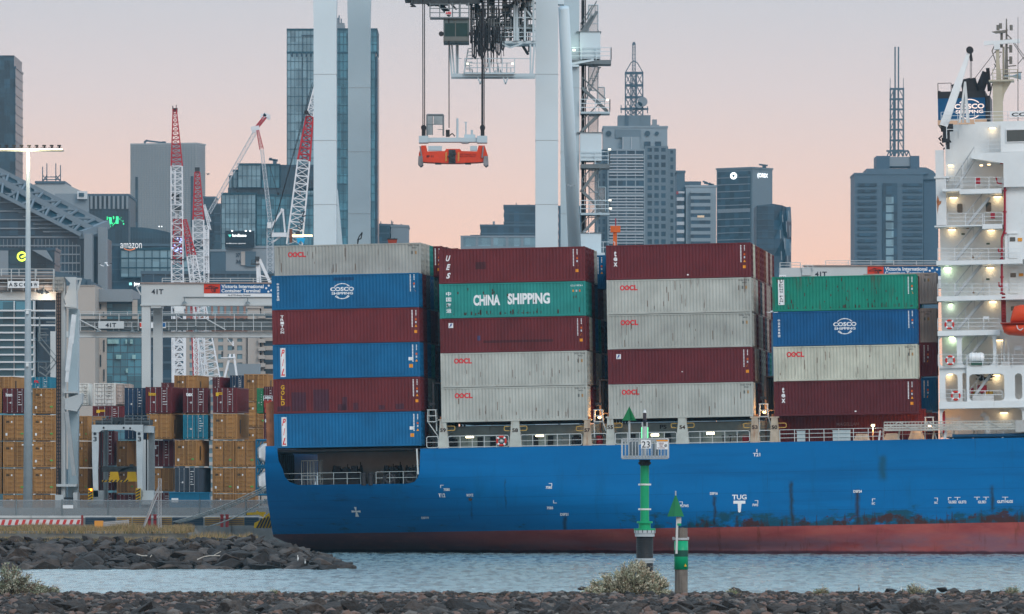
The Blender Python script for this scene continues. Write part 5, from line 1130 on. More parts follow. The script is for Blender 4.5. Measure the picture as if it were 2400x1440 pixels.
# ---------------------------------------------------------------- yard stacking cranes
FONTB = mat('sign_black', (.03,.035,.045), var=0); SBLUE = mat('sign_blue', (.008,.10,.26), var=0); SRED = mat('sign_red', (.55,.04,.015), var=0)
def terminal_board(par, F, px0, py0, k, d):
    """orange-red crane emblem, blue panel with two lines, white strip below"""
    def R_(a, b, c, e, m, nm, dd): m_ = MB(); F.box(m_, a, b, c, e, d-dd-.02, d-dd); return m_.build(nm, m, par)
    X = lambda v: px0 + v*k; Y = lambda v: py0 + v*k
    bd = R_(X(0), X(196), Y(0), Y(31), mat('board_white', (.72,.74,.74), var=0), 'terminal_sign', 0)
    m_ = MB(); F.box(m_, X(0), X(38), Y(0), Y(22), d-.05, d-.03); m_.build('emblem_panel', SRED, bd); m_ = MB(); F.box(m_, X(38), X(196), Y(0), Y(22), d-.05, d-.03); m_.build('lettering_panel', SBLUE, bd)
    m_ = MB(); D_ = d-.08; pt = lambda a, b: F(X(a), Y(b), D_)
    for a, b in (((4,10),(16,4)),((16,4),(34,9)),((3,11),(34,9)),((18,4),(18,17)),((18,8),(26,10)),((24,10),(26,20)),((22,20),(28,11)),((20,20),(24,10)),((12,8),(18,4)),((27,9),(27,18))): m_.bar(pt(*a), pt(*b), .045*k)
    F.box(m_, X(28), X(33), Y(8), Y(11), D_, D_+.02); m_.build('emblem', BLACKP, bd)
    a, b = F(X(41), Y(10)), F(X(140), Y(1.5)); text('Victoria International', 'lettering', WHITEP, bd, a.x, b.x, a.z, b.z, d-.08, off=.025); a, b = F(X(41), Y(20)), F(X(132), Y(11.5)); text('Container Terminal', 'lettering', WHITEP, bd, a.x, b.x, a.z, b.z, d-.08, off=.025)
    a, b = F(X(56), Y(29)), F(X(110), Y(24.5)); text('An ICTSI Group Company', 'lettering', FONTB, bd, a.x, b.x, a.z, b.z, d-.06, shear=.25)
    m_ = MB()
    for u, v in ((146,10),(152,4),(158,15),(163,7),(151,18)): c = pt(u, v); m_.prism([(c.x+.13*k*math.cos(rad(q*72+90+36*0)), c.z+.13*k*math.sin(rad(q*72+90))) for q in range(5)], D_, D_+.02)
    m_.build('star', WHITEP, bd)
def downlight(par, F, px, py, d=0, lit=False):
    m_ = MB(); c = F(px, py, d); m_.tube(c+Vector((0,0,.45)), c, .05, n=6); m_.tube(c, c-Vector((0,0,.25)), .12, .32, n=10); m_.build('downlight', MIDM, par)
YG = mat('yard_crane_grey', (.47,.50,.50), rough=.55, var=.06, scale=.4, streak=.15)
def emp41(px0, D, y0, sc_, label, cont):
    t, F = rootF('yard_crane', label, 'yard crane', px0, 1203, D, 2.8, 'automatic stacking cranes'); k = sc_
    X = lambda v: px0 + (v-330)*k; Y = lambda v: y0 + (v-663)*k
    m_ = MB(); F.box(m_, X(331), X(700), Y(665), Y(714), 0, 1.6); gb = m_.build('girder', YG, t)
    m_ = MB(); F.box(m_, X(329), X(702), Y(662.5), Y(665), -.2, 1.8); m_.build('girder_flange', mat('flange_rust', (.33,.25,.22), var=.2), gb); m_ = MB(); F.box(m_, X(329), X(702), Y(714), Y(717), -.2, 1.8); m_.build('girder_flange', YG, gb)
    if cont:
        m_ = MB(); F.box(m_, X(352-20), X(352), Y(717), 1205, 0, 1.5); m_.build('leg', YG, t); m_ = MB(); F.box(m_, X(355), X(376), Y(717), 1205, 3, 4.5); m_.build('leg', YG, t)
        m_ = MB(); F.box(m_, X(353), X(378), Y(716), Y(722), -.1, 4.5); 
        for p in (358,364,370): c = F(X(p), Y(731), 2.9); m_.ring(c, .13, .05, n=10, m=5)
        m_.build('bogie_bracket', YG, t)
        m_ = MB(); m_.bar(F(X(331),Y(668)), F(X(320),Y(674)), .14); m_.bar(F(X(320),Y(674)), F(X(331),Y(692)), .14); m_.build('end_bracket', YG, t)
        m_ = MB(); m_.bar(F(X(430),Y(697),-.1), F(X(700),Y(697),-.1), .08); m_.build('conduit', MIDM, gb)
    a, b = F(X(355), Y(690)), F(X(383), Y(678)); text('41T', 'crane_number', FONTB, gb, a.x, b.x, a.z, b.z, -.03, off=.02)
    terminal_board(gb, F, X(478), Y(666), k, -.02)
    m_ = MB(); m_.rail([F(X(380),Y(663),.2), F(X(700),Y(663),.2)], .5, .06, 2.4*k, 2); m_.build('railing', YG, t)
    for p in (433,581): downlight(t, F, X(p), Y(707), -.5)
    return t, F
emp41(330, 668, 663, 1.0, 'grey stacking crane 41T with terminal sign, at left of the stern stack', True)
t, F = emp41(1885, 668, 622, 1.0, 'grey stacking crane 41T girder showing above the green container', False)
# its trolley walkway at left
t, F = rootF('crane_walkway', 'grey railed walkway and trolley box above the right container stacks', 'walkway', 1870, 660, 596); m_ = MB(); F.box(m_, 1828, 1905, 628, 650, 0, 2); F.box(m_, 1880, 1900, 630, 646, -.2, 0); m_.build('trolley_box', YG, t); m_ = MB(); m_.rail([F(1828,628,0), F(1876,628,0)], .5, .06, 1, 2); m_.rail([F(1880,634,-.2), F(1905,634,-.2)], .5, .06, .7, 2); m_.bar(F(1905,634,0), F(1915,640,0), .12); m_.build('railing', YG, t)
a, b = F(1829,655), F(1839,648); m_ = MB(); F.box(m_, 1826, 1842, 645, 660, -.3, -.25); bd = m_.build('letter_board', mat('board_white', (.72,.74,.74), var=0), t); text('W', 'lettering', FONTB, bd, a.x, b.x, a.z, b.z, -.33, off=.03)
# rear girder with walkway and the second 41T
t, F = rootF('yard_crane', 'low grey rear girder with long walkway and small 41T board', 'yard crane', 420, 1205, 700, 2.8, 'automatic stacking cranes')
m_ = MB(); F.box(m_, 140, 700, 777, 790, 0, 1.8); F.box(m_, 140, 700, 788, 791, -.2, 2.); g_ = m_.build('girder', YG, t)
m_ = MB(); F.box(m_, 180, 700, 737, 741, -.9, .4); F.box(m_, 180, 700, 748, 775, .2, .5); F.box(m_, 180, 700, 765, 769, -.7, .2); F.box(m_, 180, 700, 771, 773, -.8, .2); m_.build('walkway', MIDM, t)
m_ = MB(); m_.rail([F(180,740,-.9), F(700,740,-.9)], .4, .05, 2, 2); m_.rail([F(180,776,-.8), F(700,776,-.8)], 1.0, .05, 2.2, 2)
for k in range(12): m_.bar(F(190+k*45,737,-.9), F(190+k*45,776,-.9), .08)
m_.bar(F(186,749,-1), F(238,776,-1), .12); m_.bar(F(486,749,-1), F(530,774,-1), .12); m_.build('railing', YG, t)
m_ = MB()
for k in range(9): F.box(m_, 186+k*14, 197+k*14, 759, 769, -.5, .1)
m_.build('cable_tray', mat('tray_grey', (.24,.25,.25)), t)
m_ = MB(); F.box(m_, 232, 292, 754, 771, -1.2, -1.1); bd = m_.build('number_board', YG, t); a, b = F(249,768), F(274,758); text('41T', 'lettering', FONTB, bd, a.x, b.x, a.z, b.z, -1.23, off=.02)
m_ = MB(); F.box(m_, 329, 390, 757, 770, -1.2, -1.1); bd = m_.build('terminal_sign', mat('board_white', (.72,.74,.74), var=0), t); m_ = MB(); F.box(m_, 377, 389, 758, 767, -1.25, -1.2); m_.build('lettering_panel', SBLUE, bd); m_ = MB(); F.box(m_, 329, 333, 758, 767, -1.25, -1.2); m_.build('emblem_panel', SRED, bd)
for p in (232,312,460): downlight(t, F, p, 774, -1)
m_ = MB(); F.box(m_, 118, 130, 777, 1205, 0, 1.5); m_.build('leg', YG, t)
m_ = MB()   # stair zigzag left
for a, b in (((92,802),(132,850)),((132,850),(108,880)),((92,872),(120,890)),((92,800),(92,755)),((108,755),(130,755)),((92,785),(112,785))): 
    for dy in (0,1): m_.bar(F(*a,dy), F(*b,dy), .12); m_.bar(F(a[0],a[1]-14,dy), F(b[0],b[1]-14,dy), .06)
m_.rail([F(90,802,0), F(108,802,0)], 1.1, .05, .8, 2); m_.rail([F(90,872,0), F(108,872,0)], 1.1, .05, .8, 2); m_.build('stair_flight', MIDM, t)
m_ = MB(); m_.rail([F(300,716,4), F(700,716,4)], .01, .01, 9, 1); m_.build('cable', BLK, t)
# ASC 03W at far left
t, F = rootF('yard_crane', 'grey stacking crane ASC03W with white slanted strut at left', 'yard crane', 160, 1205, 600, 2.8, 'automatic stacking cranes')
m_ = MB(); F.box(m_, -160, 134, 684, 702, 0, 2.4); F.box(m_, -160, 134, 700, 703.5, -.2, 2.6); m_.build('girder', YG, t)
m_ = MB(); F.box(m_, -160, 128, 645, 650, -.6, .6); F.box(m_, -160, 128, 652, 656, -.5, .4); F.box(m_, -160, 128, 668, 680, -.3, .2); F.box(m_, 60, 128, 636, 642, 0, .6); m_.build('walkway', mat('walkway_grey_red', (.24,.22,.21), var=.15), t)
m_ = MB(); m_.rail([F(-160,648,-.6), F(128,648,-.6)], .7, .06, 1.8, 2); m_.rail([F(-160,682,-.8), F(128,682,-.8)], 1.2, .05, 1.5, 3)
for p in (28,84,127): m_.bar(F(p,632,-.7), F(p,686,-.7), .1)
m_.build('railing', YG, t)
m_ = MB(); F.box(m_, -160, 128, 656, 668, -.1, .6); F.box(m_, -160, 128, 680, 684, -.3, 1.5); m_.build('cable_tray', mat('tray_dark', (.12,.12,.12)), t)
m_ = MB(); F.box(m_, 20, 93, 660, 676, -1.0, -.92); bd = m_.build('number_board', mat('board_white', (.72,.74,.74), var=0), t)
sh = Sheet()
for k, ch in enumerate('ASC03W'): a, b = F(23+k*11.6,672.5), F(31.5+k*11.6,664); sh.text(ch, a.x, b.x, a.z, b.z, off=.02)
me = bpy.data.meshes.new('lettering'); me.from_pydata(sh.v, [], sh.f); place2d(me, 'lettering', FONTB, bd, 0,0,0,0, -1.03, raw=True)
m_ = MB(); F.box(m_, 127, 150, 650, 682, -.6, 2.2); m_.rail([F(125,683,-.8), F(152,683,-.8)], 1.2, .05, .6, 3); m_.build('electrical_cabin', mat('cabin_beige_grey', (.30,.30,.28), var=.25, scale=3), t)
m_ = MB(); F.box(m_, 133, 143, 686, 1180, -.25, -.1); m_.build('cable_ladder', mat('cable_tan', (.25,.16,.12)), t); m_ = MB()
for k in range(62): m_.bar(F(133,690+k*8,-.3), F(143,690+k*8,-.3), .07)
for p in (133,138,143): m_.bar(F(p,686,-.3), F(p,1180,-.3), .08)
m_.path([F(140,1100,-.35), F(141,1160,-.35), F(146,1168,-.35), F(172,1168,-.35)], .1, 6); m_.build('cable_ladder', BLK, t)
m_ = MB(); F.box(m_, 143, 153, 662, 1175, 0, 1.6); m_.build('leg', YG, t)
m_ = MB(); m_.prism([(F(157,0).x,F(0,724).z),(F(180,0).x,F(0,724).z),(F(178,0).x,0),(F(155,0).x,0)], 2.2, 4.0); m_.build('leg', CG2, t)
m_ = MB(); m_.prism([(F(152,0).x,F(0,650).z),(F(178,0).x,F(0,650).z),(F(180,0).x,F(0,724).z),(F(157,0).x,F(0,724).z),(F(151,0).x,F(0,700).z),(F(165,0).x,F(0,664).z)], -.2, 2); F.box(m_, 176, 191, 652, 656, 0, .5); m_.bar(F(189,655,.2), F(179,690,.2), .18); m_.bar(F(152,717,-.2), F(180,720,-.2), .22); m_.build('leg_head', YG, t)
m_ = MB(); m_.bar(F(174.5,738,-.5), F(157,896,-.5), .32); m_.bar(F(174.5,738,-.5), F(168,806,-.5), .45); m_.bar(F(168,790,-.5), F(159,870,-.5), .42); m_.build('strut', mat('strut_white', (.66,.69,.70)), t)
m_ = MB(); F.box(m_, 150, 180, 918, 922, -.4, 2.2); m_.prism([(F(152,0).x,F(0,935).z),(F(193,0).x,F(0,922).z),(F(192,0).x,F(0,945).z),(F(180,0).x,F(0,965).z),(F(152,0).x,F(0,960).z)], -.2, 2); m_.build('leg_collar', YG, t)
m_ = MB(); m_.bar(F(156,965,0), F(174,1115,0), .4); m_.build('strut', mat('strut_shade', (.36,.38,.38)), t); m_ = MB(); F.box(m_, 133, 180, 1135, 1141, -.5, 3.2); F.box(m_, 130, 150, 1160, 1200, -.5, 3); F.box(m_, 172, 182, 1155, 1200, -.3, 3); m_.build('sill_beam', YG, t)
downlight(t, F, 104, 684, -.5)
pl = bpy.data.lights.new('downlight_light', 'POINT'); pl.energy = 120; pl.color = (1,.72,.5); lo = bpy.data.objects.new('downlight_light', pl); C.objects.link(lo); lo.parent = t; lo.location = F(108,694,-1)

# ---------------------------------------------------------------- yard container stacks (doors to the camera)
YARD = 'containers stacked in the yard'
def ybox(px0, px1, py0, py1, D, c, label, L=6.06, side=0, logo=None, marks_=True):
    """one container seen from its door end; px0..px1 is the door end"""
    wpx = (px1-px0)*D/FPX; H = (py1-py0)*D/FPX
    yaw = {0:0, 1:rad(9), -1:rad(-9)}[side] if side in (0,1,-1) else rad(side)
    o = W((px0+px1)/2, py1, D); sx_ = wpx/(CW*math.cos(yaw))
    M = Matrix.Translation((o.x, o.y, o.z)) @ Matrix.Rotation(-math.pi/2 - yaw*0 + (yaw if side else 0)*-1*0, 4, 'Z')
    M = Matrix.Translation(o) @ Matrix.Rotation(-math.pi/2 + (-yaw), 4, 'Z') @ Matrix.Translation((-L/2, 0, 0)) @ Matrix.Diagonal((1, sx_, H/2.591, 1))
    t = container(c, L, 2.591, M, label, YARD, steel=c not in ('yellow',)); X = L/2+.015; gasket(t, L, 2.591)
    def q(sh, y0, y1, z0, z1, m, nm='door_label'): me = bpy.data.meshes.new(nm); me.from_pydata([(y0,z0,0),(y1,z0,0),(y1,z1,0),(y0,z1,0)], [], [(0,1,2,3)]); return place2d(me, nm, m, t, 0,0,0,0, X+sh, axis='x', raw=True)
    if marks_:
        if c == 'yellow':
            m_ = MB(); text('m', 'logo', mat('logo_dark', (.05,.035,.02), var=0), t, -.88, -.55, 1.78, 2.0, X+.04, axis='x', off=.08); q(.04, -.38, -.24, 1.8, 1.98, WHITEP)
            if R.random() < .7: q(.04, .62, .9, .62, .78, mat('green_label', (.12,.35,.08), var=0))
            if R.random() < .5: q(.04, -.95, -.75, .5, .75, WHITEP)
        else:
            lp = MB()
            for k in range(6): y = .38; z = 2.15-k*.26; w_ = R.uniform(.12,.42); lp.add([(y,z,0),(y+w_,z,0),(y+w_,z+.055,0),(y,z+.055,0)], [(0,1,2,3)])
            me = bpy.data.meshes.new('stencilled_code'); me.from_pydata(lp.v, [], lp.f); place2d(me, 'stencilled_code', BLACKP if c == 'white' else WHITEP, t, 0,0,0,0, X+.04, axis='x', raw=True)
            q(.04, -.5, -.36, 1.0, 1.16, WHITEP)
    if logo: text(logo[0], 'lettering', logo[1], t, -.92, -.25, 1.72, 2.1, X+.05, axis='x', off=.05)
    if side and c == 'yellow' and L > 5:
        m_ = MB(); s_ = CW/2+.012
        me = bpy.data.meshes.new('side_lettering'); me.from_pydata([(L/2-1.9,.6,0),(L/2-1.4,.6,0),(L/2-1.4,2.0,0),(L/2-1.9,2.0,0)], [], [(0,1,2,3)]); place2d(me, 'side_lettering', mat('logo_dark', (.05,.035,.02), var=0), t, 0,0,0,0, s_, raw=True)
    return t
D1 = 622
CN = dict(yellow='ochre yellow', maroon='dark maroon', brown='brown', navy='navy blue', aqua='bright blue', white='white refrigerated', slate='dark slate', blue='blue', kelly='green', pink='pale pink')
cols = [ # px0,px1, [(py0,py1,color,logo)...] from top, D, side, label
 (-48,4,[(911,968,'yellow'),(973,1033,'yellow'),(1035,1096,'yellow'),(1098,1158,'yellow')],D1,0,'farthest left in the yard'),
 (7,62,[(910,969,'maroon',('hmm',WHITEP)),(973,1033,'yellow'),(1035,1096,'yellow'),(1098,1158,'yellow'),(1160,1206,'yellow')],D1,0,'left of the lamp mast'),
 (76,131,[(910,970,'yellow'),(973,1033,'yellow'),(1035,1096,'yellow'),(1098,1158,'yellow'),(1160,1206,'yellow')],D1,0,'right of the lamp mast'),
 (341,403,[(907,969,'brown',('hmm',YELP))],D1,1,'behind the top right of the straddle carrier'),
 (343,402,[(970,1030,'yellow')],D1,1,'behind the top right of the straddle carrier'),
 (350,406,[(1032,1094,'brown',('T',WHITEP)),(1097,1152,'yellow'),(1155,1206,'brown')],D1+3,0,'behind the right leg of the straddle carrier'),
 (429,487,[(909,969,'maroon',('tex',WHITEP)),(972,1030,'aqua')],D1,0,'in the stack with the white tex letters'),
 (410,462,[(1032,1093,'yellow')],D1-2,1,'in the middle of the yard'),
 (410,466,[(1096,1156,'slate')],D1-2,1,'above the two low blue bins'),
 (499,556,[(909,968,'brown',('F',YELP)),(970,1030,'yellow')],D1,1,'in the stack with the brown emblem container'),
 (498,549,[(1033,1095,'yellow'),(1097,1157,'yellow'),(1158,1206,'yellow')],D1,0,'left of the twin stacks near the stern'),
 (550,600,[(1033,1095,'yellow'),(1097,1157,'yellow'),(1158,1206,'yellow')],D1,0,'right of the twin stacks near the stern'),
 (184,206,[(975,1033,'yellow'),(1035,1096,'yellow'),(1098,1158,'yellow'),(1160,1206,'yellow')],D1+14,14,'behind the foot of the slanted-strut crane'),
 (274,318,[(1033,1095,'yellow'),(1097,1157,'yellow'),(1159,1206,'maroon')],D1+10,0,'seen through the straddle carrier'),
 (232,268,[(1010,1092,'maroon'),(1095,1150,'maroon'),(1155,1206,'maroon')],D1+12,0,'seen at left through the straddle carrier'),
 (292,342,[(909,975,'navy'),(976,1030,'navy')],D1+4,0,'behind the straddle carrier'),
 (217,291,[(952,1000,'maroon',('F',YELP))],D1+20,0,'under the white refrigerated ones'),
 (219,271,[(898,951,'white')],D1+22,1,'in front above the maroon one'),
 (180,208,[(898,950,'white')],D1+24,0,'beside the crane strut'),
 (-20,29,[(883,925,'yellow')],D1+40,1,'high at the back left'),
 (75,118,[(884,925,'aqua',('PIL',REDP))],D1+40,1,'high at the back with a red PIL letter panel'),
 (408,463,[(880,940,'yellow'),(941,1000,'yellow')],D1+26,1,'at the back beside the red and white mast foot'),
 (378,400,[(897,925,'maroon')],D1+30,1,'at the back, just its top showing'),
 (498,518,[(884,925,'maroon')],D1+28,1,'at the back with its side to the ship'),
 (539,571,[(880,925,'navy')],D1+28,0,'at the back near the stern stack'),
 (572,628,[(877,940,'yellow'),(941,1003,'yellow'),(1004,1066,'yellow')],D1+18,1,'tall back stack beside the ship'),
 (602,617,[(910,969,'kelly')],D1-2,0,'narrow slice beside the ship stern'),
 (618,640,[(906,968,'maroon'),(970,1031,'maroon',('te',WHITEP))],D1-2,0,'partly hidden by the rusty lashing post')]
yard_c = {}
for px0, px1, tiers, D, side, where in cols:
    if side == 1 and px1 - px0 < 30 : side_ = 1
    for i, tr_ in enumerate(tiers):
        c = tr_[2]; lg_ = tr_[3] if len(tr_) > 3 else None
        lv = 'topmost' if i == 0 and len(tiers) > 1 else 'lowest' if i == len(tiers)-1 and len(tiers) > 1 else (ordn[i]+' from top') if len(tiers) > 1 else 'single'
        lb = f'{CN[c]} container, {lv}, {where}' if lv != 'single' else f'{CN[c]} container {where}'
        yard_c[(px0, i)] = ybox(px0, px1, tr_[0], tr_[1], D, c, lb, L=12.19 if side == 1 and px0 in (341,343,410,499,572) and False else 6.06, side=side, logo=lg_)
# pink reefer end, low blue bins
ybox(271, 305, 900, 948, D1+22, 'pink', 'pale pink container side beside the white refrigerated one', side=0)
for a, b, lab in ((397,434,'blue skip bin with a white notice, left of the pair by the fence'),(434,468,'blue skip bin, middle one of three by the fence'),(469,491,'plain blue bin, right one of three by the fence')):
    t, F = rootF('skip_bin', lab, 'bin', (a+b)/2, 1190, 590, group='blue bins by the fence'); bl = mat('bin_blue', (.008,.15,.27), streak=.3); m_ = MB(); F.box(m_, a, b, 1155, 1190, 0, 2.4); bb = m_.build('bin_body', bl, t)
    m_ = MB(); n = 5
    for k in range(n+1): x = F(a+(b-a-1.5)*k/n, 0).x; m_.box(x, x+.06, -.06, 0, F(0,1189).z, F(0,1156).z)
    F.box(m_, a-.5, b+.5, 1154, 1157, -.1, 2.5); m_.build('rib', bl, bb)
    if a == 397: m_ = MB(); F.box(m_, 402, 418, 1168, 1178, -.1, -.07); m_.build('notice', WHITEP, bb)
# tank containers beside the stern
for k, (y0, y1) in enumerate(((1032,1092),(1096,1160))):
    t, F = rootF('tank_container', f'white tank in a blue frame, {"upper" if k == 0 else "lower"} one beside the ship stern', 'tank container', 618, y1, 600, group='tank containers')
    m_ = MB(); c = F(624,(y0+y1)/2,3); m_.tube(c-Vector((0,2.8,0)), c+Vector((0,2.8,0)), .98, n=20); m_.tube(c-Vector((0,3.0,0)), c-Vector((0,2.8,0)), .7, .98, n=20); m_.build('tank', mat('tank_white', (.65,.66,.66), streak=.2), t, smooth=True)
    m_ = MB(); bl = mat('frame_blue', (.01,.13,.24)); 
    for dy in (0, 6): 
        m_.path([F(601,y0,dy), F(650,y0,dy), F(650,y1,dy), F(601,y1,dy), F(601,y0,dy)], .1, 4); m_.bar(F(601,y0+20,dy), F(612,y0,dy), .12); m_.bar(F(601,y1-20,dy), F(612,y1,dy), .12)
    for a, b in ((601,y0),(601,y1),(650,y0),(650,y1)): m_.bar(F(a,b,0), F(a,b,6), .15)
    m_.build('frame', bl, t); m_ = MB(); c = F(610,(y0+y1)/2,-.02); m_.box(c.x-.12, c.x+.12, -.1, 0, c.z-.5, c.z+.5); m_.build('placard', WHITEP, t)
# ---------------------------------------------------------------- straddle carrier 3
t, F = rootF('straddle_carrier', 'white straddle carrier numbered 3 with yellow spreader and hazard-striped feet', 'straddle carrier', 280, 1207, 598, 2.8)
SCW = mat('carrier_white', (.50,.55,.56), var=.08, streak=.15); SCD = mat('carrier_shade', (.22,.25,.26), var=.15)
for px0, px1, fx in ((215,231,222.5),(319,335,326)):
    m_ = MB(); m_.prism([(F(px0,0).x,F(0,998).z),(F(px1,0).x,F(0,998).z),(F(px1,0).x,F(0,1050).z),(F(px1-2,0).x,F(0,1100).z),(F(px1-1,0).x,F(0,1165).z),(F(px0+4,0).x,F(0,1165).z),(F(px0+1,0).x,F(0,1080).z)], 0, .8); lg_ = m_.build('leg', SCW, t)
    a, b = F(px0+4,1035), F(px1-4,1024); text('3', 'number', FONTB, lg_, a.x, b.x, a.z, b.z, -.03, off=.02); m_ = MB(); c = F(fx,1017,-.05); m_.tube(c, c+Vector((0,.1,0)), .15, n=14); m_.build('round_mark', FONTB, lg_)
    a, b = F(px0+2,1006), F(px1-2,1001.5); text('AC03', 'small_lettering', FONTB, lg_, a.x, b.x, a.z, b.z, -.02)
for px0, px1 in ((233,241),(340,352)):
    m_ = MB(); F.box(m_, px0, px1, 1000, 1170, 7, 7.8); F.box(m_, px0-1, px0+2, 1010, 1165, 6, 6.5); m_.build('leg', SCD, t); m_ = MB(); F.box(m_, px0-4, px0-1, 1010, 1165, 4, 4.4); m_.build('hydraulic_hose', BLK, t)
m_ = MB(); m_.prism([(F(215,0).x,F(0,996).z),(F(335,0).x,F(0,996).z),(F(335,0).x,F(0,1012).z),(F(319,0).x,F(0,1012).z),(F(310,0).x,F(0,1008).z),(F(240,0).x,F(0,1008).z),(F(231,0).x,F(0,1014).z),(F(215,0).x,F(0,1014).z)], -.05, .85); F.box(m_, 215, 231, 998, 1010, .85, 8); F.box(m_, 335, 352, 998, 1014, .85, 8); F.box(m_, 240, 352, 998, 1006, 7.4, 8); m_.build('top_frame', SCW, t)
m_ = MB()
for a, b in ((243,1000),(290,1000),(305,1001)): c = F(a,b+3,-.1); m_.tube(c, c+Vector((0,.1,0)), .1, n=8)
m_.build('bolt_hole', BLK, t)
m_ = MB(); F.box(m_, 222, 262, 985, 996, 1, 6); F.box(m_, 292, 350, 984, 996, 1, 6); F.box(m_, 255, 300, 978, 996, 2, 6)
for k in range(22): x = rr.uniform(222,345); m_.bar(F(x,995,rr.uniform(0,6)), F(x+rr.uniform(-6,6),rr.uniform(975,990),rr.uniform(0,6)), .12)
m_.build('engine_deck', DKM, t); m_ = MB(); m_.rail([F(216,996,.2), F(262,996,.2)], .85, .05, .8, 3); m_.rail([F(292,996,.2), F(350,996,.2)], .9, .05, .8, 3); m_.build('railing', MIDM, t)
m_ = MB(); F.box(m_, 236, 316, 1093, 1106, 2.4, 4.4); F.box(m_, 300, 308, 1088, 1096, 2.6, 3.4)
for k in range(10): m_.bar(F(rr.uniform(236,316),1106,2.4), F(rr.uniform(236,316),1095,2.4), .12)
m_.build('spreader_frame', DKM, t)
m_ = MB(); YS = mat('carrier_yellow', (.60,.36,.01), var=.1)
for px in (264,305): m_.prism([(F(px-9,0).x,F(0,1106).z),(F(px+9,0).x,F(0,1106).z),(F(px+14,0).x,F(0,1129).z),(F(px-16,0).x,F(0,1129).z),(F(px-10,0).x,F(0,1118).z)], 2.0, 2.4)
m_.bar(F(236,1128,2.1), F(296,1128,2.1), .18); m_.build('spreader_arm', YS, t)
m_ = MB(); 
for k in range(7): m_.bar(F(238+k*9,1130,1.98), F(243+k*9,1125,1.98), .12)
m_.build('hazard_stripe', BLK, t)
for px in (212.5, 324):
    m_ = MB(); F.box(m_, px-5, px+6, 1145, 1178, -.6, 0); ft = m_.build('bumper', YS, t); m_ = MB()
    for k in range(5): m_.bar(F(px-4,1152+k*7,-.63), F(px+5,1147+k*7,-.63), .12)
    m_.build('hazard_stripe', BLK, ft)
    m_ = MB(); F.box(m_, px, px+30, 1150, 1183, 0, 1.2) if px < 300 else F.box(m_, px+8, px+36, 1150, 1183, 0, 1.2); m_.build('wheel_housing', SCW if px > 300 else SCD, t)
    for dy in (1.5,3.5,5.5): m_ = MB(); c = F(px+14,1192,dy); m_.tube(c-Vector((.35,0,0)), c+Vector((.35,0,0)), .62, n=16); m_.build('wheel', BLK, t)
m_ = MB(); c = F(214.5,1148,-.65); m_.tube(c, c-Vector((0,.1,0)), .12, n=10); m_.build('indicator_lamp', mat('orange_lamp', (1,.3,.02), var=0, emit=(1,.25,.02), es=6), t)
# ---------------------------------------------------------------- floodlight mast
t, F = rootF('floodlight_mast', 'tall grey tapering lamp mast with a lit row of floodlights on top', 'floodlight mast', 65, 1216, 570, 2.8)
m_ = MB(); m_.tube(F(65,1216), F(66,352), .44, .17, n=16); m_.build('pole', mat('mast_galvanised', (.33,.39,.42), rough=.5, var=.08), t, smooth=True)
m_ = MB(); F.box(m_, -60, 149, 352, 356, -.15, .15); m_.build('cross_arm', MIDM, t)
for k in range(11):
    px = -38 + k*17.6; m_ = MB(); c = F(px, 350, 0); m_.box(c.x-.28, c.x+.28, -.35, .1, c.z+.02, c.z+.12); m_.bar(c, c+Vector((.1,0,.35)), .14); m_.box(c.x-.15, c.x+.2, -.1, .1, c.z+.25, c.z+.4); lm = m_.build('floodlight', BLK, t)
    m_ = MB(); m_.box(c.x-.33, c.x+.33, -.34, .05, c.z-.06, c.z+.02); m_.build('lamp_glass', mat('flood_glow', (1,.9,.7), var=0, emit=(1,.82,.5), es=5), lm)
pl = bpy.data.lights.new('flood_light', 'POINT'); pl.energy = 500; pl.color = (1,.8,.5); pl.shadow_soft_size = .3; lo = bpy.data.objects.new('flood_light', pl); C.objects.link(lo); lo.parent = t; lo.location = F(66,362,-1.2)
for py in (728,851): m_ = MB(); z_ = F(0,py).z; m_.tube((-.0,0,z_), (0,0,z_+.1), .36, n=12); m_.box(-.12,.12,-.62,-.3,z_-.35,z_-.05); m_.build('mast_bracket', HW, t)
m_ = MB(); c = F(65,1043,0); m_.bar(c-Vector((.5,0,0)), c+Vector((.5,0,0)), .08); m_.box(c.x-.55,c.x-.4,-.1,.1,c.z-.06,c.z+.06); m_.box(c.x+.4,c.x+.55,-.1,.1,c.z-.06,c.z+.06); m_.build('camera_arm', HW, t)
# ---------------------------------------------------------------- quay fence, fenders, barrier and small shore things
fm = bpy.data.materials.new('fence_mesh'); fm.use_nodes = True; b_ = fm.node_tree.nodes['Principled BSDF']; b_.inputs['Base Color'].default_value = (.22,.24,.25,1); b_.inputs['Alpha'].default_value = .5; b_.inputs['Roughness'].default_value = .7
t = thing('quay_fence', 'long grey mesh fence running along the quay edge at left', 'fence', M=MQ@Matrix.Translation((0,41,2.8)))
m_ = MB(); m_.box(-75, -17, 0, .03, .05, 1.55); m_.build('mesh_panel', fm, t)
for k in range(15): m_ = MB(); x = -75+k*4.2; m_.tube((x,-.05,0), (x,-.05,1.68), .06, n=6); m_.build('fence_post', MIDM, t)
m_ = MB(); m_.tube((-75,.08,1.58), (-17,.08,1.58), .035, n=6); m_.build('top_rail', STEEL, t)
m_ = MB(); m_.box(-45.6, -44.6, -.04, -.01, .85, 1.15); m_.build('notice', WHITEP, t)
t = thing('quay_barrier', 'low concrete barrier line behind the quay fence', 'barrier', M=MQ@Matrix.Translation((0,46,2.8))); m_ = MB(); m_.prism([(-75,0),(-17,0),(-17,.9),(-75,.9)], 0, .25); m_.prism([(-75,0),(-17,0),(-17,.25),(-75,.25)], -.2, .5); m_.build('barrier_body', mat('barrier_concrete', (.30,.31,.30), streak=.4), t)
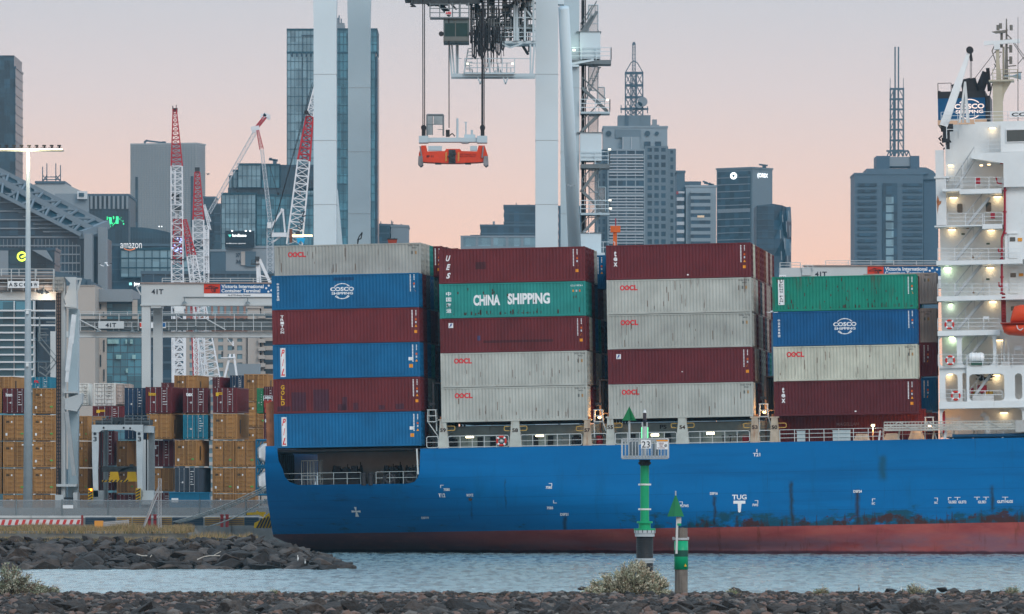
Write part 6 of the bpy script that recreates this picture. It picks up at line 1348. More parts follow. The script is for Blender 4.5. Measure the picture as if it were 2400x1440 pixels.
# fenders on the quay face: yellow, dark, red ladders
k = 0
for px0, px1, c in ((200,243,'d'),(243,270,'d'),(274,308,'y'),(311,345,'y'),(376,402,'y'),(404,440,'d'),(441,476,'d'),(480,515,'y'),(535,572,'y'),(573,606,'d')):
    D = 538; o_, F = rootF('quay_fender', f'{"yellow" if c == "y" else "dark blue"} quay fender panel, number {["one","two","three","four","five","six","seven","eight","nine","ten"][k]} from the left', 'fender', (px0+px1)/2, 1232, D, group='fender panels on the quay face'); k += 1
    o_['label'] = f'{"yellow" if c == "y" else "dark blue"} fender panel on the quay face, {ordn[k-1]} from the left'
    m_ = MB(); F.box(m_, px0, px1, 1213, 1232, 0, .5); bd = m_.build('panel', mat('fender_yellow', (.42,.24,.06), var=.3, streak=.4) if c == 'y' else mat('fender_dark', (.02,.05,.08), var=.3), o_)
    m_ = MB()
    for j in range(4): F.box(m_, px0+1, px1-1, 1215+j*4.4, 1216.5+j*4.4, -.06, 0)
    m_.build('rib', mat('fender_rib', (.14,.09,.04) if c == 'y' else (.06,.08,.1)), bd)
for px, lab in ((350,'left of the pair near the lattice post'),(363,'right of the pair near the lattice post'),(520,'left of the pair near the ship'),(532,'right of the pair near the ship')):
    o_, F = rootF('quay_bollard', f'short red bollard on the quay face, {lab}', 'bollard', px, 1236, 537, group='red bollards'); m_ = MB(); F.box(m_, px-3.5, px+3.5, 1208, 1236, 0, .4); F.box(m_, px-4.2, px+4.2, 1206, 1209, -.1, .5); m_.build('post', mat('bollard_red', (.30,.03,.03), var=.3), o_); m_ = MB(); F.box(m_, px-3.6, px+3.6, 1217, 1220, -.03, 0); m_.build('band', mat('band_dark', (.1,.02,.02)), o_)
# red and white roadworks barrier on the grass bank
o_, F = rootF('striped_barrier', 'red and white striped plastic barrier on the grass bank at far left', 'barrier', 90, 1234, 428)
m_ = MB(); vs = [F(-20,1218), F(150,1218), F(191,1217), F(188,1229), F(-20,1232)]; m_.prism([(v.x, v.z) for v in vs], 0, .35); bb = m_.build('barrier_body', mat('barrier_white', (.62,.60,.60), var=.1), o_)
m_ = MB()
for k_ in range(13): x = -14+k_*16; m_.prism([(F(x,0).x,F(0,1231-k_*.15).z),(F(x+7,0).x,F(0,1231-k_*.15).z),(F(x+11,0).x,F(0,1218.5).z),(F(x+4,0).x,F(0,1218.5).z)], -.03, 0) if x < 180 else 0
m_.build('stripe', mat('stripe_red', (.50,.05,.05)), bb); m_ = MB(); F.box(m_, 190, 195, 1208, 1232, 0, .2); m_.build('end_post', mat('end_post_red', (.22,.03,.03)), o_)
o_, F = rootF('guard_rail', 'steel guard rail with an orange end box on the grass bank', 'guard rail', 260, 1245, 424)
m_ = MB(); F.box(m_, 222, 242, 1221, 1238, -.2, .3); m_.build('end_box', mat('end_box_orange', (.62,.27,.05), var=.1), o_); m_ = MB(); a, b = F(242,1229), F(298,1225)
for dz in (-.12, 0, .12): m_.bar(a+Vector((0,-.04*(dz == 0),dz)), b+Vector((0,-.04*(dz == 0),dz)), .1)
m_.build('rail_beam', STEEL, o_)
for px in (240,300): m_ = MB(); F.box(m_, px-2, px+2, 1218 if px == 300 else 1236, 1252, .05, .15); m_.build('post', STEEL, o_)
o_, F = rootF('lattice_post', 'slim galvanised lattice post with a diagonal brace on the grass bank', 'post', 373, 1248, 422)
m_ = MB(); m_.lattice(F(374.5,1250), F(374.5,1122), .2, .2, 16, .04); m_.build('post', STEEL, o_); m_ = MB(); m_.bar(F(331,1246,.2), F(372,1140,.0), .09); m_.bar(F(334,1246,-.2), F(373,1152,.0), .07); m_.build('brace', STEEL, o_)
# yellow striped machine at the ship's stern
o_, F = rootF('mooring_machine', 'yellow and black striped machine on the quay beside the ship stern', 'machine', 615, 1238, 533)
m_ = MB(); m_.prism([(F(595,0).x,F(0,1238).z),(F(645,0).x,F(0,1238).z),(F(645,0).x,F(0,1196).z),(F(630,0).x,F(0,1203).z),(F(612,0).x,F(0,1218).z),(F(596,0).x,F(0,1226).z)], 0, 1); bd = m_.build('body', YS, o_); m_ = MB()
for k_ in range(6): m_.bar(F(602+k_*7.5,1238,-.05), F(614+k_*7.5,1216-k_*2.5,-.05), .13)
m_.build('hazard_stripe', BLK, bd); m_ = MB(); m_.bar(F(578,1205,.3), F(622,1203,.3), .22); m_.bar(F(600,1200,.3), F(618,1210,.3), .25); m_.build('arm', YS, o_); m_ = MB(); m_.bar(F(576,1206,.3), F(592,1206,.3), .16); m_.build('arm_tip', BLK, o_)
# mooring lines from the stern to the quay
def rope(a, b, lab, sag=.6):
    m_ = MB(); P = [Vector((0,0,0)).lerp(b-a, k_/14) - Vector((0,0,sag*math.sin(math.pi*k_/14))) for k_ in range(15)]; m_.path(P, .055, 6); o_ = m_.build('mooring_line', mat('rope_grey', (.30,.30,.28), var=.2), smooth=True); o_.location = a; tag(o_, lab, 'rope', 'mooring lines')
for a, b, lab in (((628,1137,507),(385,1229,541),'uppermost mooring line from the stern to the quay'),((630,1142,507),(392,1230,541),'second mooring line from the stern, just under the top one'),((629,1147,507),(398,1230.5,541),'third mooring line running close below the other two'),((634,1165,506),(478,1237,541),'lowest mooring line from the stern, apart from the rest')): rope(W(*a), W(*b), lab, .35)
# worker basket behind the stern
o_, F = rootF('work_basket', 'red machine with white roof between the yard stacks and the stern', 'work platform', 628, 968, 610); m_ = MB(); F.box(m_, 619, 637, 938, 955, 0, 1); F.box(m_, 621, 633, 955, 968, .1, .9); m_.build('body', mat('basket_red', (.40,.05,.03), var=.3), o_); m_ = MB(); F.box(m_, 621, 634, 930, 934, 0, 1); m_.build('roof', HW, o_); m_ = MB(); m_.rail([F(618,940,-.1), F(638,940,-.1)], .5, .05, .4, 2); m_.build('railing', HW, o_)
# ================================================================ CITY SKYLINE
def cm(name, rgb, **k): return mat(name, rgb, rough=k.pop('rough', .6), var=k.pop('var', .06), scale=k.pop('scale', .05), **k)  # city colours carry part of the distance haze's blue in their base
def glassy(name, rgb, px_=2.4, pz=3.8, amt=.55):
    m = bpy.data.materials.new(name); m.use_nodes = True; t = m.node_tree; b = t.nodes['Principled BSDF']; b.inputs['Roughness'].default_value = .3; b.inputs['Specular IOR Level'].default_value = .55
    co = N(t, 'ShaderNodeTexCoord'); sn = N(t, 'ShaderNodeVectorMath', operation='SNAP'); sn.inputs[1].default_value = (px_, px_, pz); wn = N(t, 'ShaderNodeTexWhiteNoise', noise_dimensions='3D'); L = t.links.new
    L(co.outputs['Object'], sn.inputs[0]); L(sn.outputs[0], wn.inputs[0]); mr = N(t, 'ShaderNodeMapRange'); mr.inputs[3].default_value = 1-amt; mr.inputs[4].default_value = 1+amt; L(wn.outputs[0], mr.inputs[0])
    nz = N(t, 'ShaderNodeTexNoise'); nz.inputs['Scale'].default_value = .04; nz.inputs['Detail'].default_value = 3; L(co.outputs['Object'], nz.inputs['Vector']); m2 = N(t, 'ShaderNodeMath', operation='MULTIPLY_ADD'); m2.inputs[1].default_value = 1.2; m2.inputs[2].default_value = .4; L(nz.outputs[0], m2.inputs[0])
    m3 = N(t, 'ShaderNodeMath', operation='MULTIPLY'); L(mr.outputs[0], m3.inputs[0]); L(m2.outputs[0], m3.inputs[1]); ml = N(t, 'ShaderNodeVectorMath', operation='SCALE'); ml.inputs[0].default_value = rgb; L(m3.outputs[0], ml.inputs['Scale']); L(ml.outputs[0], b.inputs['Base Color']); return m
G_BLUE = glassy('glass_blue_grey', (.16,.26,.30), amt=.3); G_TEAL = glassy('glass_teal', (.05,.17,.22), amt=.4); G_DARK = glassy('glass_dark', (.014,.045,.065)); G_NAVY = glassy('glass_navy', (.010,.04,.065)); K_LINE = mat('mullion_dark', (.02,.06,.08), var=0)
K_LIGHT = cm('concrete_light', (.36,.38,.38)); K_MID = cm('concrete_mid', (.22,.25,.27)); K_DK = cm('concrete_dark', (.07,.10,.125)); K_TAN = cm('render_tan', (.40,.36,.32)); K_WHITE = cm('balcony_white', (.62,.64,.64)); K_BLUE = cm('cladding_blue_grey', (.075,.115,.145))
K_BRICK = cm('brick_panel', (.30,.16,.12))
class Bld:
    """tower whose corner nearest the camera stands at pixel column pc; front runs left of it, the side face right of it"""
    def __init__(s, label, pc, D, phi=0., cat='building', name='office_tower', base=1.9, group=None):
        s.D = D; s.phi = rad(phi); s.pc = pc; s.o = W(pc, 0, D); s.o.z = base; s.base = base
        s.t = thing(name, label, cat, loc=s.o, rz=-s.phi, group=group); s.k = D/FPX
    def fx(s, px): return (px-s.pc)*s.k/math.cos(s.phi)          # along the front
    def sy(s, px): return (px-s.pc)*s.k/max(.05, math.sin(s.phi)) # along the side face
    def z(s, py): return CAMZ + (HOR-py)*s.k - s.base
    def box(s, mb, px0, px1, py0, py1, d=(0, 30), z0=None):
        return mb.box(s.fx(px0), s.fx(px1), d[0], d[1], s.z(py1) if z0 is None else z0, s.z(py0))
    def block(s, px0, px1, top, bot=None, depth=30, wall=K_MID, glass=G_DARK, fh=3.8, slab=.9, pier=6., pw=.5, y0=0, name='facade', roof=True, pr=.25):
        """glass core, floor slabs and piers standing proud of it, roof slab"""
        x0, x1 = s.fx(px0), s.fx(px1); z1 = s.z(top); z0 = s.z(bot) if bot else 0
        core = MB().box(x0+pr, x1-pr, y0+pr, y0+depth-pr, z0, z1-.3).build(name, glass, s.t)
        if slab:
            m_ = MB(); n = max(1, round((z1-z0)/fh)); h = (z1-z0)/n
            for k in range(n): m_.box(x0+.05, x1-.05, y0+.05, y0+depth-.05, z0+k*h, z0+k*h+slab)
            m_.build('floor_band', wall, core)
        if pier:
            m_ = MB(); n = max(1, round((x1-x0)/pier)); q_ = (x1-x0-pw)/n
            for k in range(n+1): m_.box(x0+k*q_, x0+k*q_+pw, y0, y0+depth, z0, z1-.2)
            n = max(1, round(depth/pier)); q_ = (depth-pw)/n
            for k in range(1, n): m_.box(x0, x1, y0+k*q_, y0+k*q_+pw, z0, z1-.2)
            m_.build('pier', wall, core)
        if roof: MB().box(x0-.05, x1+.05, y0-.05, y0+depth+.05, z1-.3, z1+.5).build('roof', wall, core)
        return core
    def part(s, name, m, px0, px1, py0, py1, d=(-.5, 0), parent=None): m_ = MB(); s.box(m_, px0, px1, py0, py1, d); return m_.build(name, m, parent or s.t)
    def mast(s, name, pts, r, d=5, m=K_BLUE):
        m_ = MB()
        for a, b in pts: m_.bar(Vector((s.fx(a[0]), d, s.z(a[1]))), Vector((s.fx(b[0]), d, s.z(b[1]))), r)
        return m_.build(name, m, s.t)
    def text(s, body, m, px0, px1, py0, py1, y=-.6, name='sign_lettering', off=.03, par=None): return text(body, name, m, par or s.t, s.fx(px0), s.fx(px1), s.z(py1), s.z(py0), y, off=off)
GLOWW = mat('sign_glow_white', (1,1,1), var=0, emit=(.95,1,1), es=1.6)
def sd_of(px0, px1, phi, D): return (px1-px0)*D/FPX/math.sin(rad(phi))
# 1 dark tower at the left edge
b = Bld('tall dark blue tower at far left with a small red roof light', 37, 2500); b.block(-60, 33, 133, depth=40, wall=G_NAVY, glass=G_DARK, slab=.5, pier=3.5, pw=.3); b.block(31, 37, 158, depth=38, y0=1, wall=G_NAVY, glass=G_DARK, slab=.5, pier=0)
MB().box(b.fx(27), b.fx(30), 1, 1.5, b.z(133), b.z(130)).build('aviation_light', mat('aviation_red', (1,.2,.1), var=0, emit=(1,.15,.08), es=5), b.t)
# 2 arena-like building with slanted truss roof
b = Bld('wide office block with a slanted truss roof falling to the right', 200, 1700, name='truss_roof_building')
m_ = MB(); m_.prism([(b.fx(-60),0),(b.fx(196),0),(b.fx(196),b.z(548)),(b.fx(190),b.z(552)),(b.fx(-60),b.z(405))], 3, 60); core = m_.build('facade', G_NAVY, b.t)
m_ = MB()
for k in range(14):
    py = 455+k*20.3; xr = min(192, 190-(548-py)*1.72) if py < 548 else 190
    if xr > -50: m_.box(b.fx(-60), b.fx(xr-4), 2.4, 3, b.z(py), b.z(py)+.35)
m_.build('floor_band', K_MID, core)
m_ = MB()
for k in range(7):
    py = 490+k*9; xr = 190-(548-py)*1.72; m_.box(b.fx(xr-60-k*4), b.fx(xr-5), 2.2, 2.4, b.z(py), b.z(py)+.25)
for k in range(26): m_.box(b.fx(-30+k*9), b.fx(-30+k*9)+.15, 2.3, 2.4, 0, min(b.z(560), b.z(452+k*5.2)))
m_.build('louvre', K_MID, core)
TRM = cm('truss_grey_blue', (.17,.21,.24)); m_ = MB()
top = [(-60,367),(245,522)]; mid = [(-60,391),(212,534)]; low = [(-60,425),(190,551)]
def L_(l, u): return (l[0][0]+(l[1][0]-l[0][0])*u, l[0][1]+(l[1][1]-l[0][1])*u)
def V3(p, d): return Vector((b.fx(p[0]), d, b.z(p[1])))
for l, w_, d in ((top,1.1,12),(mid,1.5,5),(low,1.0,0)): m_.bar(V3(l[0],d), V3(l[1],d), w_)
m_.bar(V3((190,551),0), V3((245,522),12), 1.6, 2.2)
for k in range(7):
    u = .12+k*.135
    m_.bar(V3(L_(low,u),0), V3(L_(mid,u-.02),5), .55); m_.bar(V3(L_(mid,u-.02),5), V3(L_(low,u-.09),0), .45); m_.bar(V3(L_(mid,u),5), V3(L_(top,u-.02),12), .55); m_.bar(V3(L_(top,u-.02),12), V3(L_(mid,u-.11),5), .45)
m_.build('roof_truss', TRM, b.t)
m_ = MB()
for k in range(7):
    u = .12+k*.135; f = lambda l, q, d: V3(L_(l, q), d)
    m_.add([f(low,u-.02,1), f(mid,u-.1,5.5), f(mid,u-.05,5.5)], [(0,1,2)]); m_.add([f(mid,u-.01,6), f(top,u-.1,12.5), f(top,u-.045,12.5)], [(0,1,2)])
m_.build('roof_panel', cm('roof_panel', (.16,.19,.21)), b.t)
m_ = MB(); m_.add([V3((-60,425),.8), V3((190,551),.8), V3((245,522),12.8), V3((-60,367),12.8)], [(0,1,2,3)]); m_.build('roof', G_DARK, b.t)
b.part('column', K_MID, 197, 216, 548, 900, (0, 8)); b.part('column', K_MID, 226, 245, 530, 900, (6, 14)); b.part('wall', G_NAVY, 190, 240, 552, 900, (9, 40))
# low annexes with the green ring sign
b = Bld('dark low building carrying a glowing yellow-green ring sign', 130, 1560, name='low_building'); b.block(-40, 130, 585, depth=20, wall=G_NAVY, glass=G_DARK, slab=.3, pier=0); b.part('wall', K_MID, -20, 20, 588, 680, (-1, 0))
m_ = MB(); m_.prism([(b.fx(78),b.z(588)),(b.fx(110),b.z(588)),(b.fx(124),b.z(611)),(b.fx(124),b.z(614))], -4, 0); m_.build('canopy', K_MID, b.t)
lp = arc(b.fx(52), b.z(602), 11.5*b.k, 11.5*b.k, 28, 335, 4*b.k, 22)
place2d(fill2d([lp]), 'ring_sign', mat('ring_glow', (.8,1,.1), var=0, emit=(.72,1,.05), es=2.0), b.t, 0,0,0,0, -1.2, raw=True); m_ = MB(); m_.bar(Vector((b.fx(50),-1.2,b.z(604))), Vector((b.fx(61),-1.2,b.z(599))), .45); m_.build('ring_sign', mat('ring_glow', (.8,1,.1)), b.t)
b = Bld('curved dark blue roof rising behind the slanted-strut crane', 215, 1500, name='curved_roof_hall'); P = [(b.fx(100),0),(b.fx(212),0)] + [(b.fx(212-8*k), b.z(660-24*math.sin(k/14*math.pi/2)-2)) for k in range(15)]; m_ = MB(); m_.prism(P, 0, 40); m_.build('hall_roof', cm('roof_blue', (.07,.11,.14)), b.t); b.part('wall', K_DK, 205, 214, 655, 720, (-1, 0))
# 3 pale domed roof with aerials
b = Bld('pale hipped roof building with four thin aerials on its crown', 205, 2900, name='domed_building')
m_ = MB(); m_.prism([(b.fx(60),0),(b.fx(208),0),(b.fx(208),b.z(455)),(b.fx(190),b.z(448)),(b.fx(152),b.z(430)),(b.fx(90),b.z(429)),(b.fx(60),b.z(440))], 0, 60); m_.build('roof', K_LIGHT, b.t); b.part('roof', K_DK, 82, 153, 425, 430, (-1, 40)); b.part('wall', K_MID, 130, 210, 455, 900, (-3, -1)); b.part('plant_room', K_WHITE, 183, 206, 450, 468, (-6, -3)); b.part('window', G_DARK, 187, 199, 454, 463, (-6.4, -6))
b.mast('aerial', [((98,425),(98,390)),((108,425),(108,382)),((129,425),(129,382)),((140,425),(140,386)),((98,420),(140,420)),((98,410),(108,420)),((129,420),(140,408)),((98,425),(108,410)),((129,410),(140,425)),((106,414),(130,414))], .45)
# 4 striped dark building with green lettering glow
b = Bld('dark building with pale vertical fins and green lit lettering', 303, 2100); b.block(207, 303, 458, depth=40, wall=K_BLUE, glass=G_DARK, slab=0, pier=0)
m_ = MB()
for k in range(9): b.box(m_, 212+k*10.5, 217+k*10.5, 460, 490, (-.6, 0))
m_.build('fin', K_MID, b.t); m_ = MB()
for k in range(30): m_.box(b.fx(207+k*3.3), b.fx(207+k*3.3)+.12, -.2, .2, b.z(660), b.z(495))
m_.build('mullion', K_BLUE, b.t); GRG = mat('green_sign_glow', (.1,1,.4), var=0, emit=(.02,.75,.25), es=.9); rg = random.Random(8); m_ = MB()
for k in range(34): x = rg.uniform(250,290); y = rg.uniform(504,530); m_.box(b.fx(x), b.fx(x+rg.uniform(.8,2.5)), -.5, -.3, b.z(y+rg.uniform(.6,5)), b.z(y))
m_.build('green_sign', GRG, b.t); b.part('green_sign', GRG, 256, 262, 510, 526, (-.7,-.5)); b.part('green_sign', GRG, 272, 278, 508, 525, (-.7,-.5))
# 5 big pale slab
ph = 14; b = Bld('large plain grey slab tower with two dark slots, behind the tall red-white boom', 462, 2800, ph); dp = sd_of(462,479,ph,2800)
b.block(303, 462, 337, depth=dp, wall=K_LIGHT, glass=K_LIGHT, slab=0, pier=0); m_ = MB()
for k in range(46): z_ = b.z(540)+k*(b.z(340)-b.z(540))/46; m_.box(b.fx(303), b.fx(462)+.02, -.02, dp, z_, z_+.12)
for k in range(24): x = b.fx(303+k*6.6); m_.box(x, x+.15, -.04, dp, 0, b.z(338))
m_.build('panel_joint', cm('joint_grey', (.27,.29,.30)), b.t)
b.part('window_slot', G_DARK, 315, 321, 413, 532, (-.12, 0)); b.part('window_slot', G_DARK, 447, 453, 413, 532, (-.12, 0)); b.mast('roof_crane', [((330,337),(330,328)),((334,327),(378,333)),((372,337),(372,330)),((378,337),(378,330)),((330,329),(336,326)),((371,331),(379,331))], .8)
# 6 amazon building
b = Bld('dark glass block with white amazon sign', 410, 1900); b.block(245, 450, 575, depth=40, wall=K_BLUE, glass=G_NAVY, slab=.2, pier=0)
b.block(283, 450, 585, bot=652, depth=2, y0=-2, wall=K_LINE, glass=G_BLUE, fh=3.2, slab=.35, pier=2.6, pw=.2)
m_ = MB(); P = [(b.fx(303),b.z(576)),(b.fx(470),b.z(576)),(b.fx(470),b.z(560))] + [(b.fx(400-100*k/10*.97), b.z(531+14*(1-k/10)**2)) for k in range(11)]; m_.prism(P, 5, 30); m_.build('upper_storey', G_DARK, b.t)
m_ = MB()
for k in range(30): m_.box(b.fx(304+k*3.6), b.fx(304+k*3.6)+.14, 4.8, 5, b.z(576), b.z(540+(k-5)*.4))
m_.build('fin', K_BLUE, b.t); b.text('amazon', mat('amazon_white', (.8,.8,.8), var=0, emit=(1,.97,.92), es=.4), 283.5, 333.5, 571, 583, y=-2.6, off=-.035)
P = [(292+k*2.6, 584+3.4*math.sin(k/10*math.pi)) for k in range(11)]; m_ = MB(); m_.path([Vector((b.fx(x),-2.5,b.z(y))) for x, y in P], .13, 5); m_.bar(Vector((b.fx(318),-2.5,b.z(584))), Vector((b.fx(314),-2.5,b.z(584.5))), .3); m_.build('smile_mark', mat('smile_orange', (.8,.25,.08), var=0, emit=(1,.25,.08), es=.4), b.t)
for px in (374,380): b.part('roof_lamp', GLOWW, px-1.2, px+1.2, 531, 533, (-3,-2))
b.part('jewel_sign', mat('sign_teal', (.3,.8,.8), var=0, emit=(.4,.9,.9), es=.8), 305, 311, 664, 670, (-5,-4.5)); b.text('jew', GLOWW, 316, 330, 663, 673, y=-5)
# 7-8 octagonal glass tower with stepped top
D = 2350; ph = 20; b = Bld('stepped pale glass tower with a dark belt, behind the thin luffing crane', 584, D, 0)
b.block(518, 600, 455, depth=26, wall=K_LINE, glass=G_BLUE, slab=.14, pier=1.7, pw=.13); b.block(600, 735, 458, depth=26, y0=3, wall=K_LINE, glass=G_TEAL, slab=.14, pier=1.8, pw=.13)
b.part('belt', G_DARK, 533, 700, 439, 456, (4, 24)); b.block(557, 612, 386, bot=440, depth=24, wall=K_LINE, glass=G_BLUE, slab=.14, pier=1.7, pw=.13); b.block(545, 557, 400, bot=440, depth=20, y0=2, wall=K_LINE, glass=G_BLUE, slab=.14, pier=1.7, pw=.13); b.block(535, 545, 413, bot=440, depth=20, y0=4, wall=K_LINE, glass=G_BLUE, slab=.14, pier=1.7, pw=.13)
b.block(612, 655, 386, bot=440, depth=22, y0=3, wall=K_LINE, glass=G_TEAL, slab=.14, pier=1.8, pw=.13); b.block(655, 735, 388, bot=440, depth=20, y0=5, wall=G_NAVY, glass=G_DARK, slab=.14, pier=1.8, pw=.13)
b.mast('roof_crane', [((629,372),(650,375)),((641,386),(641,372)),((645,386),(645,374)),((630,371),(636,371))], .8)
b = Bld('narrow dark block left of the stepped glass tower', 518, 2500); b.block(501, 519, 480, depth=20, wall=K_DK, glass=G_DARK, slab=.4, pier=0); b.block(470, 501, 458, depth=20, y0=20, wall=K_BLUE, glass=G_DARK, slab=.4, pier=0)
# lit screen and numbered hoarding building
b = Bld('lower grey building with a black lit billboard and stacked storey numbers', 620, 2100, name='hoarding_building'); b.block(528, 700, 580, depth=20, wall=K_MID, glass=K_MID, slab=0, pier=0); b.part('wall', K_BLUE, 575, 600, 590, 625, (-.6,-.2)); b.part('wall', K_TAN, 565, 575, 590, 622, (-.4,-.1))
bb = b.part('billboard', mat('billboard_black', (.015,.02,.025), var=0), 528, 597, 542, 581, (-2,-1)); b.text('lendlease', GLOWW, 545, 578, 549.5, 556, y=-2.3, par=bb, off=.02); b.text('makingmemories.com.au'[:0]+'melbourne quarter', mat('sign_dim', (.7,.7,.7), var=0, emit=(.8,.85,.85), es=.5), 531, 577, 570, 573.5, y=-2.3, par=bb, off=.0)
m_ = MB(); m_.prism([(b.fx(535),b.z(551)),(b.fx(543),b.z(551)),(b.fx(541),b.z(556)),(b.fx(539),b.z(557))], -2.3, -2.2); m_.build('billboard_mark', mat('mark_teal', (.1,.6,.5), var=0, emit=(.1,.6,.45), es=.6), bb)
b.text('37', FONTB, 553, 563, 594, 603, y=-.2, name='storey_number'); b.text('36', FONTB, 553, 564, 609, 618, y=-.2, name='storey_number')
for px in (545, 577, 587): b.part('billboard_lamp', GLOWW, px-2, px+2, 541, 544, (-3,-2.5), bb)
b = Bld('pale grey low block below the storey numbers', 530, 2150, name='low_building'); b.block(492, 530, 588, depth=20, wall=K_MID, glass=K_BLUE, slab=0, pier=0)
# 9 tall tower behind the crane legs
D = 2600; b = Bld('tallest glass tower standing behind the two left crane legs', 785, D); b.block(672, 785, 124, depth=34, wall=K_LINE, glass=G_BLUE, slab=.15, pier=1.8, pw=.13); b.block(785, 880, 124, depth=34, y0=1, wall=K_LINE, glass=G_TEAL, slab=.15, pier=1.8, pw=.13); b.part('side_fin', G_NAVY, 879, 885, 130, 900, (3, 30))
b.part('belt', cm('belt_pale', (.40,.37,.36)), 674, 881, 122, 133, (2.5, 30)); b.block(672, 785, 70, bot=122, depth=34, wall=K_LINE, glass=G_BLUE, slab=.15, pier=1.8, pw=.13); b.block(785, 884, 69, bot=122, depth=34, y0=1, wall=K_LINE, glass=G_TEAL, slab=.15, pier=1.8, pw=.13)
m_ = MB()
for k in range(9): b.box(m_, 683+k*11, 687+k*11, 122, 133, (0,1))
m_.build('belt_column', G_NAVY, b.t)
b.part('plant_room', K_MID, 785, 806, 52, 69, (5, 20)); b.mast('aerial', [((791,52),(791,40)),((794,52),(794,34)),((799,52),(799,42))], .5); b.part('lit_window', mat('window_glow', (1,.9,.7), var=0, emit=(1,.85,.6), es=1.2), 861, 868, 122, 125, (.2,.6))
m_ = MB(); b.box(m_, 707, 735, 82, 84, (-.3,0)); b.box(m_, 709, 710.5, 84, 122, (-.3,0)); b.box(m_, 708, 709, 135, 400, (-.3,0)); b.box(m_, 720, 721, 135, 400, (-.3,0)); m_.build('facade_groove', G_DARK, b.t)
# 10 stepped building right of it
b = Bld('low stepped grey block just right of the tallest tower', 958, 2700); b.block(885, 915, 528, depth=30, wall=K_DK, glass=G_DARK, slab=.5, pier=0); b.block(915, 958, 530, depth=28, y0=2, wall=K_MID, glass=K_MID, slab=0, pier=0); b.mast('aerial', [((892,527),(892,518)),((917,530),(917,516)),((920,530),(920,518)),((940,530),(940,524)),((888,524),(958,528))], .4)
# 11 building between the crane legs
b = Bld('broad stepped grey block seen between the crane legs', 1255, 2700); b.block(1180, 1258, 483, depth=30, wall=K_DK, glass=G_NAVY, slab=.5, pier=0); b.block(1125, 1258, 530, depth=34, y0=-4, wall=K_BLUE, glass=G_NAVY, slab=.6, pier=0); b.block(1080, 1262, 557, depth=40, y0=-8, wall=K_MID, glass=G_BLUE, fh=6, slab=1.6, pier=6.6, pw=1.2); b.part('plant_room', K_DK, 1102, 1125, 551, 557, (0,10)); b.part('roof_mast', K_MID, 1155, 1160, 520, 530, (-3,-2)); b.mast('aerial', [((1210,483),(1210,475)),((1240,483),(1240,477))], .4)
b.block(1308, 1372, 486, depth=34, y0=-4, wall=K_BLUE, glass=G_NAVY, slab=.6, pier=0)
# 12 stepped tower with lattice mast
D = 2700; b = Bld('stepped stone-grey tower crowned by a lattice mast with dish', 1510, D)
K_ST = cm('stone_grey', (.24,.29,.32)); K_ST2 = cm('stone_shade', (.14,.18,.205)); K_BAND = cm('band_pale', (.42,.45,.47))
b.block(1424, 1512, 352, depth=36, wall=K_ST, glass=G_NAVY, fh=3.4, slab=1.0, pier=4., pw=.5)
m_ = MB()
for k in range(34): 
    py = 362+k*6.9
    if not (414 < py < 436): b.box(m_, 1428, 1508, py, py+2.4, (-.5, 0))
m_.build('white_band', K_BAND, b.t)
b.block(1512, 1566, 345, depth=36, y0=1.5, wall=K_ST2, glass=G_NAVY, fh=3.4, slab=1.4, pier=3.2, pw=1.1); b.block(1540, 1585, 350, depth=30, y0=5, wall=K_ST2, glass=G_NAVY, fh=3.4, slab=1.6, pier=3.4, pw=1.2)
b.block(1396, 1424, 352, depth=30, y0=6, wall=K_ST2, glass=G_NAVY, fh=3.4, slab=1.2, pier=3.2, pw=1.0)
b.block(1413, 1566, 297, bot=350, depth=30, y0=4, wall=K_ST, glass=K_ST, slab=0, pier=0); b.part('crown_wall', K_ST2, 1443, 1502, 303, 322, (3.4, 4)); b.part('crown_wall', K_ST, 1459, 1499, 321, 353, (1, 4)); b.part('crown_wall', K_BAND, 1459, 1461, 321, 353, (.6,1)); b.part('crown_wall', K_BAND, 1479, 1481, 321, 353, (.6,1))
for px in (1427, 1518, 1540): m_ = MB(); m_.tube(Vector((b.fx(px),3.6,b.z(312))), Vector((b.fx(px),4.0,b.z(312))), 6.5*b.k*(1 if px != 1540 else .7), n=18); m_.build('round_window', G_DARK, b.t)
for px in (1518, 1543): b.part('window', G_NAVY, px-7, px+7, 331, 343, (3.7, 4))
b.part('plant_room', K_ST2, 1449, 1500, 268, 297, (8, 24)); b.part('plant_room', K_ST2, 1500, 1526, 267, 297, (10, 24)); b.part('plant_room', K_DK, 1466, 1474, 268, 296, (7.5, 8)); b.part('plant_room', K_MID, 1530, 1541, 277, 292, (10, 14)); b.part('plant_room', K_MID, 1527, 1546, 290, 297, (8, 16))
m_ = MB()
def bb_(p, q, r, d0=12, d1=12): m_.bar(Vector((b.fx(p[0]),d0,b.z(p[1]))), Vector((b.fx(q[0]),d1,b.z(q[1]))), r)
for d in (10, 16):
    for px in (1467, 1480, 1493, 1508): bb_((px,268),(px,166),.42,d,d)
    for y in (166,168,195,197,223,225,250,252): bb_((1466,y),(1509,y),.42,d,d)
    for k, (y0, y1) in enumerate(((268,252),(250,225),(223,197),(195,168))):
        for x0, x1 in ((1467,1480),(1480,1493),(1493,1508)): bb_((x0,y0),(x1,y1),.22,d,d); bb_((x1,y0),(x0,y1),.22,d,d)
bb_((1455,252),(1521,252),.9); bb_((1457,262),(1457,243),.4); bb_((1519,262),(1519,246),.4)
m_.lattice(Vector((b.fx(1487),13,b.z(268))), Vector((b.fx(1487),13,b.z(98))), 1.6, 1.3, 20, .28)
for a, c in (((1467,166),(1480,143)),((1508,166),(1495,143)),((1480,143),(1487,138)),((1495,143),(1487,138))): bb_(a, c, .4)
bb_((1487,98),(1487,94),.5); bb_((1484,98),(1490,98),1.2)
m_.build('lattice_mast', K_BLUE, b.t)
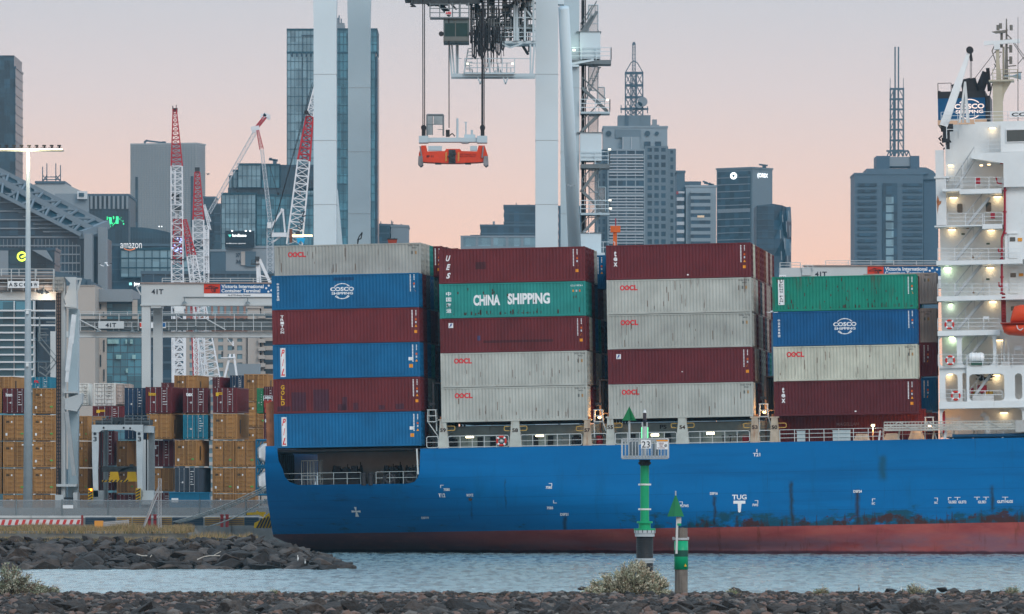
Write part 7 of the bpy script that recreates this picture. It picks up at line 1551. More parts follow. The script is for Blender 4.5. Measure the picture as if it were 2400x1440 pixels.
for px, py, r in ((1507,236,2.2),(1499,244,1.4)): m_ = MB(); c = Vector((b.fx(px),8,b.z(py))); m_.tube(c, c+Vector((0,.9,0)), r, r*.5, n=18); m_.tube(c+Vector((0,.9,0)), c+Vector((0,3,0)), .3, n=6); m_.build('dish', K_MID, b.t)
# 13 pair of mid towers
b = Bld('grey tower with curved dark window bands, between the masted tower and the ring-sign tower', 1680, 2500); b.block(1606, 1680, 437, depth=28, wall=K_ST, glass=K_ST, slab=0, pier=0); b.block(1618, 1666, 452, depth=3, y0=-2.6, wall=K_ST, glass=G_NAVY, fh=2.9, slab=1.4, pier=0); b.block(1585, 1607, 402, depth=24, y0=3, wall=K_BLUE, glass=K_BLUE, slab=0, pier=0); b.block(1586, 1604, 452, depth=3, y0=-.6, wall=K_BAND, glass=G_NAVY, fh=3.4, slab=1.4, pier=0)
b.part('plant_room', K_DK, 1606, 1644, 424, 437, (5, 20)); b.mast('roof_crane', [((1651,428),(1674,432)),((1664,437),(1664,427)),((1668,437),(1668,430)),((1648,424),(1660,428))], .7)
b.part('red_mark', mat('mark_red', (.3,.05,.05), var=0), 1585, 1590, 449, 456, (-.9,-.7)); b.part('lit_window', mat('window_glow_dim', (.6,.45,.3), var=0, emit=(1,.7,.4), es=.25), 1634, 1650, 506, 511, (-2.9,-2.7))
# 14 ring-sign tower
ph = 38; D = 2600; b = Bld('corner office tower with a white ring sign and banded dark glass', 1764, D, ph); dp = sd_of(1764,1815,ph,D)
x0 = 1680; b.block(x0, 1764, 394, depth=dp, wall=K_ST2, glass=K_ST2, slab=0, pier=0); g_ = MB(); g_.box(b.fx(1685), b.fx(1759), -.3, 0, b.z(700), b.z(401)); g_.build('glass_front', G_DARK, b.t)
m_ = MB()
for k in range(18): z_ = b.z(416+k*16.2); m_.box(b.fx(1685), b.fx(1759), -.6, -.3, z_, z_+(.35 if k != 5 else 1.6))
m_.build('floor_band', K_MID, b.t); place2d(fill2d([arc(0,0,1,1,0,180,1)]) if 0 else fill2d([[(b.fx(1723)+8.2*b.k*math.cos(a*.3142)*1.2, b.z(411)+8.2*b.k*math.sin(a*.3142)) for a in range(20)], [(b.fx(1723)+3.1*b.k*math.cos(a*.3142)*1.2, b.z(411)+3.1*b.k*math.sin(a*.3142)) for a in range(20)]]), 'ring_sign', GLOWW, b.t, 0,0,0,0, -.8, raw=True)
y0_, y1_ = b.sy(1774), b.sy(1800); me = flat_text('(ORIX', .02); place2d(me, 'sign_lettering', GLOWW, b.t, y0_, y1_, b.z(418), b.z(405), .4, axis='x')
b.mast('roof_crane', [((1764,385),(1782,388)),((1773,394),(1773,386)),((1777,394),(1777,387)),((1717,394),(1717,390))], .7)
# 15 faceted dark tower
b = Bld('dark faceted glass tower with a jagged roof and creased side', 1800, 2450, name='faceted_tower')
m_ = MB(); FB_ = [(1773,482),(1795,480),(1812,478),(1834,481),(1843,485),(1855,484)]; vs = []; rgx = random.Random(2)
rows = [900, 720, 660, 600, 560, 520, None]
for r_ in rows:
    for i, (px, py) in enumerate(FB_): y_ = py if r_ is None else r_; vs.append((b.fx(px+(0 if i in (0,) else rgx.uniform(-2,2))), (rgx.uniform(-2.5,2.5) if i > 2 else 0)+ (2 if i == 5 else 0), b.z(y_)))
n = len(FB_); m_.add(vs, [(j*n+i, j*n+i+1, (j+1)*n+i+1, (j+1)*n+i) for j in range(len(rows)-1) for i in range(n-1)]); k0 = len(rows)*n
m_.add([(v[0], 30, v[2]) for v in vs[-n:]] + [(v[0], 30, 0) for v in vs[-n:]] + vs[-n:] + vs[:n], [(i, i+1, 2*n+i+1, 2*n+i) for i in range(n-1)] + [(i+1, i, n+i, n+i+1) for i in range(n-1)] + [(n-1, 3*n-1, 4*n-1, 2*n-1), (0, n, 3*n, 2*n)])
m_.build('facade', G_NAVY, b.t); m_ = MB()
for x, y0, y1 in ((1833,505,522),(1842,520,545),(1847,495,512),(1850,530,556),(1828,540,560),(1838,560,585),(1851,570,592),(1830,590,610),(1845,600,615)): m_.bar(Vector((b.fx(x),-3,b.z(y0))), Vector((b.fx(x+1),-3,b.z(y1))), .35)
m_.build('crease_light', K_MID, b.t); m_ = MB()
for k in range(9): b.box(m_, 1774, 1815, 500+k*14, 501+k*14, (-.4,0))
b.box(m_, 1773, 1815, 482, 484, (-.4,0)); m_.build('floor_band', K_BLUE, b.t)
# 16 right tower with twin mast
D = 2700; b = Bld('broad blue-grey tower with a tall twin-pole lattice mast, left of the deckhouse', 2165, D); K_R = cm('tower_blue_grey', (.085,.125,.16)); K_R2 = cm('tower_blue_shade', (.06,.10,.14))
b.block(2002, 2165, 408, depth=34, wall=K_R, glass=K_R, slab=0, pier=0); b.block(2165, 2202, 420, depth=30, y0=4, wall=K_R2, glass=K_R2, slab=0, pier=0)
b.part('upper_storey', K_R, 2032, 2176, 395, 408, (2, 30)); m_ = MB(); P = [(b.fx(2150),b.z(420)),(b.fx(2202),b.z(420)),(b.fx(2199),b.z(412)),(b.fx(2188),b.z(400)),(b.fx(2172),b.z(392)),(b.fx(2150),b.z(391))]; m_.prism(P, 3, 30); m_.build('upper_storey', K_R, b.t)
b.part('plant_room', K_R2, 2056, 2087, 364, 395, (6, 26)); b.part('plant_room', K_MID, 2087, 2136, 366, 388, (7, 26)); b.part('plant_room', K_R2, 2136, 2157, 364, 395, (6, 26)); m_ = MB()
for k in range(16): 
    py = 430+k*14.6
    b.box(m_, 2010, 2055, py, py+7, (-.35, 0))
m_.build('window_band', G_NAVY, b.t); m_ = MB()
for k in range(16): b.box(m_, 2116, 2162, 430+k*14.6, 437+k*14.6, (-.35, 0))
m_.build('window_band', G_NAVY, b.t); b.part('glass_front', G_NAVY, 2069, 2103, 430, 900, (-.5, 0)); m_ = MB()
for k in range(9): b.box(m_, 2076, 2094, 462+k*20, 478+k*20, (-.8, -.5))
m_.build('window', G_BLUE, b.t)
m_ = MB()
for d in (8, 14):
    for px in (2090.5, 2098, 2109, 2121): bb_((px,364),(px,205),.34,d,d)
    for y in (205,229,253,277,301,326,350): bb_((2089,y),(2122,y),.5,d,d)
for k in range(6):
    y0, y1 = 350-k*24.3, 326-k*24.3; bb_((2090,y0),(2098,y1),.3,8,8); bb_((2121,y0),(2109,y1),.3,8,8)
bb_((2080,352),(2132,352),.8,8,8); 
for x in range(2082,2132,9): bb_((x,364),(x+5,352),.5,8,8); bb_((x+5,352),(x+9,364),.5,8,8)
for px in (2101.5, 2109.5): bb_((px,364),(px,106),.62,11,11)
for px in (2090,2121): bb_((px,205),(px,180),.25,11,11)
m_.build('lattice_mast', K_BLUE, b.t)

# ---------------------------------------------------------------- nearer low rise behind the yard (left)
b = Bld('blue glass apartment block with long white balcony slabs at lower left', 130, 1100, name='apartment_block'); b.block(-60, 80, 690, depth=22, wall=K_WHITE, glass=G_TEAL, slab=0, pier=3.4, pw=.18); b.block(80, 132, 700, depth=20, y0=3, wall=K_BLUE, glass=G_NAVY, slab=.3, pier=0)
for k in range(12): m_ = MB(); py = 727+k*17.2; m_.box(b.fx(-60), b.fx(132 if k < 3 else 80), -1.4, 0, b.z(py+3.6), b.z(py)); m_.build('balcony', K_WHITE, b.t)
b = Bld('pale rendered slab building right of the slanted-strut crane', 223, 1000, name='slab_building'); m_ = MB(); b.box(m_, 130, 223, 670, 1100, (0, 25)); w_ = m_.build('wall', K_TAN, b.t); b.part('roof', K_TAN, 165, 223.5, 668.5, 670, (-.2, 25))
b = Bld('pale building with dark slit windows and blue glass front, between the crane girders', 330, 1010, name='office_block'); m_ = MB(); b.box(m_, 232, 250, 703, 1100, (0, 20)); b.box(m_, 310, 322, 703, 760, (0, 20)); m_.build('wall', K_TAN, b.t); b.part('wall', K_DK, 223, 232, 706, 1100, (1, 20)); b.part('upper_storey', K_MID, 223, 311, 679, 708, (-1.5, 20)); b.block(249, 332, 708, depth=20, y0=.5, wall=K_BLUE, glass=G_TEAL, fh=1.22, slab=.12, pier=1.2, pw=.07, pr=.1)
for px, py in ((236,713),(243,731),(244,797),(236,832),(244,866)): b.part('slit_window', G_DARK, px-1.3, px+1.3, py, py+28 if py > 780 else py+12, (-.2,0))
for px, py, w_ in ((252,802,26),(294,802,4),(305,802,6),(272,838,12),(310,838,8),(295,870,5)): b.part('lit_window', mat('window_pale', (.25,.42,.42), var=.3, scale=2), px, px+w_, py-6, py+4, (-.05,.3))
b = Bld('dark blue glass slab between the portal legs and the lattice tower', 408, 1150, name='office_block'); b.block(322, 410, 700, depth=20, wall=K_BLUE, glass=G_NAVY, fh=3., slab=.4, pier=0)
b = Bld('tan apartment block with stacked balconies behind the lattice booms', 585, 1250, name='apartment_block'); b.block(434, 578, 790, depth=20, wall=K_TAN, glass=G_BLUE, fh=1.75, slab=.75, pier=2.3, pw=.9); b.block(578, 612, 720, depth=20, y0=-1, wall=K_TAN, glass=K_TAN, slab=0, pier=0); b.block(612, 700, 712, depth=20, y0=1, wall=K_TAN, glass=G_NAVY, fh=1.9, slab=.9, pier=2.6, pw=.5); b.part('parapet', K_MID, 540, 614, 855, 900, (-8,-6))
m_ = MB()
for k in range(9): b.box(m_, 606, 622, 738+k*19, 747+k*19, (-1.8, 1))
m_.build('balcony', K_TAN, b.t)
b = Bld('brick-red panelled block with narrow windows under the girder', 600, 1300, name='low_building'); b.block(434, 606, 712, depth=12, wall=K_BRICK, glass=G_BLUE, fh=3.2, slab=.5, pier=1.5, pw=.45)
b = Bld('dark blue wide block filling the gap above the portal girder', 700, 1500, name='office_block'); b.block(330, 700, 640, depth=20, wall=K_BLUE, glass=G_NAVY, fh=3.4, slab=.8, pier=3, pw=.3)

# ---------------------------------------------------------------- lattice cranes of the building sites
LW = mat('lattice_white', (.68,.70,.72), var=.05); LG_ = mat('lattice_grey', (.46,.50,.53), var=.05); LR = mat('lattice_red', (.42,.03,.04), var=.1)
def lat(t, F, a, b_, w0, w1, n, r, m, name, d0=0, d1=0): m_ = MB(); k = F.D/FPX; m_.lattice(F(*a, d0), F(*b_, d1), w0*k, w1*k, n, r); return m_.build(name, m, t)
t, F = rootF('lattice_crane', 'tallest red-tipped white lattice boom, at left of centre of the skyline', 'tower crane', 415, 900, 900, 2., 'lattice cranes of the building sites')
lat(t, F, (414.5,390), (409.5,256), 26, 8, 13, .13, LR, 'boom_tip'); lat(t, F, (418,900), (414,390), 28, 26, 34, .13, LW, 'boom'); lat(t, F, (416,620), (416,515), 18, 18, 8, .14, LR, 'inner_section')
m_ = MB(); F.box(m_, 404, 416, 254, 262, -.3, .3); m_.bar(F(405,262), F(405,249), .15); m_.bar(F(413,262), F(413,246), .1); m_.build('boom_head', BLK, t)
m_ = MB(); F.box(m_, 410, 424, 484, 496, -.8, 0); m_.bar(F(418,484,-.5), F(418,520,-.5), .1); F.box(m_, 402, 420, 455, 470, .2, .5); m_.build('hook_block', DKM, t); m_ = MB(); F.box(m_, 400, 436, 608, 610, -1, 1); m_.build('platform', DKM, t)
m_ = MB(); F.box(m_, 408, 412, 400, 480, .1, .6); F.box(m_, 411, 416, 495, 515, -.2, .4); m_.build('boom_panel', LW, t)
m_ = MB(); F.box(m_, 407, 434, 716, 724, -1, 1); F.box(m_, 410, 432, 720, 735, -1.5, -1); m_.build('machinery_deck', HW, t)
rl = random.Random(6); m_ = MB()
for k in range(12): x, y = rl.uniform(404,428), rl.uniform(545,600); m_.bar(F(x,y,-.9), F(x+3,y+1,-.9), .16)
m_.build('blue_lamps', mat('lamp_blue', (.4,.5,1), var=0, emit=(.35,.45,1), es=1.6), t)
t, F = rootF('lattice_crane', 'shorter red-topped lattice boom just right of the tallest one', 'tower crane', 465, 900, 960, 2., 'lattice cranes of the building sites')
lat(t, F, (465,516), (462.5,404), 25, 11, 11, .15, LR, 'boom_tip'); lat(t, F, (467,900), (465,516), 26, 25, 26, .11, LW, 'boom'); m_ = MB(); F.box(m_, 457, 468, 393, 406, -.3, .3); m_.build('boom_head', DKM, t)
t, F = rootF('lattice_crane', 'steeply leaning red and white lattice boom between the two upright ones', 'tower crane', 470, 900, 880, 2., 'lattice cranes of the building sites')
lat(t, F, (449,600), (433,515), 20, 7, 10, .14, LR, 'boom_tip'); lat(t, F, (498,895), (449,600), 38, 20, 20, .12, LW, 'boom'); lat(t, F, (482,895), (437,560), 16, 8, 24, .13, LW, 'boom'); lat(t, F, (459,880), (452,690), 12, 12, 12, .12, LR, 'inner_section')
t, F = rootF('lattice_mast_tower', 'white climbing lattice tower with platforms, right of the red-topped booms', 'tower crane', 485, 900, 1000, 2., 'lattice cranes of the building sites'); lat(t, F, (484,720), (484,530), 10, 10, 18, .15, LW, 'mast'); m_ = MB()
for y in (560,600,640,680): F.box(m_, 478, 490, y, y+1.5, -1, 1)
m_.build('platform', LW, t)
t, F = rootF('luffing_crane', 'thin pale luffing crane whose long arm folds at a high peak', 'tower crane', 484, 700, 1500, 2., 'lattice cranes of the building sites')
lat(t, F, (490,500), (600,306), 7, 9, 20, .12, LG_, 'boom'); lat(t, F, (487,640), (484,540), 6, 6, 10, .25, LW, 'mast'); lat(t, F, (478,480), (492,520), 4, 5, 5, .2, LW, 'boom'); lat(t, F, (492,540), (480,490), 5, 3, 5, .2, LW, 'boom'); m_ = MB(); m_.bar(F(590,302), F(608,300), 1.1); m_.bar(F(592,298), F(596,312), 1.0); m_.build('boom_joint', LW, t)
lat(t, F, (601,300), (621,275), 6, 6, 5, .3, LR, 'fly_jib'); m_ = MB(); m_.bar(F(612,278), F(622,268), .9); m_.bar(F(618,268), F(632,274), .9); m_.bar(F(632,274), F(628,280), .7); m_.bar(F(612,268), F(630,278), .4); m_.build('jib_head', LW, t)
t, F = rootF('luffing_crane', 'second thin luffing crane, dangling red and white boom right of the folded peak', 'tower crane', 633, 700, 1480, 2., 'lattice cranes of the building sites')
lat(t, F, (613,350), (604,306), 9, 5, 7, .16, LR, 'boom_tip'); lat(t, F, (634,525), (614,352), 9, 7, 20, .13, LG_, 'boom'); lat(t, F, (633,640), (633,530), 14, 14, 9, .18, LG_, 'mast'); m_ = MB(); F.box(m_, 627, 636, 522, 536, -2, 2); m_.build('slewing_unit', HW, t)
m_ = MB(); m_.bar(F(634,535), F(663,490), .45); m_.bar(F(663,490), F(668,545), .4); m_.bar(F(663,490), F(660,495), .8); F.box(m_, 637, 672, 546, 556, -1, 1); m_.bar(F(636,570), F(662,552), .4); m_.build('counter_jib', LW, t); m_ = MB(); m_.bar(F(631,386), F(652,458), .12); m_.bar(F(652,452), F(652,458), .5); m_.build('hoist_wire', BLK, t)
t, F = rootF('lattice_crane', 'leaning white and red lattice boom marked ICON beside the first crane leg', 'tower crane', 690, 900, 800, 2., 'lattice cranes of the building sites')
lat(t, F, (690,575), (712,377), 36, 28, 11, .14, LW, 'boom'); lat(t, F, (712,377), (726,274), 28, 16, 7, .2, LR, 'boom_section'); lat(t, F, (726,274), (742,200), 16, 8, 7, .15, LW, 'boom_tip'); m_ = MB(); c = F(719,265,-1); m_.tube(c-Vector((0,.4,0)), c+Vector((0,.4,0)), .28, n=12); m_.bar(c, F(728,272,-1), .2); m_.build('hook_block', BLK, t)
m_ = MB(); m_.tube(F(733,195,-1), F(634,560,-1), .035, n=4); m_.tube(F(735,200,-1), F(640,540,-1), .035, n=4); m_.build('pendant_rope', BLK, t); m_ = MB(); F.box(m_, 679, 686, 538, 570, -1.2, -.9); m_.build('brown_plate', mat('plate_brown', (.14,.06,.04)), t)
for k, ch in enumerate('ICON'):
    c = F(699.5+k*4.2, 550-k*15.5, -1.6); u = 6.5*F.D/FPX; o_ = place2d(flat_text(ch, .03), 'lettering', FONTB, t, -u, u, -u*.8, u*.8, 0); o_.location = c; o_.rotation_euler = (0, rad(-105), 0)
m_ = MB(); F.box(m_, 686, 733, 552, 556, -1.8, -1.5); m_.build('lamp_bar', mat('lamp_warm', (1,.8,.5)), t); m_ = MB(); m_.prism([(F(696,0).x,F(0,559).z),(F(716,0).x,F(0,559).z),(F(713,0).x,F(0,574).z),(F(706,0).x,F(0,565).z),(F(699,0).x,F(0,574).z)], -1.7, -1.5); m_.build('blue_shield', mat('shield_blue', (.01,.35,.65), var=0), t)
t, F = rootF('site_mast', 'small white A-frame with platform above the yard girder', 'mast', 603, 700, 720, 2.8); m_ = MB(); m_.bar(F(605,680), F(603,610), .3); m_.bar(F(634,665), F(608,608), .35); m_.bar(F(612,680), F(607,612), .2); m_.bar(F(604,645), F(627,650), .15); m_.build('frame', LW, t); m_ = MB(); m_.rail([F(590,620), F(606,618)], .5, .06, .4, 2); F.box(m_, 598, 608, 602, 612, -.4, .4); F.box(m_, 588, 608, 618, 621, -.5, .5); m_.build('platform', DKM, t)
t, F = rootF('site_mast', 'white lattice tripod behind the yard girder, near the stern stack', 'mast', 545, 900, 760, 2.8); m_ = MB(); m_.bar(F(540,830), F(525,890), .25); m_.bar(F(548,830), F(556,890), .25); m_.bar(F(538,838), F(552,838), .15); m_.bar(F(547,820), F(546,800), .15); m_.bar(F(547,812), F(530,790), .06); F.box(m_, 518, 550, 838, 840, -.5, .5); m_.build('frame', LW, t); m_ = MB(); F.box(m_, 519, 523, 824, 838, -.3, .3); F.box(m_, 544, 549, 812, 820, -.3, .3); m_.build('lamp_box', DKM, t)
t, F = rootF('lattice_mast_tower', 'stout white lattice tower with triangular bracing under the rear girder', 'tower crane', 420, 900, 850, 2., 'lattice cranes of the building sites'); m_ = MB(); hw = 13
for d in (0, 1.6):
    for x in (407.5, 433): m_.bar(F(x,900,d), F(x,740,d), .2)
    for k in range(8):
        y = 900-k*18.5; m_.bar(F(407.5,y,d), F(433,y,d), .16); m_.bar(F(408,y,d), F(420.5,y-15,d), .15); m_.bar(F(433,y,d), F(420.5,y-15,d), .15); m_.bar(F(407.5,y-3,d), F(433,y-3,d), .06)
m_.build('mast', LW, t)
t, F = rootF('lattice_mast_tower', 'slim bluish lattice mast left of the leaning boom foot', 'tower crane', 462, 900, 870, 2., 'lattice cranes of the building sites'); lat(t, F, (462,900), (459,795), 10, 10, 10, .12, LW, 'mast')
# ================================================================ SHORE: rocks, shrubs, grass, beacons, birds
def rock_mesh(seed, flat=.6):
    r_ = random.Random(seed); bm = bmesh.new()
    pts = []
    for k in range(10):
        v = Vector((r_.gauss(0,1), r_.gauss(0,1), r_.gauss(0,1))).normalized(); pts.append(bm.verts.new((v.x*r_.uniform(.75,1.05), v.y*r_.uniform(.7,1.), v.z*r_.uniform(.7,1.)*flat)))
    g = bmesh.ops.convex_hull(bm, input=bm.verts[:]); bmesh.ops.delete(bm, geom=[e for e in g['geom_interior'] if isinstance(e, bmesh.types.BMVert)], context='VERTS')
    bmesh.ops.bevel(bm, geom=bm.edges[:]+bm.verts[:], offset=.05, segments=1, affect='EDGES', clamp_overlap=True)
    bmesh.ops.triangulate(bm, faces=bm.faces[:]); bmesh.ops.subdivide_edges(bm, edges=bm.edges[:], cuts=1)
    for v in bm.verts: n = noise.noise(v.co*2.2+Vector((seed,0,0))); v.co *= 1+.10*n + .05*noise.noise(v.co*6+Vector((0,seed,0)))
    me = bpy.data.meshes.new('boulder'); bm.to_mesh(me); bm.free(); return me
def rmat(name, a, c_, vein=.1):
    m = bpy.data.materials.new(name); m.use_nodes = True; t = m.node_tree; b = t.nodes['Principled BSDF']; b.inputs['Roughness'].default_value = .85; L = t.links.new
    co = N(t, 'ShaderNodeTexCoord'); oi = N(t, 'ShaderNodeObjectInfo'); ad_ = N(t, 'ShaderNodeVectorMath', operation='ADD'); sc_ = N(t, 'ShaderNodeVectorMath', operation='SCALE'); sc_.inputs['Scale'].default_value = 50
    L(oi.outputs['Random'], sc_.inputs[0]); L(co.outputs['Object'], ad_.inputs[0]); L(sc_.outputs[0], ad_.inputs[1])
    n1 = N(t, 'ShaderNodeTexNoise'); n1.inputs['Scale'].default_value = 1.6; n1.inputs['Detail'].default_value = 8; n1.inputs['Roughness'].default_value = .7; L(ad_.outputs[0], n1.inputs['Vector'])
    rp_ = N(t, 'ShaderNodeValToRGB'); e = rp_.color_ramp.elements; e[0].position = .32; e[0].color = (*a, 1); e[1].position = .68; e[1].color = (*c_, 1); L(n1.outputs[0], rp_.inputs[0])
    mr = N(t, 'ShaderNodeMapRange'); mr.inputs[3].default_value = .55; mr.inputs[4].default_value = 1.2; L(oi.outputs['Random'], mr.inputs[0]); ml = N(t, 'ShaderNodeVectorMath', operation='SCALE'); L(rp_.outputs[0], ml.inputs[0]); L(mr.outputs[0], ml.inputs['Scale']); L(ml.outputs[0], b.inputs['Base Color'])
    bp = N(t, 'ShaderNodeBump'); bp.inputs['Strength'].default_value = .8; bp.inputs['Distance'].default_value = .12; n2 = N(t, 'ShaderNodeTexNoise'); n2.inputs['Scale'].default_value = 5; n2.inputs['Detail'].default_value = 8; L(ad_.outputs[0], n2.inputs['Vector']); L(n2.outputs[0], bp.inputs['Height']); L(bp.outputs[0], b.inputs['Normal']); return m
RK = [rmat('basalt_dark', (.010,.0095,.009), (.052,.044,.040)), rmat('basalt_brown', (.020,.015,.012), (.086,.064,.052)), rmat('basalt_grey', (.022,.020,.019), (.108,.088,.075)), rmat('stone_pale', (.09,.08,.07), (.30,.26,.23))]
RM = [rock_mesh(k, .62) for k in range(12)]
rk_meshes = {}
def rock(mi, ci, loc, s, rot, label, group, tilt=0.3):
    k = (mi, ci)
    if k not in rk_meshes: me = RM[mi].copy(); me.materials.append(RK[ci]); rk_meshes[k] = me
    o_ = ob('boulder', rk_meshes[k]); o_.location = loc; o_.scale = s; o_.rotation_euler = (R.uniform(-tilt,tilt), R.uniform(-tilt,tilt), rot)
    tag(o_, label, 'rock', group); return o_
BWG = 'boulders of the breakwater'
rb_ = random.Random(21); EXTRA = []
SPOT = [(60,'below the striped barrier start'),(130,'below the middle barrier stripes'),(200,'below the striped barrier end'),(280,'below the orange end box'),(350,'below the guard rail'),(420,'below the lattice post'),(500,'below the first mooring lines'),(580,'below the red bollards'),(660,'below the striped machine'),(740,'under the ship stern'),(2600,'at the breakwater tip')]
SPOF = [(140,'below the corner shrub'),(330,'left, under open water'),(520,'under the breakwater middle'),(700,'under the breakwater tip'),(880,'under the mooring opening'),(1060,'under the stern water'),(1250,'left of centre'),(1380,'just left of the big shrub'),(1560,'below the big shrub'),(1680,'below the green channel mark'),(1860,'right of the channel mark'),(2060,'near the perched bird'),(2220,'below the green tussock'),(2600,'in the lower right corner')]
def spot(x, y, T):
    px = 1200 + x*FPX/y; return next(t_ for a, t_ in T if px < a)
bwl = []
for j in range(10):
    y = 397.2 + j*1.9; x = -35.3 + rb_.uniform(0,1)
    while x < -10.9:
        s_ = rb_.choice((rb_.uniform(.5,.8), rb_.uniform(.75,1.1), rb_.uniform(.95,1.35))) * (1.0 if j < 5 else .7); z = bw(x, y)
        if (z > .12 or j < 2) and not ((x > -12.0 and j > 4) or (x > -11.2 and j > 2)) and not (j > 7 and x < -19): bwl.append((j, x, y, z, s_, rb_.choice((0,0,1,1,2,0) if j < 5 else (2,1,2,0))))
        x += s_*rb_.uniform(1.2,1.6)
for j, x, y, z, s_, ci in bwl:
    big = 'large' if s_ > 1.02 else 'small' if s_ < .78 else 'middling'; where = ['at the waterline','low on the face','halfway up','high on the face','near the crest','on the crest','on the crest','behind the crest'][min(j,7)]
    rock(rb_.randrange(12), ci, (x, y, z-.08), (s_*rb_.uniform(1,1.35), s_, s_*rb_.uniform(.75,1.0)), rb_.uniform(0,6.28), f'{big} {["black","brown-black","grey"][ci]} boulder {where} of the breakwater, {spot(x, y, SPOT)}', BWG, .35)
FG = 'dark boulders of the near shore'; nfg = 300 - len(bwl) - 14; cand = []
for j, y in enumerate((193,197,201,205,209,214,219,225,232,240,249)):
    x = -19*y/200
    while x < 19*y/200:
        s_ = rb_.uniform(.24,.60)*(1.15 if j < 5 else .8 if j < 7 else .5)
        if rb_.random() < (.8 if j < 6 else .4): cand.append((j, x, y+rb_.uniform(-1.5,1.5), s_, rb_.choice((0,0,1,0,2))))
        x += s_*rb_.uniform(1.9,3.4)
cand.sort(key=lambda c: -c[3]/c[2])
for n_, (j, x, y, s_, ci) in enumerate(cand):
    if n_ < nfg: rock(rb_.randrange(12), ci, (x, y, bank_z(y)+s_*.15), (s_*1.25, s_, s_*.9), rb_.uniform(0,6.28), f'{"large" if s_ > .46 else "middling" if s_ > .38 else "small"} {["black","brown-black","grey"][ci]} boulder {["at the bottom edge","at the bottom edge","low on the near shore","low on the near shore","on the near shore","on the near shore","midway up the shore","midway up the shore"][min(j,7)]}, {spot(x, y, SPOF)}', FG, .5)
    else: EXTRA.append((Vector((x, y, bank_z(y)+s_*.1)), s_, ci))
# a few rocks showing against the water on the right
for px, py, sz__, ci in ((2085,1381,.32,0),(2110,1384,.26,2),(2208,1378,.34,0),(2230,1382,.4,2),(2285,1383,.42,2),(2310,1385,.3,2),(1720,1382,.42,1),(1745,1386,.3,2),(1368,1376,.28,1),(1364,1388,.3,1),(370,1395,.25,0),(2180,1384,.3,1)):
    o_ = rock(rb_.randrange(12), ci, W(px, py+4, 282), (sz__*1.3, sz__, sz__*.8), rb_.uniform(0,6), f'{["black","brown-black","grey"][ci]} rock against the water near column {px}'.replace(f' near column {px}', {2085:' left of the green tussock',2110:' touching the green tussock',2208:' right of the green tussock',2230:', second right of the green tussock',2285:' between the two right tussocks',2310:' just left of the last tussock',1720:', broad, right of the green channel mark',1745:', small, right of the broad one',1368:' at the left foot of the big shrub',1364:', low, at the left foot of the big shrub',370:' alone at lower left',2180:' behind the green tussock'}[px]), FG)
# rubble: countless small stones, one object
base = []
for k in range(5):
    me = rock_mesh(40+k, .7) if 0 else None
ico = bmesh.new(); bmesh.ops.create_icosphere(ico, subdivisions=1, radius=1); IV = [v.co.copy() for v in ico.verts]; IF = [tuple(v.index for v in f.verts) for f in ico.faces]; ico.free()
def rubble(name, cnt, fn, mats, wts, extra=()):
    m_ = MB()
    for p, s_, ci in extra:
        me = RM[rb_.randrange(12)]; rz_ = Matrix.Rotation(rb_.uniform(0,6.28), 3, 'Z'); m_.cur = ci; m_.add([p + rz_ @ Vector((v.co.x*1.25*s_, v.co.y*s_, v.co.z*s_*.9)) for v in me.vertices], [tuple(q.vertices) for q in me.polygons])
    for k in range(cnt):
        p, s_ = fn(); rz_ = Matrix.Rotation(rb_.uniform(0,6.28), 3, 'Z') @ Matrix.Rotation(rb_.uniform(-.6,.6), 3, 'X'); sx = Vector((rb_.uniform(.8,1.4), rb_.uniform(.7,1.2), rb_.uniform(.5,.9)))
        m_.cur = rb_.choices(range(len(mats)), wts)[0]; m_.add([p + rz_ @ Vector((v.x*sx.x, v.y*sx.y, v.z*sx.z))*s_*rb_.uniform(.85,1.12) for v in IV], IF)
    o_ = m_.build(name, mats); o_['kind'] = 'stuff'; return o_
def f1():
    y = 182 + 106*rb_.random()**.8; x = rb_.uniform(-.093,.093)*y; near = y < 225
    s_ = rb_.uniform(.05,.13) if rb_.random() < .8 else rb_.uniform(.12,.24); return Vector((x, y, bank_z(y)+s_*.2)), s_
rubble('shore_rubble', 13000, f1, [RK[0], RK[1], RK[2], RK[3], mat('shore_soil_stone', (.14,.085,.065), var=.3)], [3.6,3.2,2.6,1.7,2.8], EXTRA)
def f2():
    y = rb_.uniform(396.5,415); x = rb_.uniform(-38,-11.5); return Vector((x, y, bw(x,y)-.15)), rb_.uniform(.12,.35)
rubble('breakwater_rubble', 1400, f2, [RK[0], RK[1], RK[2]], [3,2,2])
# driftwood twigs on the breakwater
o_ = thing('driftwood', 'bleached branch lying on the breakwater boulders right of centre', 'branch', loc=W(480,1305,400)); m_ = MB(); q = lambda px, py: W(px,py,399.2)-W(480,1305,400)
m_.path([q(462,1312), q(478,1305), q(492,1303), q(516,1303)], .035, 5); m_.path([q(498,1304), q(508,1298), q(518,1293)], .025, 5); m_.build('branch', mat('driftwood_pale', (.48,.44,.38)), o_)
o_ = thing('driftwood', 'short pale twig on the breakwater boulders, left of the longer branch', 'branch', loc=W(340,1302,400)); m_ = MB(); q = lambda px, py: W(px,py,399.2)-W(340,1302,400); m_.path([q(320,1299), q(332,1303), q(345,1303)], .035, 5); m_.path([q(352,1306), q(356,1301)], .03, 5); m_.build('branch', mat('driftwood_pale', (.48,.44,.38)), o_)
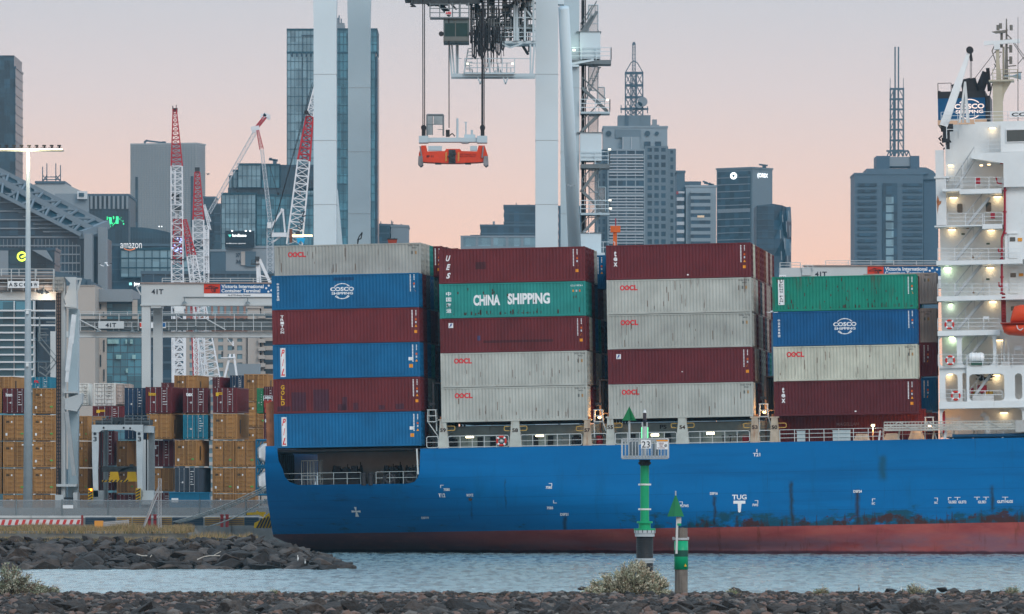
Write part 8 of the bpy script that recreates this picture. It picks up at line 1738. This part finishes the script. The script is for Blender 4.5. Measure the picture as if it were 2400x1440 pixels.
# dry grass on the breakwater top
def blades(name, cnt, fn, mats, wts, kind='stuff'):
    m_ = MB()
    for k in range(cnt):
        p, h, w_ = fn(); a = rb_.uniform(0,6.28); d = Vector((math.cos(a), math.sin(a), 0))*w_; l = Vector((rb_.uniform(-.4,.4), rb_.uniform(-.4,.4), 1))*h
        m_.cur = rb_.choices(range(len(mats)), wts)[0]; m_.add([p-d, p+d, p+l*.6+d*.5, p+l], [(0,1,2),(0,2,3)])
    o_ = m_.build(name, mats)
    if kind: o_['kind'] = kind
    return o_
def f3():
    y = rb_.uniform(410,430); x = rb_.uniform(-38,-22.6) if rb_.random() < .93 else rb_.uniform(-24,-18); d = noise.noise(Vector((x*.5,y*.15,0)))
    return Vector((x, y, bw(x,y)+(.35 if x < -22.6 and y > 414.5 else -.2))), max(.14, rb_.uniform(.3,.62)+.5*d)*(1 if y > 416 else .6), .022
blades('dry_grass', 30000, f3, [mat('grass_straw', (.34,.24,.11), var=.2), mat('grass_tan', (.24,.16,.08), var=.2), mat('grass_green', (.07,.09,.03), var=.2)], [5,4,2.2])
# shrubs: many small leaves on branching stems
def shrub(name, label, cx, cy, cz, lobes, leaf, cnt, mats, wts):
    t = thing(name, label, 'shrub', loc=(cx,cy,cz)); st = MB(); lf = MB()
    tips = []
    for (lx, ly, lz, lr, lh) in lobes:
        for k in range(int(30+60*lr*lh)):
            a = Vector((lx*.45+rb_.uniform(-.15,.15), ly*.35, 0)); v = Vector((rb_.gauss(0,1), rb_.gauss(0,1), abs(rb_.gauss(0,.9)))).normalized(); u = rb_.choice((rb_.uniform(.45,.95), rb_.uniform(.85,1.1)))
            b_ = Vector((lx+v.x*lr*u, ly+v.y*lr*u, max(.05, lz+v.z*lh*u))); md = a.lerp(b_, .55)+Vector((0,0,-.08)); st.path([a, md, b_], .014, 4); tips.append((b_, (b_-a).normalized(), rb_.randrange(len(mats))))
    for k in range(cnt):
        b_, v, ci = tips[k % len(tips)]; q_ = rb_.random(); c = b_ - v*q_*.30 + Vector((rb_.gauss(0,.06), rb_.gauss(0,.06), rb_.gauss(0,.06)))*(1.3-q_*.3); c.z = max(.02, c.z)
        out_ = (v*1.2 + Vector((rb_.gauss(0,.6), rb_.gauss(0,.6), rb_.gauss(0,.45)+.2))).normalized(); s_ = leaf*rb_.uniform(.55,1.3); sd_ = out_.cross(Vector((rb_.gauss(0,1), rb_.gauss(0,1), rb_.gauss(0,1)))).normalized()*s_*.24
        lf.cur = ci if rb_.random() < .55 else rb_.choices(range(len(mats)), wts)[0]; lf.add([c, c+out_*s_*.5+sd_, c+out_*s_, c+out_*s_*.5-sd_], [(0,1,2,3)])
    st.build('stem', mat('shrub_stem', (.10,.08,.055), var=.2), t); lf.build('foliage', mats, t); return t
LV = [mat('leaf_sage', (.36,.37,.25), var=.15), mat('leaf_pale', (.58,.55,.42), var=.15), mat('leaf_olive', (.17,.17,.11), var=.15), mat('leaf_dry', (.42,.32,.22), var=.15)]
D_ = 272; p = W(1478,1402,D_); k_ = D_/FPX
shrub('coastal_shrub', 'large pale sage-green shrub on the near shore in front of the beacon', p.x, D_, bank_z(D_), [(-1.25,0,.05,.75,.65),(-.55,.1,.15,.85,1.05),(.1,0,.25,.8,1.35),(.65,0,.2,.75,1.15),(1.25,.1,.0,.65,.8),(-1.7,0,.0,.4,.4)], .10, 20000, LV, [3,4,1.2,1.2])
p = W(10,1402,D_); LG = [mat('leaf_grey_green', (.25,.29,.20), var=.15), mat('leaf_pale', (.3,.3,.2)), LV[2], mat('leaf_brown', (.17,.11,.08), var=.15)]
shrub('coastal_shrub', 'grey-green shrub at the lower left corner with a lower brown right end', p.x, D_, bank_z(D_), [(-1.2,0,.1,1.1,1.15),(.2,0,.15,1.1,1.2),(1.3,0,.05,.7,.6),(1.95,0,.0,.55,.42)], .10, 17000, LG, [4,1.6,1.6,1.6])
for px, py, w_, h_, lab in ((2146,1388,.62,.5,'small green tussock among rocks at lower right'),(2375,1392,.4,.42,'small olive tussock near the right frame edge'),(1925,1396,.42,.28,'low brown-green tussock right of the channel mark'),(1715,1390,.3,.18,'tiny grass tuft on the broad rock at lower right'),(640,1398,.25,.16,'tiny grass tuft on the near shore at lower left')):
    D2 = 276; p = W(px, py, D2); shrub('shore_tussock', lab, p.x, D2, bank_z(D2)+.02, [(0,0,0,w_,h_)], .07, 1500, [mat('leaf_green', (.13,.17,.07), var=.2), LV[0], LV[3]], [3,2,2])
def f4():
    y = rb_.uniform(262,287); x = rb_.uniform(-.093,.093)*y; dn = noise.noise(Vector((x*.35,y*.2,7)))
    return Vector((x, y, bank_z(y))), max(.04, rb_.uniform(.05,.14)+.22*dn), .012
blades('shore_weeds', 12000, f4, [mat('weed_rust', (.20,.09,.05), var=.2), mat('weed_straw', (.24,.18,.10), var=.2), mat('weed_olive', (.09,.10,.05), var=.2)], [4,3,1])

# ---------------------------------------------------------------- beacon 23
GB = mat('beacon_green', (.006,.30,.13), rough=.45, var=.12, scale=1.2, streak=.15); GVB = mat('galvanised_grey', (.40,.43,.44), rough=.5, var=.12, scale=3); BKW = mat('black_wrap', (.018,.02,.022), rough=.5, var=.3, scale=4)
t, F = rootF('beacon', 'green channel beacon 23 with caged platform, green cone and lantern', 'beacon', 1511, 1395, 300)
k_ = 300/FPX
def tb(m_, px, y0, y1, r, r1=None, n=20): m_.tube(F(px,y0), F(px,y1), r*k_, (r if r1 is None else r1)*k_, n=n); return m_
m_ = MB(); tb(m_, 1511, 1420, 1257, 19.5); m_.build('pile', BKW, t, smooth=True)
m_ = MB()
for k in range(13): tb(m_, 1511, 1262+k*4.1, 1263.3+k*4.1, 20)
m_.build('wrap_band', mat('wrap_band', (.03,.032,.035)), t)
m_ = MB(); tb(m_, 1511, 1258, 1250, 23); tb(m_, 1511, 1250, 1243, 25); tb(m_, 1511, 1314, 1309, 25); tb(m_, 1511, 1320, 1314, 22); m_.build('clamp_ring', GVB, t)
m_ = MB()
for k in range(14): a = k*math.pi/7; c = F(1511,1246); c += Vector((math.cos(a)*24*k_, math.sin(a)*24*k_, 0)); m_.tube(c-Vector((0,0,.06)), c+Vector((0,0,.13)), .03, n=6)
m_.build('bolt_ring', BLK, t)
m_ = MB(); tb(m_, 1511, 1243, 1239, 25.5); tb(m_, 1511, 1239, 1225, 14); tb(m_, 1511, 1227, 1222, 18.5); tb(m_, 1511, 1222, 1090, 10.3); m_.build('column', GB, t, smooth=False)
m_ = MB()
for y in (1136, 1194): tb(m_, 1511, y+2, y-2, 11.5); F.box(m_, 1496, 1500, y-2, y+2, -.06, .06); F.box(m_, 1522, 1526, y-2, y+2, -.06, .06)
m_.build('white_ring', mat('ring_white', (.62,.63,.6)), t)
m_ = MB(); tb(m_, 1511, 1092, 1088, 10.5, 14); tb(m_, 1511, 1088, 1083, 15); tb(m_, 1511, 1083, 1078, 12, 14); m_.build('column_head', BLK, t)
m_ = MB(); F.box(m_, 1458, 1565, 1073, 1076.5, -1.05, 1.05); m_.build('platform_floor', GVB, t)
cage = MB()
xs = [1458 + k*(107/14) for k in range(15)]
for d in (-1.05, 1.05):
    for x in xs: cage.bar(F(x,1074,d), F(x+(-1 if x<1511 else 1)*0,1029,d), .035, .05)
    for y in (1029, 1034, 1070, 1074): cage.bar(F(1457,y,d), F(1565,y,d), .05)
for x in (1458,1565):
    for k in range(9): cage.bar(F(x,1074,-1.05+k*.26), F(x,1030,-1.05+k*.26), .035)
    for y in (1030,1073): cage.bar(F(x,y,-1.05), F(x,y,1.05), .05)
cage.bar(F(1457,1030,-1.05), F(1457,1074,-1.05), .08); cage.bar(F(1565,1030,-1.05), F(1565,1074,-1.05), .08)
cg_ = cage.build('guard_cage', GVB, t)
m_ = MB(); F.box(m_, 1474, 1495, 1036, 1070, -.2, .4); F.box(m_, 1530, 1545, 1040, 1070, .1, .5); m_.build('battery_box', mat('battery_box_grey', (.12,.15,.17), var=.3), t)
bd = MB(); F.box(bd, 1501, 1524, 1032, 1052, -1.12, -1.09); bd = bd.build('number_board', mat('board_white', (.72,.74,.74), var=0), t); a, b_ = F(1503,1050), F(1522,1035); text('23', 'number', FONTB, bd, a.x, b_.x, a.z, b_.z, -1.14, off=-.02)
bd = MB(); F.box(bd, 1537.5, 1564, 1032, 1054, -1.12, -1.09); bd = bd.build('warning_board', mat('board_white', (.72,.74,.74)), t); m_ = MB(); F.box(m_, 1537.5, 1564, 1032, 1035, -1.15, -1.12); m_.build('warning_band', ORP, bd)
a, b_ = F(1540,1052), F(1557,1038); text('SUBMARINE\nCABLE TO\nSHORE\nNO ANCHORING', 'lettering', mat('board_lettering_grey', (.22,.08,.09), var=0), bd, a.x, b_.x, a.z, b_.z, -1.14, off=.0)
m_ = MB(); m_.ring(F(1559,1045,-1.14), .055, .01, n=14, m=4); m_.bar(F(1557,1047,-1.14), F(1561,1043,-1.14), .02); m_.build('warning_symbol', BLACKP, bd)
m_ = MB(); m_.tube(F(1475,1074), F(1475,986), .055, n=8); tp_ = m_.build('topmark_pole', GVB, t)
m_ = MB(); a = F(1475,953); hw = 17*k_; z0 = F(0,986).z; x0 = a.x
for an in (rad(20), rad(110)): d = Vector((math.cos(an), math.sin(an), 0))*hw*1.02; m_.add([a+d.cross(Vector((0,0,1)))*.03+Vector((0,0,0)), Vector((x0,0,z0))+d+Vector((0,0,0)), Vector((x0,0,z0))-d, a-d.cross(Vector((0,0,1)))*.03], [(0,1,2,3)])
m_.add([a, Vector((x0-hw,-.05,z0)), Vector((x0+hw*.9,-.25,z0)), Vector((x0+.1,.3,z0))], [(0,1,2),(0,2,3),(0,3,1),(1,3,2)]); m_.build('topmark_cone', mat('topmark_green', (.008,.16,.055), rough=.4, var=.08), t)
m_ = MB(); m_.tube(F(1475,953), F(1475,946), .015, n=5); m_.tube(F(1511,965), F(1511,958), .06, .01, n=8); m_.build('bird_spike', GVB, t)
m_ = MB(); m_.tube(F(1511,1074), F(1511,1000), .10, n=12); F.box(m_, 1504, 1507, 990, 1030, -.06, .06); F.box(m_, 1515, 1518, 990, 1030, -.06, .06); m_.build('lantern_post', GVB, t)
m_ = MB(); m_.tube(F(1511,985), F(1511,968), .085, n=12); m_.tube(F(1511,992), F(1511,985), .07, .1, n=12); m_.build('lantern', mat('lantern_dark', (.03,.035,.05), rough=.2, var=0), t)
m_ = MB(); m_.tube(F(1511,968), F(1511,962), .09, .05, n=12); m_.build('lantern_cap', HW, t)
m_ = MB(); F.box(m_, 1503, 1504.3, 1002, 1030, -.1, -.04); F.box(m_, 1517.7, 1519, 1002, 1030, -.1, -.04); m_.build('light_strip', mat('green_strip_glow', (.2,1,.4), var=0, emit=(.1,1,.35), es=1.3), t)
# ---------------------------------------------------------------- channel mark on a timber pile
t, F = rootF('channel_mark', 'timber pile with green sleeve and a green cone topmark', 'channel mark', 1596, 1400, 284); k_ = 284/FPX
m_ = MB(); m_.tube(F(1596.5,1410), F(1597,1238), 15.5*k_, 14.5*k_, n=14); pl_ = m_.build('timber_pile', mat('weathered_timber', (.15,.13,.11), var=.35, scale=2, streak=.8, dirt=(.05,.045,.04), bump=.5), t)
m_ = MB(); m_.prism([(F(1592,0).x,F(0,1240).z),(F(1610,0).x,F(0,1240).z),(F(1600,0).x,F(0,1236).z)], -.1, .1); m_.build('split_top', mat('weathered_timber', (.15,.13,.11)), t)
GS = mat('sleeve_green', (.005,.33,.15), rough=.4, var=.08); m_ = MB(); m_.tube(F(1596.5,1335), F(1596.5,1268), 16.3*k_, n=20); sl = m_.build('green_sleeve', GS, t, smooth=True); m_ = MB(); m_.tube(F(1596.5,1305), F(1596.5,1290), 16.6*k_, n=20); m_.build('dark_band', mat('sleeve_dark', (.01,.07,.05)), sl); m_ = MB(); m_.prism([(F(1603,0).x,F(0,1328).z),(F(1609,0).x,F(0,1328).z),(F(1606,0).x,F(0,1321).z)], -.38, -.33); m_.build('yellow_triangle', YELP, sl)
m_ = MB(); m_.tube(F(1596.5,1266), F(1596.5,1261), 17.5*k_, n=16); F.box(m_, 1576, 1581, 1259, 1266, -.1, .1); F.box(m_, 1611, 1615, 1259, 1266, -.1, .1); m_.build('clamp', GVB, t)
m_ = MB(); a, b_ = F(1581,1298,-.36), F(1588,1210,-.36); m_.bar(F(1585,1298,-.4), F(1587,1212,-.4), .1, .06); F.box(m_, 1588, 1596, 1212, 1230, -.42, -.38); m_.build('bracket_post', mat('bracket_white', (.52,.53,.52), var=.1), t)
m_ = MB(); F.box(m_, 1587, 1596, 1227, 1232, -.45, -.42); m_.build('green_tag', GS, t)
m_ = MB(); a = F(1583,1157,-.4); z0 = F(0,1211).z; hw = 20*k_; c = Vector((a.x,-.4,z0)); vs = [a] + [c+Vector((hw*math.cos(q_), hw*.9*math.sin(q_), 0)) for q_ in (rad(190), rad(262), rad(350), rad(80))]; m_.add(vs, [(0,1,2),(0,2,3),(0,3,4),(0,4,1)]); m_.build('topmark_cone', mat('topmark_green', (.008,.16,.055)), t); m_ = MB(); m_.tube(a-Vector((0,0,.1)), a+Vector((0,0,.12)), .03, n=6); m_.build('spike', GVB, t)
# ---------------------------------------------------------------- birds
def gull(px, py, D, span, lab, rz=0, up=.35, dark=False, M=None):
    t = thing('gull', lab, 'bird', loc=W(px, py, D), rz=rz, group='gulls'); m_ = MB(); s = span
    secs = [(-.30,.015,.01),(-.2,.05,.0),(-.05,.085,0),(.1,.075,.01),(.2,.045,.03),(.26,.05,.04),(.31,.03,.035),(.37,.006,.025)]; n = 8; vs = []
    for x, r_, z in secs: vs += [(x*s, r_*s*math.cos(q*2*math.pi/n), z*s+r_*s*math.sin(q*2*math.pi/n)) for q in range(n)]
    m_.add(vs, [(j*n+k, j*n+(k+1)%n, (j+1)*n+(k+1)%n, (j+1)*n+k) for j in range(len(secs)-1) for k in range(n)])
    for sg in (-1, 1):
        P = [(.12,.05,.02),(.16,.35,up*.8),(.05,.62,up*.65),(-.12,.95,up*.25)]; Q = [(-.12,.05,.02),(-.05,.35,up*.8-.02),(-.12,.62,up*.65-.02),(-.14,.95,up*.25)]
        vs = [Vector((x*s, sg*y*s*.55, z*s)) for x, y, z in P] + [Vector((x*s, sg*y*s*.55, z*s)) for x, y, z in Q]; vs += [v-Vector((0,0,.02*s)) for v in vs]
        m_.add(vs, [(k,k+1,k+5,k+4) for k in range(3)] + [(8+k+4,8+k+5,8+k+1,8+k) for k in range(3)] + [(k,8+k,8+k+1,k+1) for k in range(3)] + [(4+k,5+k,13+k,12+k) for k in range(3)])
    m_.build('body', mat('gull_white', (.7,.7,.7), var=.1) if not dark else mat('gull_dark', (.10,.11,.12)), t)
    m_ = MB()
    for sg in (-1, 1): m_.box(-.16*s, -.02*s, min(sg*.46*s, sg*.56*s), max(sg*.46*s, sg*.56*s), up*.25*s-.01, up*.25*s+.04*s)
    m_.build('wing_tip', BLK, t); return t
gull(248, 617, 480, .95, 'white gull flying in front of the dark building at left', rad(70), -.3); gull(1380, 547, 520, 1.0, 'white gull flying between the crane leg and the orange post', rad(90), .22); gull(487, 410, 900, .8, 'small dark bird in the sky right of the tallest boom', rad(60), .4, True); gull(1337, 437, 500, .6, 'small pale bird against the diagonal crane brace', rad(90), .3); gull(1809, 731, 490, 1.0, 'white gull gliding beside the green container stack', rad(100), -.05)
def perched(px, py, D, lab, h, dark):
    t = thing('shore_bird', lab, 'bird', loc=W(px, py, D)); m_ = MB(); n = 10; secs = [((0,0,.0),.02),((0,0,.12),.10),((.02,0,.3),.14),((.03,0,.48),.12),((.02,0,.62),.06),((0,0,.74),.055),((-.02,0,.84),.07),((-.03,0,.93),.05),((-.02,0,.97),.01)]; vs = []
    for c, r_ in secs: vs += [((c[0]+r_*math.cos(q*2*math.pi/n))*h, r_*math.sin(q*2*math.pi/n)*h, c[2]*h) for q in range(n)]
    m_.add(vs, [(j*n+k, j*n+(k+1)%n, (j+1)*n+(k+1)%n, (j+1)*n+k) for j in range(len(secs)-1) for k in range(n)]); m_.build('body', mat('bird_white', (.6,.6,.58)) if not dark else mat('bird_brown', (.16,.13,.11)), t, smooth=True)
    m_ = MB(); m_.tube(Vector((-.08,0,.86))*h, Vector((-.22,0,.84))*h, .025*h, .008*h, n=6); m_.build('beak', BLK, t)
    if dark: m_ = MB(); m_.ring(Vector((-.02,0,.84))*h, .05*h, .03*h, axis='z', n=10, m=5); m_.tube(Vector((-.02,0,.8))*h, Vector((-.02,0,.96))*h, .075*h, .03*h, n=10); m_.build('dark_head', BLK, t)
perched(2013, 1386, 280, 'dark-headed bird standing upright on the near shore at right', .32, True); perched(2112, 1386, 279, 'small white bird among the rocks left of the green tussock', .22, False); perched(698, 1315, 397, 'small white bird on the tip of the breakwater', .4, False); perched(715, 1322, 396.5, 'second small white bird lower on the breakwater tip', .3, False)

# look-alikes that fell under one label: tell them apart by their order from left to right
from collections import defaultdict
same = defaultdict(list)
for o_ in C.objects:
    if o_.parent is None and 'label' in o_: same[o_['label']].append(o_)
WORDS = {2: ['left one', 'right one'], 3: ['left one', 'middle one', 'right one'], 4: ['leftmost', 'second', 'third', 'rightmost'], 5: ['leftmost', 'second', 'middle', 'fourth', 'rightmost']}
for l_, os_ in same.items():
    if 1 < len(os_) <= 5:
        for o_, w_ in zip(sorted(os_, key=lambda q_: q_.location.x/q_.location.y), WORDS[len(os_)]): o_['label'] = l_.replace(' of the breakwater', '') + ', ' + w_
for o_ in C.objects:
    if o_.parent is None and len(str(o_.get('label', '')).split()) > 16: print('LONG', o_['label'])
